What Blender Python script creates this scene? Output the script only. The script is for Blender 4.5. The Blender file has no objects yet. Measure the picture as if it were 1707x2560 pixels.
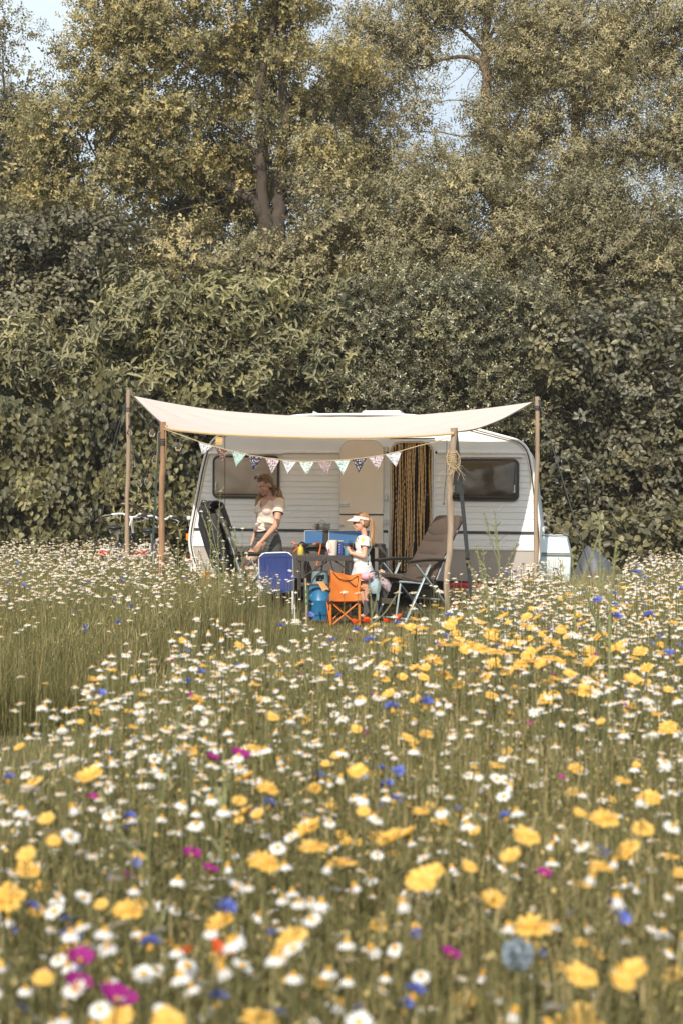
import bpy, math, random
import numpy as np
from mathutils import Vector, Matrix, Quaternion

R = math.radians
random.seed(7)
rng = np.random.default_rng(11)
scene = bpy.context.scene
C = scene.collection

# ---------------------------------------------------------------- camera, sky, sun, exposure
F = 3400.0                      # focal length in photo pixels (photo 1707 x 2560)
H = 1.2                         # eye height
cd = bpy.data.cameras.new('camera')
cam = bpy.data.objects.new('camera', cd)
C.objects.link(cam)
cam.location = (0, 0, H)
cam.rotation_euler = (R(90), 0, 0)
cd.sensor_fit = 'VERTICAL'
cd.sensor_height = 36.0
cd.sensor_width = 24.0
cd.lens = F / 2560 * 36
cd.clip_start = 0.05
cd.clip_end = 2000
cd.dof.use_dof = True
cd.dof.focus_distance = 15.5
cd.dof.aperture_fstop = 4.6
scene.camera = cam

SUN_AZ, SUN_EL = R(16), R(37)   # sun behind the camera, to the left
S = Vector((-math.sin(SUN_AZ) * math.cos(SUN_EL), -math.cos(SUN_AZ) * math.cos(SUN_EL), math.sin(SUN_EL)))
world = bpy.data.worlds.new('World')
scene.world = world
world.use_nodes = True
wn = world.node_tree
sky = wn.nodes.new('ShaderNodeTexSky')
sky.sky_type = 'NISHITA'
sky.sun_disc = False
sky.sun_elevation = SUN_EL
sky.sun_rotation = math.pi + SUN_AZ
sky.air_density = 1.0
sky.dust_density = 3.5
sky.ozone_density = 1.0
# thin high cloud over the blue
wtc = wn.nodes.new('ShaderNodeTexCoord'); wnz = wn.nodes.new('ShaderNodeTexNoise'); wnz.inputs['Scale'].default_value = 2.2; wnz.inputs['Detail'].default_value = 7
wn.links.new(wtc.outputs['Generated'], wnz.inputs['Vector'])
wmr = wn.nodes.new('ShaderNodeMapRange'); wmr.inputs[1].default_value = .35; wmr.inputs[2].default_value = .65; wmr.inputs[3].default_value = .55; wmr.inputs[4].default_value = .95
wn.links.new(wnz.outputs['Fac'], wmr.inputs[0])
wmx = wn.nodes.new('ShaderNodeMix'); wmx.data_type = 'RGBA'; wn.links.new(wmr.outputs[0], wmx.inputs['Factor'])
wn.links.new(sky.outputs[0], wmx.inputs['A']); wmx.inputs['B'].default_value = (6.0, 6.7, 7.2, 1)
wn.links.new(wmx.outputs['Result'], wn.nodes['Background'].inputs[0])
wn.nodes['Background'].inputs[1].default_value = 0.10
sd = bpy.data.lights.new('sun', 'SUN')
sd.energy = 3.5
sd.angle = R(0.53)
sd.color = (1.0, 0.91, 0.79)
sun = bpy.data.objects.new('sun', sd)
C.objects.link(sun)
sun.rotation_euler = S.to_track_quat('Z', 'Y').to_euler()
sun.location = (-5, -10, 20)
vs = scene.view_settings
vs.view_transform = 'Standard'
vs.look = 'None'
vs.exposure = 0.68
vs.gamma = 1.0
scene.cycles.max_bounces = 7
scene.cycles.diffuse_bounces = 3
scene.cycles.glossy_bounces = 3
scene.cycles.transmission_bounces = 6
scene.cycles.transparent_max_bounces = 8

# ---------------------------------------------------------------- measuring helpers
def P(px, py, Y):
    """Point at depth Y seen at photo pixel (px, py)."""
    return Vector(((px - 853.5) / F * Y, Y, H + (1280 - py) / F * Y))

def X(px, Y):
    return (px - 853.5) / F * Y

# ---------------------------------------------------------------- materials
MATS = {}
def mat(name, col, rough=0.6, metal=0.0, col2=None, scale=20.0, detail=4.0, spec=0.5, bump=0.0, bscale=None,
        trans=0.0, stretch=None, wear=None):
    """Principled material with two-tone noise colour and optional bump / translucency."""
    m = bpy.data.materials.new(name)
    m.use_nodes = True
    nt = m.node_tree; N = nt.nodes; L = nt.links
    b = N['Principled BSDF']
    b.inputs['Roughness'].default_value = rough
    b.inputs['Metallic'].default_value = metal
    b.inputs['Specular IOR Level'].default_value = spec
    tc = N.new('ShaderNodeTexCoord')
    src = tc.outputs['Object']
    if stretch:
        mp = N.new('ShaderNodeMapping'); mp.inputs['Scale'].default_value = stretch
        L.new(src, mp.inputs[0]); src = mp.outputs[0]
    nz = N.new('ShaderNodeTexNoise'); nz.inputs['Scale'].default_value = scale; nz.inputs['Detail'].default_value = detail
    L.new(src, nz.inputs['Vector'])
    c2 = col2 if col2 else tuple(c * 0.78 for c in col)
    mx = N.new('ShaderNodeMix'); mx.data_type = 'RGBA'
    rmp = N.new('ShaderNodeMapRange'); rmp.inputs[1].default_value = 0.3; rmp.inputs[2].default_value = 0.7
    L.new(nz.outputs['Fac'], rmp.inputs[0]); L.new(rmp.outputs[0], mx.inputs['Factor'])
    mx.inputs['A'].default_value = (*col, 1); mx.inputs['B'].default_value = (*c2, 1)
    cout = mx.outputs['Result']
    L.new(cout, b.inputs['Base Color'])
    if bump:
        bp = N.new('ShaderNodeBump'); bp.inputs['Strength'].default_value = bump; bp.inputs['Distance'].default_value = 0.01
        n2 = N.new('ShaderNodeTexNoise'); n2.inputs['Scale'].default_value = bscale or scale * 3; n2.inputs['Detail'].default_value = 5
        L.new(src, n2.inputs['Vector']); L.new(n2.outputs['Fac'], bp.inputs['Height']); L.new(bp.outputs[0], b.inputs['Normal'])
    if trans:
        tr = N.new('ShaderNodeBsdfTranslucent'); L.new(cout, tr.inputs[0])
        ms = N.new('ShaderNodeMixShader'); ms.inputs[0].default_value = trans
        L.new(b.outputs[0], ms.inputs[1]); L.new(tr.outputs[0], ms.inputs[2])
        L.new(ms.outputs[0], N['Material Output'].inputs[0])
    MATS[name] = m
    return m

def tint_mat(name, c0, c1, c2, rough=0.45, trans=0.25, spec=0.4, tcol=None, tip=None):
    """Leaf / blade / petal material: colour picked along a ramp by the per-leaf 'tint' attribute."""
    m = bpy.data.materials.new(name)
    m.use_nodes = True
    nt = m.node_tree; N = nt.nodes; L = nt.links
    b = N['Principled BSDF']
    b.inputs['Roughness'].default_value = rough
    b.inputs['Specular IOR Level'].default_value = spec
    at = N.new('ShaderNodeAttribute'); at.attribute_name = 'tint'
    cr = N.new('ShaderNodeValToRGB')
    e = cr.color_ramp.elements
    e[0].position = 0.0; e[0].color = (*c0, 1)
    e[1].position = 1.0; e[1].color = (*c2, 1)
    k = cr.color_ramp.elements.new(0.55); k.color = (*c1, 1)
    L.new(at.outputs['Fac'], cr.inputs[0])
    L.new(cr.outputs[0], b.inputs['Base Color'])
    if trans:
        tr = N.new('ShaderNodeBsdfTranslucent')
        hs = N.new('ShaderNodeHueSaturation'); hs.inputs['Saturation'].default_value = 1.15; hs.inputs['Value'].default_value = 1.3
        L.new(cr.outputs[0], hs.inputs['Color']); L.new(hs.outputs[0], tr.inputs[0])
        ms = N.new('ShaderNodeMixShader'); ms.inputs[0].default_value = trans
        L.new(b.outputs[0], ms.inputs[1]); L.new(tr.outputs[0], ms.inputs[2])
        L.new(ms.outputs[0], N['Material Output'].inputs[0])
    return m

# ---------------------------------------------------------------- object helpers
def tag(o, label=None, cat=None, group=None, kind=None):
    if label: o['label'] = label
    if cat: o['category'] = cat
    if group: o['group'] = group
    if kind: o['kind'] = kind
    return o

def thing(name, label, cat, loc=(0, 0, 0), rot=(0, 0, 0), group=None):
    o = bpy.data.objects.new(name, None)
    C.objects.link(o)
    o.empty_display_size = 0.1
    o.location = loc; o.rotation_euler = rot
    return tag(o, label, cat, group)

def rotm(axis, ang):
    return Matrix.Rotation(ang, 3, axis)

class MB:
    def __init__(s):
        s.v = []; s.f = []; s.mi = []
    def add(s, vs, fs, mi=0):
        k = len(s.v)
        s.v.extend([tuple(v) for v in vs]); s.f.extend([tuple(i + k for i in f) for f in fs]); s.mi.extend([mi] * len(fs))
        return s
    def box(s, x0, x1, y0, y1, z0, z1, mi=0):
        vs = [(x, y, z) for x in (x0, x1) for y in (y0, y1) for z in (z0, z1)]
        return s.add(vs, [(0, 1, 3, 2), (4, 6, 7, 5), (0, 4, 5, 1), (2, 3, 7, 6), (0, 2, 6, 4), (1, 5, 7, 3)], mi)
    def obox(s, c, size, rot=None, mi=0):
        rot = rot or Matrix.Identity(3)
        c = Vector(c)
        vs = [c + rot @ Vector((sx * size[0] / 2, sy * size[1] / 2, sz * size[2] / 2)) for sx in (-1, 1) for sy in (-1, 1) for sz in (-1, 1)]
        return s.add(vs, [(0, 1, 3, 2), (4, 6, 7, 5), (0, 4, 5, 1), (2, 3, 7, 6), (0, 2, 6, 4), (1, 5, 7, 3)], mi)
    def bar(s, a, b, w, d, up=(0, 0, 1), mi=0):
        a = Vector(a); b = Vector(b); z = (b - a); ln = z.length; z.normalize()
        u = Vector(up)
        if abs(z.dot(u)) > 0.98: u = Vector((0, 1, 0))
        x = z.cross(u).normalized(); y = x.cross(z).normalized()
        m = Matrix((x, y, z)).transposed()
        return s.obox((a + b) / 2, (w, d, ln), m, mi)
    def tube(s, pts, r, n=8, cap=True, mi=0, closed=False, flat=1.0):
        pts = [Vector(p) for p in pts]
        m = len(pts)
        rs = [r] * m if isinstance(r, (int, float)) else list(r)
        vs = []; fs = []
        t0 = (pts[1] - pts[0]).normalized()
        u = t0.orthogonal().normalized()
        for i, p in enumerate(pts):
            if closed: t = (pts[(i + 1) % m] - pts[i - 1])
            elif i == 0: t = pts[1] - pts[0]
            elif i == m - 1: t = pts[-1] - pts[-2]
            else: t = pts[i + 1] - pts[i - 1]
            if t.length < 1e-9: t = Vector((0, 0, 1))
            t.normalize()
            u = (u - t * u.dot(t))
            if u.length < 1e-6: u = t.orthogonal()
            u.normalize(); w = t.cross(u)
            for k in range(n):
                a = 2 * math.pi * k / n
                vs.append(p + u * (math.cos(a) * rs[i]) + w * (math.sin(a) * rs[i] * flat))
        for i in range(m - 1 + (1 if closed else 0)):
            j = (i + 1) % m
            for k in range(n):
                fs.append((i * n + k, i * n + (k + 1) % n, j * n + (k + 1) % n, j * n + k))
        if cap and not closed:
            fs.append(tuple(range(n))[::-1]); fs.append(tuple((m - 1) * n + k for k in range(n)))
        return s.add(vs, fs, mi)
    def lathe(s, prof, n=20, c=(0, 0, 0), rot=None, mi=0):
        c = Vector(c); rot = rot or Matrix.Identity(3)
        vs = []; fs = []
        for r, z in prof:
            for k in range(n):
                a = 2 * math.pi * k / n
                vs.append(c + rot @ Vector((r * math.cos(a), r * math.sin(a), z)))
        for i in range(len(prof) - 1):
            for k in range(n):
                fs.append((i * n + k, i * n + (k + 1) % n, (i + 1) * n + (k + 1) % n, (i + 1) * n + k))
        if prof[0][0] > 1e-5: fs.append(tuple(range(n))[::-1])
        if prof[-1][0] > 1e-5: fs.append(tuple((len(prof) - 1) * n + k for k in range(n)))
        return s.add(vs, fs, mi)
    def ball(s, c, r, n=12, m=8, rot=None, mi=0):
        r = (r, r, r) if isinstance(r, (int, float)) else r
        c = Vector(c); rot = rot or Matrix.Identity(3)
        vs = [c + rot @ Vector((0, 0, -r[2]))]; fs = []
        for i in range(1, m):
            t = math.pi * i / m - math.pi / 2
            for k in range(n):
                a = 2 * math.pi * k / n
                vs.append(c + rot @ Vector((r[0] * math.cos(t) * math.cos(a), r[1] * math.cos(t) * math.sin(a), r[2] * math.sin(t))))
        vs.append(c + rot @ Vector((0, 0, r[2])))
        for k in range(n): fs.append((0, 1 + (k + 1) % n, 1 + k))
        for i in range(m - 2):
            for k in range(n):
                fs.append((1 + i * n + k, 1 + i * n + (k + 1) % n, 1 + (i + 1) * n + (k + 1) % n, 1 + (i + 1) * n + k))
        q = len(vs) - 1
        for k in range(n): fs.append((q, 1 + (m - 2) * n + k, 1 + (m - 2) * n + (k + 1) % n))
        return s.add(vs, fs, mi)
    def prism(s, poly, off, mi=0):
        """closed polygon (3D points) extruded by vector off"""
        off = Vector(off); n = len(poly)
        vs = [Vector(p) for p in poly] + [Vector(p) + off for p in poly]
        fs = [tuple(range(n))[::-1], tuple(range(n, 2 * n))] + [(i, (i + 1) % n, n + (i + 1) % n, n + i) for i in range(n)]
        return s.add(vs, fs, mi)
    def ring(s, outer, inner, off, mi=0):
        """flat ring between two loops of equal length, extruded by off"""
        off = Vector(off); n = len(outer)
        vs = [Vector(p) for p in outer] + [Vector(p) for p in inner]
        vs += [v + off for v in vs]
        fs = []
        for i in range(n):
            j = (i + 1) % n
            fs += [(i, j, n + j, n + i), (2 * n + i, 3 * n + i, 3 * n + j, 2 * n + j), (i, 2 * n + i, 2 * n + j, j), (n + i, n + j, 3 * n + j, 3 * n + i)]
        return s.add(vs, fs, mi)
    def grid(s, pts, thick=0.0, mi=0, closed_u=False):
        """pts[i][j] surface; optional thickness along the vertex normals"""
        a = np.array([[tuple(p) for p in row] for row in pts], float)
        nu, nv = a.shape[:2]
        fs = []
        for i in range(nu - (0 if closed_u else 1)):
            for j in range(nv - 1):
                i2 = (i + 1) % nu
                fs.append((i * nv + j, i2 * nv + j, i2 * nv + j + 1, i * nv + j + 1))
        if thick:
            du = np.gradient(a, axis=0); dv = np.gradient(a, axis=1)
            nn = np.cross(du, dv); nn /= np.linalg.norm(nn, axis=2, keepdims=True) + 1e-9
            b = a - nn * thick
            k = nu * nv
            f2 = [tuple(q + k for q in f[::-1]) for f in fs]
            edge = []
            if not closed_u:
                for j in range(nv - 1):
                    edge.append((j, j + 1, k + j + 1, k + j)); q = (nu - 1) * nv + j
                    edge.append((q + 1, q, k + q, k + q + 1))
            for i in range(nu - (0 if closed_u else 1)):
                p, q = i * nv, ((i + 1) % nu) * nv
                edge.append((q, p, k + p, k + q)); p += nv - 1; q += nv - 1
                edge.append((p, q, k + q, k + p))
            return s.add(np.concatenate([a.reshape(-1, 3), b.reshape(-1, 3)]).tolist(), fs + f2 + edge, mi)
        return s.add(a.reshape(-1, 3).tolist(), fs, mi)
    def build(s, name, mats, parent=None, smooth=True, bevel=0.0, angle=40, subdiv=0):
        me = bpy.data.meshes.new(name)
        me.from_pydata(s.v, [], s.f)
        if not isinstance(mats, (list, tuple)): mats = [mats]
        for m in mats: me.materials.append(m)
        if len(mats) > 1: me.polygons.foreach_set('material_index', s.mi)
        if smooth:
            me.polygons.foreach_set('use_smooth', [True] * len(me.polygons))
            me.update()
            me.set_sharp_from_angle(angle=R(angle))
        me.update()
        o = bpy.data.objects.new(name, me)
        C.objects.link(o)
        if parent is not None: o.parent = parent
        if bevel:
            md = o.modifiers.new('bevel', 'BEVEL'); md.width = bevel; md.segments = 2; md.limit_method = 'ANGLE'; md.angle_limit = R(35)
        if subdiv:
            md = o.modifiers.new('sub', 'SUBSURF'); md.levels = subdiv; md.render_levels = subdiv
        return o

def rrect(x0, x1, z0, z1, r, y, n=6, flat_bottom=False):
    """rounded rectangle loop in the XZ plane at y"""
    out = []
    rb = r if not flat_bottom else 0.004
    for cx, cz, a0, rr in ((x1 - rb, z0 + rb, -90, rb), (x1 - r, z1 - r, 0, r), (x0 + r, z1 - r, 90, r), (x0 + rb, z0 + rb, 180, rb)):
        for k in range(n + 1):
            a = R(a0 + 90 * k / n)
            out.append(Vector((cx + rr * math.cos(a), y, cz + rr * math.sin(a))))
    return out

def spline(pts, n=8):
    """Catmull-Rom through points"""
    pts = [Vector(p) for p in pts]
    q = [pts[0] * 2 - pts[1]] + pts + [pts[-1] * 2 - pts[-2]]
    out = []
    for i in range(1, len(q) - 2):
        for k in range(n):
            t = k / n
            a, b, c, d = q[i - 1], q[i], q[i + 1], q[i + 2]
            out.append(0.5 * ((2 * b) + (c - a) * t + (2 * a - 5 * b + 4 * c - d) * t * t + (3 * b - a - 3 * c + d) * t ** 3))
    out.append(pts[-1])
    return out

def resample(pts, n):
    pts = [Vector(p) for p in pts]
    L = [0]
    for a, b in zip(pts, pts[1:]): L.append(L[-1] + (b - a).length)
    out = []; j = 0
    for i in range(n):
        d = L[-1] * i / (n - 1)
        while j < len(pts) - 2 and L[j + 1] < d: j += 1
        t = (d - L[j]) / max(L[j + 1] - L[j], 1e-9)
        out.append(pts[j].lerp(pts[j + 1], min(1, t)))
    return out

def remeshed(mb, voxel, smooth_iter=6, factor=0.5):
    """voxel-fuse the shapes in mb into one continuous surface"""
    me = bpy.data.meshes.new('tmp'); me.from_pydata(mb.v, [], mb.f); me.update()
    o = bpy.data.objects.new('tmp', me); C.objects.link(o)
    md = o.modifiers.new('r', 'REMESH'); md.mode = 'VOXEL'; md.voxel_size = voxel
    sm = o.modifiers.new('s', 'SMOOTH'); sm.iterations = smooth_iter; sm.factor = factor
    dg = bpy.context.evaluated_depsgraph_get()
    dg.update()
    out = bpy.data.meshes.new_from_object(o.evaluated_get(dg))
    bpy.data.objects.remove(o); bpy.data.meshes.remove(me)
    return out

def mesh_obj(name, me, mats, parent=None, smooth=True):
    me.name = name
    me.materials.clear()
    for m in (mats if isinstance(mats, (list, tuple)) else [mats]): me.materials.append(m)
    if smooth: me.polygons.foreach_set('use_smooth', [True] * len(me.polygons))
    o = bpy.data.objects.new(name, me); C.objects.link(o)
    if parent is not None: o.parent = parent
    return o

# ---------------------------------------------------------------- numpy instancing into one mesh
def tmpl(vs, fs, mi=None, tint=None):
    V = np.array(vs, np.float32)
    tot = np.array([len(f) for f in fs], np.int32)
    lp = np.array([i for f in fs for i in f], np.int32)
    MI = np.array(mi if mi is not None else [0] * len(fs), np.int32)
    T = np.array(tint if tint is not None else [0.0] * len(V), np.float32)
    return V, tot, lp, MI, T

def rots(yaw, pitch, roll):
    """Rz(yaw) @ Rx(pitch) @ Rz(roll), arrays -> (N,3,3)"""
    def rz(a):
        c, s = np.cos(a), np.sin(a); z = np.zeros_like(a); o = np.ones_like(a)
        return np.stack([np.stack([c, -s, z], -1), np.stack([s, c, z], -1), np.stack([z, z, o], -1)], -2)
    def rx(a):
        c, s = np.cos(a), np.sin(a); z = np.zeros_like(a); o = np.ones_like(a)
        return np.stack([np.stack([o, z, z], -1), np.stack([z, c, -s], -1), np.stack([z, s, c], -1)], -2)
    return rz(yaw) @ rx(pitch) @ rz(roll)

def frames(d, roll):
    """rotation matrices whose +Z goes along unit vectors d, spun by roll"""
    d = d / (np.linalg.norm(d, axis=1, keepdims=True) + 1e-9)
    up = np.where(np.abs(d[:, 2:3]) > 0.95, np.array([[0., 1., 0.]]), np.array([[0., 0., 1.]]))
    x = np.cross(up, d); x /= np.linalg.norm(x, axis=1, keepdims=True)
    y = np.cross(d, x)
    c, s = np.cos(roll)[:, None], np.sin(roll)[:, None]
    x2 = x * c + y * s; y2 = -x * s + y * c
    return np.stack([x2, y2, d], -1)

class Bulk:
    def __init__(s):
        s.V = []; s.tot = []; s.lp = []; s.mi = []; s.t = []; s.n = 0
    def inst(s, tp, M, T, S, tint):
        """tp template, M (N,3,3), T (N,3), S (N,) or (N,3) scale, tint (N,)"""
        V, tot, lp, mi, tt = tp
        N = len(T)
        if N == 0: return
        S = np.asarray(S, np.float32)
        if S.ndim == 1: S = S[:, None]
        P_ = V[None] * S[:, None, :]
        W = np.einsum('nij,nvj->nvi', M.astype(np.float32), P_) + T[:, None, :].astype(np.float32)
        s.V.append(W.reshape(-1, 3)); s.tot.append(np.tile(tot, N))
        s.lp.append((lp[None] + (np.arange(N) * len(V))[:, None] + s.n).reshape(-1))
        s.mi.append(np.tile(mi, N))
        s.t.append((tt[None] + np.asarray(tint, np.float32)[:, None]).reshape(-1))
        s.n += N * len(V)
    def raw(s, V, tot, lp, mi, t):
        s.V.append(V.astype(np.float32)); s.tot.append(tot); s.lp.append(lp + s.n); s.mi.append(mi); s.t.append(t.astype(np.float32)); s.n += len(V)
    def build(s, name, mats, parent=None, smooth=False):
        V = np.concatenate(s.V); tot = np.concatenate(s.tot).astype(np.int32); lp = np.concatenate(s.lp).astype(np.int32)
        me = bpy.data.meshes.new(name)
        me.vertices.add(len(V)); me.vertices.foreach_set('co', V.reshape(-1))
        me.loops.add(len(lp)); me.loops.foreach_set('vertex_index', lp)
        me.polygons.add(len(tot))
        st = np.concatenate([[0], np.cumsum(tot)[:-1]]).astype(np.int32)
        me.polygons.foreach_set('loop_start', st)
        mats = mats if isinstance(mats, (list, tuple)) else [mats]
        for m in mats: me.materials.append(m)
        me.polygons.foreach_set('material_index', np.concatenate(s.mi).astype(np.int32))
        a = me.attributes.new('tint', 'FLOAT', 'POINT')
        a.data.foreach_set('value', np.clip(np.concatenate(s.t), 0, 1))
        me.update(calc_edges=True)
        if smooth: me.polygons.foreach_set('use_smooth', np.ones(len(tot), bool))
        o = bpy.data.objects.new(name, me); C.objects.link(o)
        if parent is not None: o.parent = parent
        return o
# ================================================================ ground
M_gr = mat('meadow_soil', (.105, .098, .042), .95, col2=(.060, .056, .026), scale=3, bump=.6, bscale=30)
gx = np.linspace(-60, 60, 61); gy = np.linspace(-30, 120, 76)
g_mb = MB()
g_mb.grid([[(x, y, .0) for y in gy] for x in gx])
gro = g_mb.build('ground', M_gr); tag(gro, kind='structure')
gro.data.flip_normals()

# ================================================================ leaves and sprigs
def leaf(verts, faces, tint, p, d, nrm, ln, wd, fold=.25, droop=.25, t=0.0):
    d = Vector(d).normalized(); nrm = Vector(nrm); s = d.cross(nrm)
    if s.length < 1e-4: s = d.orthogonal()
    s.normalize(); n_ = s.cross(d)
    k = len(verts); p = Vector(p)
    verts += [p, p + d * ln * .48 - s * wd / 2 + n_ * wd * fold * .5, p + d * ln * .96 - n_ * ln * droop, p + d * ln * .48 + s * wd / 2 + n_ * wd * fold * .5, p + d * ln * .52 - n_ * ln * droop * .25]
    faces += [(k, k + 4, k + 2, k + 1), (k, k + 3, k + 2, k + 4)]
    tint += [t] * 5

def leaf8(verts, faces, tint, p, d, nrm, ln, wd, fold=.25, droop=.25, t=0.0, heart=True):
    """rounded or pointed leaf with a real outline, folded along its midrib"""
    d = Vector(d).normalized(); nrm = Vector(nrm); s = d.cross(nrm)
    if s.length < 1e-4: s = d.orthogonal()
    s.normalize(); n_ = s.cross(d); k = len(verts); p = Vector(p)
    prof = ((.0, .30), (.32, .50), (.70, .30)) if heart else ((.20, .34), (.50, .50), (.80, .28))
    verts += [p + (d * ln * .10 if heart else d * 0), p + d * ln * .98 - n_ * ln * droop]
    for sg in (-1, 1):
        for u, w in prof: verts.append(p + d * ln * u + s * sg * wd * w + n_ * (wd * fold * w - ln * droop * u * u))
    faces += [(k, k + 1, k + 4, k + 3, k + 2), (k, k + 5, k + 6, k + 7, k + 1)]
    tint += [t] * 8

def sprig(kind, seed):
    r = random.Random(seed); V = []; Fc = []; T = []
    if kind == 'oak':
        for i in range(10):
            z = .02 + .024 * i; a = i * 2.4 + r.uniform(-.4, .4)
            d = Vector((math.cos(a), math.sin(a), .35 + .6 * (i / 10) + r.uniform(-.3, .3)))
            leaf(V, Fc, T, (0, 0, z), d, (r.uniform(-.4, .4), r.uniform(-.4, .4), 1), r.uniform(.055, .085), r.uniform(.030, .044), .3, r.uniform(0, .3), r.uniform(-.18, .18))
    elif kind == 'fine':
        for i in range(12):
            z = .02 + .026 * i; a = i * 2.4 + r.uniform(-.5, .5)
            d = Vector((math.cos(a), math.sin(a), .2 + r.uniform(-.5, .5)))
            leaf(V, Fc, T, (0, 0, z), d, (r.uniform(-.5, .5), r.uniform(-.5, .5), 1), r.uniform(.055, .085), r.uniform(.020, .032), .3, r.uniform(0, .4), r.uniform(-.18, .18))
    elif kind == 'holly':
        for i in range(12):
            z = .02 + .02 * i; a = i * 2.4 + r.uniform(-.3, .3)
            d = Vector((math.cos(a), math.sin(a), .5 + r.uniform(-.3, .4)))
            leaf(V, Fc, T, (0, 0, z), d, (0, 0, 1), r.uniform(.045, .065), r.uniform(.022, .032), .5, r.uniform(0, .2), r.uniform(-.15, .15))
    elif kind == 'laurel':
        for i in range(9):
            z = .05 + .02 * i; a = i * 2.4 + r.uniform(-.3, .3)
            d = Vector((math.cos(a), math.sin(a), -.25 + .12 * i + r.uniform(-.2, .2)))
            leaf8(V, Fc, T, (0, 0, z), d, (0, 0, 1), r.uniform(.095, .135), r.uniform(.036, .048), .5, r.uniform(.2, .45), r.uniform(-.1, .1) + .03 * i, False)
    elif kind == 'broad':
        for i in range(7):
            z = .03 + .035 * i; a = i * 2.4 + r.uniform(-.4, .4)
            d = Vector((math.cos(a), math.sin(a), .2 + r.uniform(-.4, .3)))
            leaf8(V, Fc, T, (math.cos(a) * .02, math.sin(a) * .02, z), d, (0, 0, 1), r.uniform(.065, .105), r.uniform(.045, .07), .25, r.uniform(.1, .35), r.uniform(-.15, .15))
    elif kind == 'ivy':
        for i in range(7):
            x, z = r.uniform(-.12, .12), r.uniform(-.16, .16)
            p = Vector((x, z, r.uniform(-.02, .05)))
            leaf8(V, Fc, T, p, (r.uniform(-.5, .5), -1, r.uniform(.0, .5)), (r.uniform(-.3, .3), .25, 1), r.uniform(.07, .115), r.uniform(.055, .09), .22, r.uniform(.1, .35), r.uniform(-.15, .15))
    return tmpl([tuple(v) for v in V], Fc, tint=T)
SPR = {k: [sprig(k, 10 * i + j) for j in range(5)] for i, k in enumerate(('oak', 'fine', 'holly', 'laurel', 'broad', 'ivy'))}

ML = {
    'oak': tint_mat('oak_leaves', (.125, .114, .052), (.285, .250, .115), (.50, .40, .16), .50, .28, .45),
    'grey': tint_mat('grey_green_leaves', (.130, .118, .066), (.285, .255, .138), (.50, .41, .20), .48, .26, .5),
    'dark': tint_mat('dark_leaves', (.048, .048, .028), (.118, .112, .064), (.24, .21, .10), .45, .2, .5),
    'holly': tint_mat('holly_leaves', (.045, .048, .026), (.155, .150, .082), (.36, .32, .16), .32, .15, .6),
    'laurel': tint_mat('long_drooping_leaves', (.045, .047, .024), (.148, .142, .070), (.33, .30, .14), .40, .28, .5),
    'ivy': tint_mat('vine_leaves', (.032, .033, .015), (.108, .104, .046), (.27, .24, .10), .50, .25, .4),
}
M_bark = mat('grey_brown_bark', (.075, .056, .040), .9, col2=(.035, .027, .02), scale=12, bump=.8, bscale=25, stretch=(1, 1, .25))
M_bark2 = mat('pale_lichen_bark', (.23, .165, .10), .9, col2=(.12, .09, .06), scale=8, bump=.8, bscale=25, stretch=(1, 1, .25))

def limb_tube(mb, px_pts, Y, r0, r1, n=9, steps=6, dy=None):
    """limb along photo points at depth Y; returns list of (point, radius)"""
    pts = [P(p[0], p[1], Y + (p[2] if len(p) > 2 else 0)) for p in px_pts]
    if px_pts[0][1] == 'g': pass
    sp = spline(pts, steps); m = len(sp)
    sp = [p + Vector((rng.normal(0, r0 * .12), rng.normal(0, r0 * .12), 0)) for p in sp]
    rs = [r0 + (r1 - r0) * (i / (m - 1)) ** .8 for i in range(m)]
    mb.tube(sp, rs, n)
    return list(zip(sp, rs))

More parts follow.
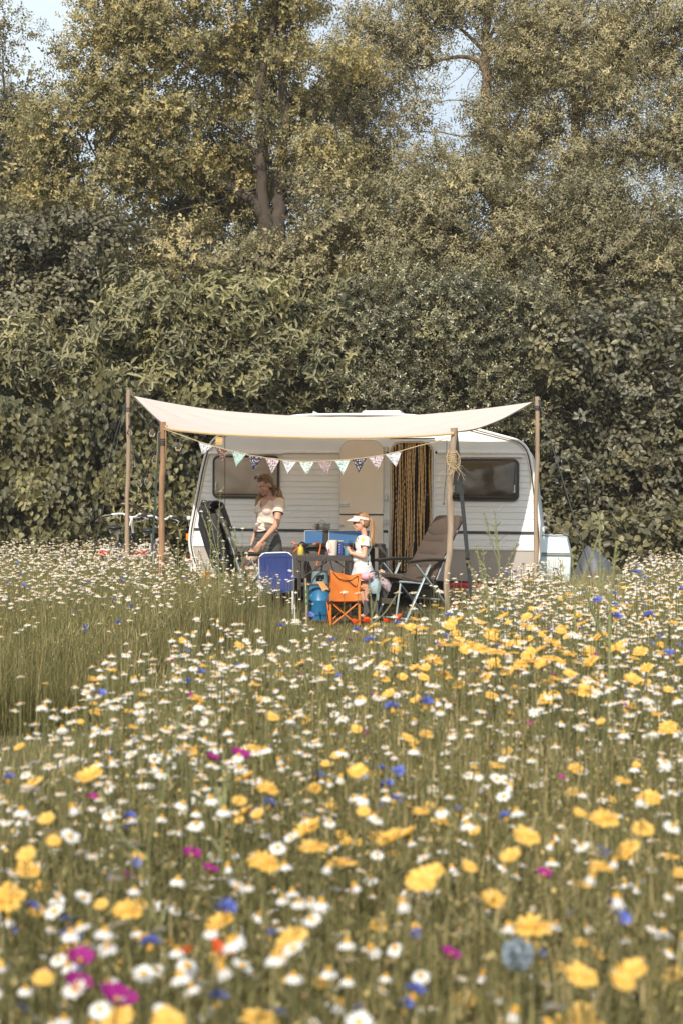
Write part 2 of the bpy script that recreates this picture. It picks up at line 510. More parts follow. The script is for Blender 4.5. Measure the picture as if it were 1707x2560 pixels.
def tree(name, label, cat, base_px, Y, blobs, kind, lmat, limbs=(), sub_r=.42, dens=1.0, tint=(.45, .22), up=.35, bark=None, branch=True, group=None, face=0.0, sub_n=1.0, seed=0, top_light=.0):
    """tree with trunk, limbs and a crown of leafy sprigs gathered in clumps"""
    r = np.random.default_rng(seed + 100)
    b0 = P(base_px, 1280, Y); b0.z = 0
    T = thing(name, label, cat, b0, group=group)
    o = np.array(b0)
    skel = []; mb = MB()
    for pts, r0, r1 in limbs:
        skel += limb_tube(mb, pts, Y, r0, r1)
    if not limbs:
        top = P(blobs[0][0], blobs[0][1], Y)
        pts = [b0, b0 + Vector((.1, 0, top.z * .35)), Vector((top.x, Y, top.z * .8))]
        sp = spline(pts, 8); rs = [.10 * (1 - .75 * i / len(sp)) for i in range(len(sp))]
        mb.tube(sp, rs, 8); skel += list(zip(sp, rs))
    else:
        p0 = skel[0][0]; mb.tube([b0, (b0 + p0) / 2 + Vector((.05, 0, 0)), p0], [skel[0][1] * 1.5, skel[0][1] * 1.15, skel[0][1]], 10)
    SK = np.array([tuple(p) for p, _ in skel]); SR = np.array([q_ for _, q_ in skel])
    bulk = Bulk(); k = Y / F
    for bi, b in enumerate(blobs):
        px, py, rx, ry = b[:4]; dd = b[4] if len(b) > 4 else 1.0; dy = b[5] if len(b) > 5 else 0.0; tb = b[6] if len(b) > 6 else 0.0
        c = np.array(P(px, py, Y + dy)); rad = np.array([rx * k, max(.55, (rx + ry) * .42 * k), ry * k])
        n_sub = max(4, int(sub_n * 2.7 * (rad[0] * rad[2]) / (sub_r ** 2) * 1.5))
        dirs = r.normal(size=(n_sub, 3)); dirs /= np.linalg.norm(dirs, axis=1, keepdims=True)
        dirs[:, 1] = -np.abs(dirs[:, 1]) * np.where(r.random(n_sub) < .72, 1, -1)
        ctr = c + dirs * rad * (r.random((n_sub, 1)) ** .45)
        srad = sub_r * r.uniform(.55, 1.15, n_sub)
        if branch:
            for q in range(n_sub):
                if r.random() > .8: continue
                d_ = np.linalg.norm(SK - ctr[q], axis=1) + np.where(SK[:, 2] > ctr[q][2] + .1, .9, 0)
                j = int(np.argmin(d_)); a = Vector(SK[j]); e = Vector(ctr[q]); ln = (e - a).length
                if ln < .15: continue
                m1 = a.lerp(e, .35) + Vector((r.normal(0, .07), r.normal(0, .07), .10 * ln)); m2 = a.lerp(e, .7) + Vector((r.normal(0, .08), r.normal(0, .08), .08 * ln))
                sp = spline([a, m1, m2, e], 3); rb = min(SR[j] * .6, .012 + .012 * ln)
                mb.tube(sp, [rb * (1 - .8 * i / (len(sp) - 1)) for i in range(len(sp))], 5, cap=False)
                for _ in range(3):      # side twigs
                    s_ = sp[r.integers(len(sp) // 2, len(sp))]; e2 = s_ + Vector(r.normal(0, srad[q] * .7, 3)) + Vector((0, 0, .1))
                    mb.tube([s_, s_.lerp(e2, .5) + Vector((0, 0, .03)), e2], [.007, .005, .003], 4, cap=False)
        n_sp = (srad ** 2 * 250 * dens * dd * {'oak': 1.45, 'fine': 1.6, 'holly': 2.0, 'laurel': 1.25, 'broad': 1.15, 'ivy': 1.1}[kind]).astype(int)
        idx = np.repeat(np.arange(n_sub), n_sp); N = len(idx)
        if N == 0: continue
        d = r.normal(size=(N, 3)); d /= np.linalg.norm(d, axis=1, keepdims=True)
        pos = ctr[idx] + d * (srad[idx] * (r.random(N) ** .4))[:, None] * np.array([1, 1, .72])
        out = (ctr[idx] - c) / rad * .5
        ax = d * .8 + out + r.normal(0, .35, (N, 3)) + np.array([0, -face, up])
        M = frames(ax, r.uniform(0, 6.28, N))
        if kind == 'ivy':      # leaves hang flat, facing outward
            fx = r.normal(0, .35, N); fr = r.normal(0, .4, N)
            M = rots(fx, np.full(N, math.pi / 2) + r.normal(0, .35, N), fr)
        # per clump tone + per sprig tone
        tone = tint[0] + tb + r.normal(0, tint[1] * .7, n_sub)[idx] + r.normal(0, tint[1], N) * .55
        v = r.integers(0, 5, N)
        S_ = r.uniform(.8, 1.25, N)
        for q in range(5):
            m_ = v == q
            bulk.inst(SPR[kind][q], M[m_], pos[m_] - o, S_[m_], tone[m_])
    bulk.build('crown', ML[lmat], T)
    mb.v = [tuple(np.array(v_) - o) for v_ in mb.v]
    mb.build('trunk', bark or M_bark, T, angle=70)
    return T

G_ = 'trees and shrubs of the wooded edge'
tree('oak_tree', 'spreading oak with a forked trunk and one long low limb reaching out sideways', 'tree', 672, 24.2,
     [(200, 330, 170, 100), (330, 190, 150, 100), (300, 70, 150, 80), (480, 110, 170, 100, .85), (560, 250, 140, 85, .8, .9), (400, 330, 170, 80), (210, 470, 180, 90), (420, 440, 130, 55),
      (700, 110, 140, 100, .8, .9), (765, 280, 90, 90, .75, .6), (790, 420, 100, 90, .9), (640, 10, 190, 55, .9), (120, 580, 150, 80), (250, -70, 150, 70, .5, .3), (450, -90, 160, 80, .5, .3), (640, -110, 150, 80, .5, .3), (560, 380, 110, 60, .6, 1.3), (665, 330, 60, 90, .25, -.4), (700, 180, 70, 80, .45, -.4), (600, 470, 90, 40, .25, -.4), (600, 430, 170, 90, .7, 1.6), (480, 500, 170, 80, .8, 1.6), (660, 220, 120, 120, .6, 1.6), (700, 520, 120, 70, .8, 1.5), (590, 120, 110, 80, .8, .8), (830, 180, 80, 100, .7), (470, 560, 120, 50, .8, 1.2, .1)],
     'oak', 'oak',
     [([(672, 720), (670, 620), (666, 545)], .18, .15), ([(668, 560), (655, 480), (655, 360), (650, 240), (668, 120), (700, 20), (715, -60)], .13, .04),
      ([(694, 600), (696, 520), (704, 420), (712, 300), (705, 150), (712, 0)], .15, .06), ([(664, 545), (630, 500), (560, 462), (480, 430), (400, 398), (300, 385), (200, 420)], .12, .03),
      ([(655, 400), (600, 340), (540, 300), (450, 270), (360, 250)], .04, .012), ([(652, 300), (600, 210), (540, 130), (470, 60)], .035, .012), ([(560, 462), (500, 460), (430, 440)], .03, .012),
      ([(704, 420), (760, 350), (800, 260)], .035, .012), ([(640, 470), (560, 500), (470, 520), (400, 540)], .03, .012)],
     dens=1.12, tint=(.48, .24), seed=1, group=G_)
tree('broadleaf_tree', 'dark tree standing behind the others at the edge, under a patch of open sky', 'tree', 30, 28,
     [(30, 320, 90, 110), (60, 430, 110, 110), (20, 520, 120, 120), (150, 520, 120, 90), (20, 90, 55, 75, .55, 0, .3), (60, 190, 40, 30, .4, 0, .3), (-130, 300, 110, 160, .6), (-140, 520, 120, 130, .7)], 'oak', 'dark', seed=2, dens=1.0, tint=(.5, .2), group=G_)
tree('ash_tree', 'open-crowned tree with an arching lower limb framing a hole of sky', 'tree', 1240, 25.5,
     [(920, 110, 130, 100, .75), (1010, 240, 90, 70, .55), (890, 320, 110, 90, .75), (960, 430, 150, 70, .9), (1110, 40, 130, 50, .6), (1290, 80, 110, 80, .7), (1300, 220, 110, 100, .9), (1250, 360, 140, 90, 1.0),
      (1090, 410, 110, 45, .6), (1040, 110, 100, 65, .7), (1060, 330, 70, 45, .5), (880, 220, 90, 70, .8), (1000, 30, 130, 60, .8), (1200, 20, 110, 50, .8), (1280, 150, 60, 50, .8), (1210, 330, 60, 60, .9, -.6), (1090, 200, 50, 30, .4), (1000, -90, 120, 70, .5), (1230, -110, 130, 80, .5)], 'fine', 'grey',
     [([(1262, 640), (1240, 520), (1228, 400), (1222, 300), (1216, 200), (1212, 120), (1218, 40), (1228, -60)], .14, .07), ([(1216, 190), (1190, 150), (1150, 142), (1100, 150), (1050, 170), (980, 165)], .06, .014),
      ([(1212, 130), (1170, 90), (1110, 40), (1050, 0)], .045, .014), ([(1222, 290), (1180, 260), (1130, 250), (1070, 262)], .02, .006), ([(1225, 330), (1160, 340), (1090, 330), (1000, 330)], .025, .008),
      ([(1216, 100), (1250, 50), (1290, 0), (1320, -40)], .04, .015), ([(1228, 400), (1150, 400), (1060, 390), (960, 380)], .035, .01), ([(1228, 380), (1290, 300), (1330, 200), (1370, 110)], .04, .012), ([(1180, 146), (1150, 190), (1110, 220)], .012, .004), ([(1200, 170), (1170, 210), (1165, 260)], .012, .004)],
     dens=1.12, tint=(.52, .22), seed=3, bark=M_bark2, group=G_, sub_r=.36)
tree('ash_tree', 'upright tree whose pale limbs spread towards the corner of the sky', 'tree', 1440, 24.8,
     [(1440, 70, 110, 80, .75), (1600, 50, 120, 70, .7), (1650, 190, 110, 90, .8), (1510, 230, 110, 100, .8), (1430, 370, 140, 90), (1610, 370, 130, 100), (1540, 130, 100, 70, .8), (1700, 320, 80, 120, .9), (1380, 150, 90, 90, .8), (1440, 200, 60, 70, .9, -.6), (1690, 60, 80, 90, .8), (1360, 40, 80, 60, .8), (1450, -90, 130, 80, .5), (1660, -80, 120, 80, .5), (1830, 150, 110, 130, .6), (1840, 380, 110, 120, .6)], 'fine', 'grey',
     [([(1452, 640), (1440, 480), (1436, 330), (1440, 200), (1446, 80), (1450, -60)], .12, .05), ([(1438, 300), (1500, 220), (1560, 130), (1600, 60), (1650, -20)], .06, .02), ([(1560, 130), (1640, 70), (1740, 50)], .04, .015),
      ([(1436, 360), (1360, 330), (1300, 290)], .035, .01), ([(1438, 420), (1530, 390), (1640, 360), (1740, 340)], .045, .02), ([(1440, 460), (1400, 440), (1350, 440)], .03, .01)],
     dens=1.15, tint=(.50, .22), seed=4, bark=M_bark2, group=G_, sub_r=.38)
tree('maple_tree', 'dense shadowy maple filling the space below the dark tree', 'tree', 120, 22.8,
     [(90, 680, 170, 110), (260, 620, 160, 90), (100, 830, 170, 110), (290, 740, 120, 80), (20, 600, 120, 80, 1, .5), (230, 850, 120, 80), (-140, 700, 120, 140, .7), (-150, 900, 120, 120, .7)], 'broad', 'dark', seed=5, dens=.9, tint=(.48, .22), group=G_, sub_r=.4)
tree('hazel_bush', 'grey-green hazel filling the middle below the forked oak trunk', 'bush', 720, 22.9,
     [(540, 640, 170, 70), (700, 690, 150, 80), (860, 590, 160, 90), (800, 500, 140, 60), (620, 700, 140, 70), (860, 720, 130, 90)], 'oak', 'grey', seed=6, dens=1.0, tint=(.42, .22), group=G_, sub_r=.38)
tree('willow_bush', 'fine-leaved grey willow thicket below the open-crowned tree', 'bush', 1120, 22.6,
     [(1040, 540, 160, 90), (1220, 490, 160, 80), (1130, 640, 170, 100), (1000, 660, 130, 100), (1300, 640, 140, 90)], 'fine', 'grey', seed=7, dens=1.05, tint=(.40, .22), group=G_, sub_r=.36)
tree('willow_bush', 'fine-leaved grey willow thicket below the upright pale-limbed tree', 'bush', 1500, 22.6,
     [(1420, 540, 150, 90), (1600, 540, 140, 110), (1500, 660, 160, 100), (1650, 700, 120, 110), (1390, 680, 120, 90), (1840, 560, 120, 120, .7), (1850, 760, 120, 120, .7)], 'fine', 'grey', seed=8, dens=1.05, tint=(.36, .22), group=G_, sub_r=.36)
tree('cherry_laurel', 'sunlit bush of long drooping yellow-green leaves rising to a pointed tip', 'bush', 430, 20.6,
     [(345, 715, 45, 70, 1, 0, .12), (400, 790, 110, 70, 1, 0, .10), (580, 770, 130, 80, 1, 0, .05), (300, 860, 140, 65), (500, 870, 180, 70), (700, 840, 120, 90, 1, .2), (640, 950, 170, 60), (170, 930, 140, 60), (380, 960, 150, 60), (60, 900, 110, 80, 1, .3), (800, 930, 100, 80, 1, .3), (850, 800, 80, 90, 1, .5), (540, 1010, 200, 60, 1, .3)],
     'laurel', 'laurel', seed=9, dens=1.15, tint=(.45, .26), group=G_, sub_r=.32, up=.15, face=.25)
tree('holly_bush', 'glossy small-leaved holly rising behind the caravan roof', 'bush', 1120, 20.9,
     [(1000, 800, 140, 100), (1140, 790, 130, 100), (940, 910, 140, 80), (1090, 920, 160, 80), (1240, 860, 120, 100), (1270, 980, 110, 90), (1130, 720, 60, 80, .8, 0, .1), (950, 1010, 200, 60), (1180, 1020, 150, 80), (1380, 1080, 80, 120, .9, .2), (1330, 780, 100, 90)],
     'holly', 'holly', seed=10, dens=1.1, tint=(.44, .24), group=G_, sub_r=.30, face=.2)
tree('elder_bush', 'shady broad-leaved elder behind the front locker and the grey cover', 'bush', 1520, 20.4,
     [(1480, 860, 140, 100, .9), (1620, 840, 110, 110, .9), (1600, 990, 130, 100, .9, 0, .06), (1450, 1000, 100, 90, .8, .2), (1550, 1120, 130, 100, .9), (1660, 1230, 90, 120), (1420, 1220, 80, 120, .9), (1560, 1310, 120, 90), (1380, 1340, 60, 90, .8, .4), (1690, 1060, 80, 120), (1830, 900, 120, 120, .7), (1840, 1120, 120, 130, .7), (1840, 1320, 120, 100, .7)],
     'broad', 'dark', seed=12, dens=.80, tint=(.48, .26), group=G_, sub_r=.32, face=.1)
tree('climbing_vine', 'wall of climbing vine with broad hanging leaves behind the bicycles', 'vine', 220, 19.9,
     [(60, 1070, 140, 100), (210, 1070, 130, 100), (50, 1230, 140, 120), (210, 1230, 130, 120), (360, 1140, 100, 120), (420, 1270, 80, 110, .5), (320, 1010, 130, 60), (455, 1060, 60, 90, .5), (480, 1220, 50, 120, .8, .3), (130, 1340, 180, 60), (340, 1340, 140, 60), (-150, 1080, 120, 120, .7), (-150, 1290, 120, 110, .7)],
     'ivy', 'ivy', seed=13, dens=.80, tint=(.46, .27), group=G_, sub_r=.36, face=.3)
tree('sapling', 'pale compound-leaved sapling growing low beside the bicycle handlebars', 'bush', 400, 18.9,
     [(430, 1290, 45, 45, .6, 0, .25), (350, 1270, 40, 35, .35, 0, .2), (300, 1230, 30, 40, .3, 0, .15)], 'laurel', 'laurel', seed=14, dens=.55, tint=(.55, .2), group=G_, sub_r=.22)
# far wood that closes the gaps low down, and low undergrowth along the hedge foot
def thicket(name, x0, x1, y0, y1, z0, z1, n, kind, lm, tint, seed, label):
    r = np.random.default_rng(seed); b = Bulk()
    top = z1 + .8 * np.sin(np.linspace(0, 9, 200)) 
    pos = np.stack([r.uniform(x0, x1, n), r.uniform(y0, y1, n), r.uniform(z0, z1, n)], 1)
    pos[:, 2] *= 1 + .10 * np.sin(pos[:, 0] * 1.7) + .05 * np.sin(pos[:, 0] * 4.1)
    M = frames(r.normal(size=(n, 3)) + np.array([0, -.4, .4]), r.uniform(0, 6.28, n)); v = r.integers(0, 5, n)
    for q in range(5):
        m_ = v == q; b.inst(SPR[kind][q], M[m_], pos[m_], r.uniform(1.0, 1.6, m_.sum()), tint + r.normal(0, .2, m_.sum()))
    o = b.build(name, lm); tag(o, label, 'foliage', kind='stuff'); return o
thicket('woodland_foliage', -9, 9, 26.5, 29, 0, 7.6, 21000, 'broad', ML['oak'], .40, 21, 'mass of far woodland leaves closing the gaps behind the hedge')
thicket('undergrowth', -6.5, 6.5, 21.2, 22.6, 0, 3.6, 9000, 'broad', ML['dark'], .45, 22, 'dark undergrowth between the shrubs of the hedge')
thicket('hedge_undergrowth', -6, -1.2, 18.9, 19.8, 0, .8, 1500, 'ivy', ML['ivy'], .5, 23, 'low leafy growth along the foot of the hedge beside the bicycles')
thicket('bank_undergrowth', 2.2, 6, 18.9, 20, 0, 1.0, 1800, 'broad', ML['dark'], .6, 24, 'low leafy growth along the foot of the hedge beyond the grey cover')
# ================================================================ meadow
def in_poly(x, y, poly):
    c = np.zeros(len(x), bool); n = len(poly); j = n - 1
    for i in range(n):
        xi, yi = poly[i]; xj, yj = poly[j]
        c ^= ((yi > y) != (yj > y)) & (x < (xj - xi) * (y - yi) / (yj - yi + 1e-12) + xi)
        j = i
    return c
NEAR = [(-3, .7), (-1.6, 3.2), (-1.0, 3.6), (-.78, 4.1), (-.76, 5.0), (-.70, 6.0), (-.3, 6.2), (.05, 6.2), (.4, 6.6), (.7, 7.6), (.95, 9.4), (1.3, 11.4), (1.95, 13.2), (2.6, 14.5), (3.4, 15.6), (6, 17), (6, .7)]
FAR = [(-7, 7.3), (-1.75, 7.2), (-1.35, 7.6), (-1.22, 9.0), (-1.25, 10.8), (-1.12, 12.0), (-.80, 13.1), (-.78, 13.8), (-.98, 14.2), (-1.40, 14.6), (-1.9, 15.6), (-2.15, 16.6), (-2.4, 18.4), (-7, 18.6)]
def sample(n, poly, ymin, ymax, seed, marg=.45):
    r = np.random.default_rng(seed)
    y = np.sqrt(r.uniform(ymin ** 2, ymax ** 2, n)) if ymin < 3 else r.uniform(ymin, ymax, n)
    x = r.uniform(-1, 1, n) * (.251 * y + marg)
    k = in_poly(x, y, poly)
    return x[k], y[k]
def area(ymin, ymax, marg=.45): return .251 * (ymax ** 2 - ymin ** 2) + 2 * marg * (ymax - ymin)
def scatter(dens, poly, ymin, ymax, seed, marg=1.45):
    """uniform density per square metre inside poly and the view wedge"""
    r = np.random.default_rng(seed); n = int(dens * area(ymin, ymax, marg) * 1.0)
    # inverse CDF of the wedge width
    yy = np.linspace(ymin, ymax, 400); w = .251 * yy + marg; cdf = np.cumsum(w); cdf /= cdf[-1]
    y = np.interp(r.random(n), cdf, yy); x = r.uniform(-1, 1, n) * (.251 * y + marg)
    k = in_poly(x + r.normal(0, .10, n), y + r.normal(0, .22, n), poly); return x[k], y[k]
def vnoise(x, y, s, seed=0):
    return .5 + .25 * (np.sin(x * s + seed) + np.sin(y * s * 1.3 + seed * 2.1 + 1.7 * np.sin(x * s * .6))) 

# ---- grass blades
M_blade = tint_mat('meadow_blades', (.100, .096, .036), (.220, .202, .080), (.46, .37, .19), .55, .35, .3)
def blade(h=1.0, bend=.3, w=.5, segs=2):
    V = []; Fc = []; T = []
    for i in range(segs + 1):
        t = i / segs; hw = w * (1 - t * .85) * .5
        V += [(-hw, bend * t * t, h * t), (hw, bend * t * t, h * t)]; T += [.08 * t] * 2
    for i in range(segs): Fc.append((2 * i, 2 * i + 1, 2 * i + 3, 2 * i + 2))
    return tmpl(V, Fc, tint=T)
BL = [blade(1, b, 1) for b in (.1, .25, .45, .65)]
def blades(bulk, x, y, h, w, seed, tint=.45, tsd=.22, lean=.18, z0=None, hb=None):
    r = np.random.default_rng(seed); N = len(x)
    M = rots(r.uniform(0, 6.28, N), r.normal(0, lean, N), r.uniform(0, 6.28, N) * 0)
    S_ = np.stack([w * r.uniform(.6, 1.4, N), h * r.uniform(.55, 1.15, N), h * r.uniform(.55, 1.15, N)], 1)
    T_ = np.stack([x, y, z0 if z0 is not None else np.zeros(N)], 1); v = r.integers(0, 4, N)
    tn = tint + r.normal(0, tsd, N) + .34 * (vnoise(x, y, 3.7, 12) - .5)
    for q in range(4):
        m_ = v == q; bulk.inst(BL[q], M[m_], T_[m_], S_[m_], tn[m_])
gb1 = Bulk()
x, y = scatter(3000, NEAR, .8, 3.5, 31); hh_ = .36 + .22 * vnoise(x, y, 2.6, 1); blades(gb1, x, y, hh_, np.full(len(x), .0034), 32, tint=.46, lean=.36)
x, y = scatter(2300, NEAR, 3.5, 8, 33); hh_ = .40 + .20 * vnoise(x, y, 2.6, 1); blades(gb1, x, y, hh_, np.full(len(x), .0038), 34, tint=.48, lean=.36)
x, y = scatter(1700, NEAR, 8, 16, 35); hh_ = .42 + .20 * vnoise(x, y, 2, 1); blades(gb1, x, y, hh_, np.full(len(x), .005), 36, tint=.45, lean=.32)
# feathery upper leaves
r_ = np.random.default_rng(5)
x, y = scatter(12000, NEAR, .9, 6, 37); z = r_.uniform(.06, .56, len(x)); blades(gb1, x, y, np.full(len(x), .055), np.full(len(x), .0034), 38, tint=.52, tsd=.28, lean=1.0, z0=z)
x, y = scatter(3500, NEAR, 6, 15, 39); z = r_.uniform(.15, .55, len(x)); blades(gb1, x, y, np.full(len(x), .08), np.full(len(x), .004), 40, tint=.50, lean=.9, z0=z)
# feathery leaf clumps low between the stems
for dens_, y0_, y1_, sd__, sc__ in ((420, .9, 4, 111, .36), (260, 4, 9, 112, .42), (120, 9, 16, 113, .5)):
    x, y = scatter(dens_, NEAR, y0_, y1_, sd__); N_ = len(x)
    M_ = frames(r_.normal(0, .6, (N_, 3)) + np.array([0, 0, 1.0]), r_.uniform(0, 6.28, N_)); T_ = np.stack([x, y, r_.uniform(.05, .42, N_)], 1); v_ = r_.integers(0, 5, N_)
    tn_ = .48 + r_.normal(0, .16, N_) + .3 * (vnoise(x, y, 3.7, 12) - .5)
    for q in range(5):
        m_ = v_ == q; gb1.inst(SPR['fine'][q], M_[m_], T_[m_], r_.uniform(.7, 1.2, m_.sum()) * sc__, tn_[m_])
tag(gb1.build('meadow_grass', M_blade), 'tall grass and feathery stems of the flower meadow nearest the camera', 'grass', kind='stuff')
gb2 = Bulk()
x, y = scatter(2100, FAR, 7.2, 12, 41); eg_ = np.clip((y - 7.2) / 2.2, 0, 1) * np.clip((-1.0 - x) / .7, .35, 1); hh_ = (.16 + .28 * eg_ + .24 * vnoise(x, y, 2, 2)) * (.55 + .75 * vnoise(x, y, 7.3, 9)); blades(gb2, x, y, hh_, np.full(len(x), .0048), 42, tint=.28, tsd=.28, lean=.42)
x, y = scatter(1500, FAR, 12, 18.6, 43); hh_ = .44 + .12 * vnoise(x, y, 2, 2) + .012 * (y - 12); blades(gb2, x, y, hh_, np.full(len(x), .006), 44, tint=.38, lean=.25)
x, y = scatter(2600, FAR, 7.2, 18, 45); z = r_.uniform(.15, .55, len(x)); blades(gb2, x, y, np.full(len(x), .08), np.full(len(x), .004), 46, tint=.50, lean=.9, z0=z)
x, y = scatter(900, [(-1.1, 11.6), (-.50, 11.6), (-.46, 13.7), (-1.0, 13.9)], 11.5, 14, 92); blades(gb2, x, y, np.full(len(x), .34), np.full(len(x), .0045), 93, tint=.5, lean=.35)
x, y = scatter(900, [(.55, 11.0), (1.3, 11.0), (1.9, 14.0), (1.0, 13.4)], 10.5, 14, 94); blades(gb2, x, y, np.full(len(x), .36), np.full(len(x), .0045), 95, tint=.5, lean=.35)
# grasses leaning out over the mown path
x = r_.uniform(-3.0, -1.2, 2600); y = 7.25 + np.abs(r_.normal(0, .4, 2600)) + np.where(x > -1.5, (x + 1.5) * 1.2, 0)
blades(gb2, x, y, np.full(len(x), .50), np.full(len(x), .0042), 47, tint=.42, tsd=.3, lean=.75)
tag(gb2.build('meadow_grass', M_blade), 'tall grass of the far flower meadow beyond the mown path', 'grass', kind='stuff')
gb3 = Bulk()
CAMP = [(-3, 4.0), (0.6, 4.0), (3, 10), (3.4, 20), (-3, 20), (-3, 18.4)]
x, y = scatter(3600, [(-3.2, 3.2), (-.3, 3.2), (-.2, 6), (-1.1, 8), (-1.2, 7.2), (-3.2, 7.3)], 3.2, 8, 51); blades(gb3, x, y, np.full(len(x), .038), np.full(len(x), .004), 52, tint=.55, tsd=.25, lean=.5)
x, y = scatter(1900, [(-1.3, 8), (2.0, 8), (3.5, 14), (3.5, 19), (-2.2, 19), (-2.2, 16), (-.5, 13.8), (-1.1, 12), (-1.2, 9)], 8, 19, 53); blades(gb3, x, y, np.full(len(x), .04), np.full(len(x), .006), 54, tint=.5, tsd=.25, lean=.5)
tag(gb3.build('mown_grass', M_blade), 'short mown grass of the path and of the lawn under the camp', 'grass', kind='stuff')

# ---- tiny buds and seed heads between the flowers
M_bud = tint_mat('bud_heads', (.20, .13, .06), (.36, .31, .14), (.62, .46, .16), .8, 0, .2)
bd_ = Bulk(); o_ = [(1, 0, 0), (-1, 0, 0), (0, 1, 0), (0, -1, 0), (0, 0, 1.5), (0, 0, -1.5)]
BT = tmpl(o_, [(0, 2, 4), (2, 1, 4), (1, 3, 4), (3, 0, 4), (2, 0, 5), (1, 2, 5), (3, 1, 5), (0, 3, 5)])
for dens_, poly_, y0_, y1_, sd__ in ((620, NEAR, .95, 6, 81), (300, NEAR, 6, 15, 82), (260, FAR, 7.3, 18, 83)):
    x, y = scatter(dens_, poly_, y0_, y1_, sd__); N_ = len(x); z = r_.uniform(.22, .62, N_)
    bd_.inst(BT, rots(r_.uniform(0, 6.28, N_), r_.normal(0, .6, N_), np.zeros(N_)), np.stack([x, y, z], 1), r_.uniform(.0018, .0052, N_), r_.uniform(0, 1, N_) ** 1.3)
tag(bd_.build('flower_buds', M_bud), 'tiny buds and seed heads sprinkled through the meadow grass', 'buds', kind='stuff')

# ---- flowers
M_pet = tint_mat('white_petals', (.68, .67, .66), (.78, .77, .75), (.82, .80, .76), .6, .25, .3)
M_yel = tint_mat('marigold_petals', (.70, .40, .07), (.78, .50, .12), (.82, .60, .22), .6, .3, .3)
M_cen = tint_mat('flower_centres', (.40, .20, .03), (.52, .29, .045), (.58, .34, .07), .8, 0, .2)
M_blu = tint_mat('cornflower_petals', (.10, .13, .42), (.15, .20, .52), (.30, .36, .62), .6, .25, .3)
M_mag = tint_mat('magenta_petals', (.20, .008, .13), (.30, .012, .19), (.48, .14, .40), .6, .3, .3)
M_ora = tint_mat('poppy_petals', (.70, .035, .02), (.80, .10, .02), (.85, .20, .04), .6, .3, .3)
M_stem = tint_mat('flower_stems', (.085, .088, .032), (.13, .13, .055), (.19, .18, .08), .6, .2, .3)

def petal_ring(V, Fc, MI, T, n, r0, r1, w, z0, drop, mi, seg=2, notch=0, jit=None, tw=0.0, t0=.5):
    r = jit or random.Random(1)
    for k in range(n):
        a = 2 * math.pi * k / n + r.uniform(-.08, .08); ln = r.uniform(.88, 1.08); dp = drop + r.uniform(-.15, .15) * (r1 - r0)
        ca, sa = math.cos(a), math.sin(a); b = len(V); t = t0 + r.uniform(-.3, .3)
        for i in range(seg + 1):
            u = i / seg; rad = r0 + (r1 - r0) * ln * u; hw = w * .5 * (.55 if i == 0 else (1.0 if i < seg else .72)); z = z0 - dp * u * u
            V += [(ca * rad - sa * hw, sa * rad + ca * hw, z + tw * hw), (ca * rad + sa * hw, sa * rad - ca * hw, z - tw * hw)]; T += [t, t]
        for i in range(seg): Fc.append((b + 2 * i, b + 2 * i + 1, b + 2 * i + 3, b + 2 * i + 2)); MI.append(mi)
def dome(V, Fc, MI, T, r, h, z0, n, m, mi):
    b = len(V)
    for i in range(m):
        a = math.pi / 2 * i / m
        for k in range(n):
            an = 2 * math.pi * k / n; V.append((r * math.cos(a) * math.cos(an), r * math.cos(a) * math.sin(an), z0 + h * math.sin(a))); T.append(.3 + .5 * i / m)
    V.append((0, 0, z0 + h)); T.append(.9)
    for i in range(m - 1):
        for k in range(n): Fc.append((b + i * n + k, b + i * n + (k + 1) % n, b + (i + 1) * n + (k + 1) % n, b + (i + 1) * n + k)); MI.append(mi)
    for k in range(n): Fc.append((b + (m - 1) * n + k, b + (m - 1) * n + (k + 1) % n, len(V) - 1)); MI.append(mi)
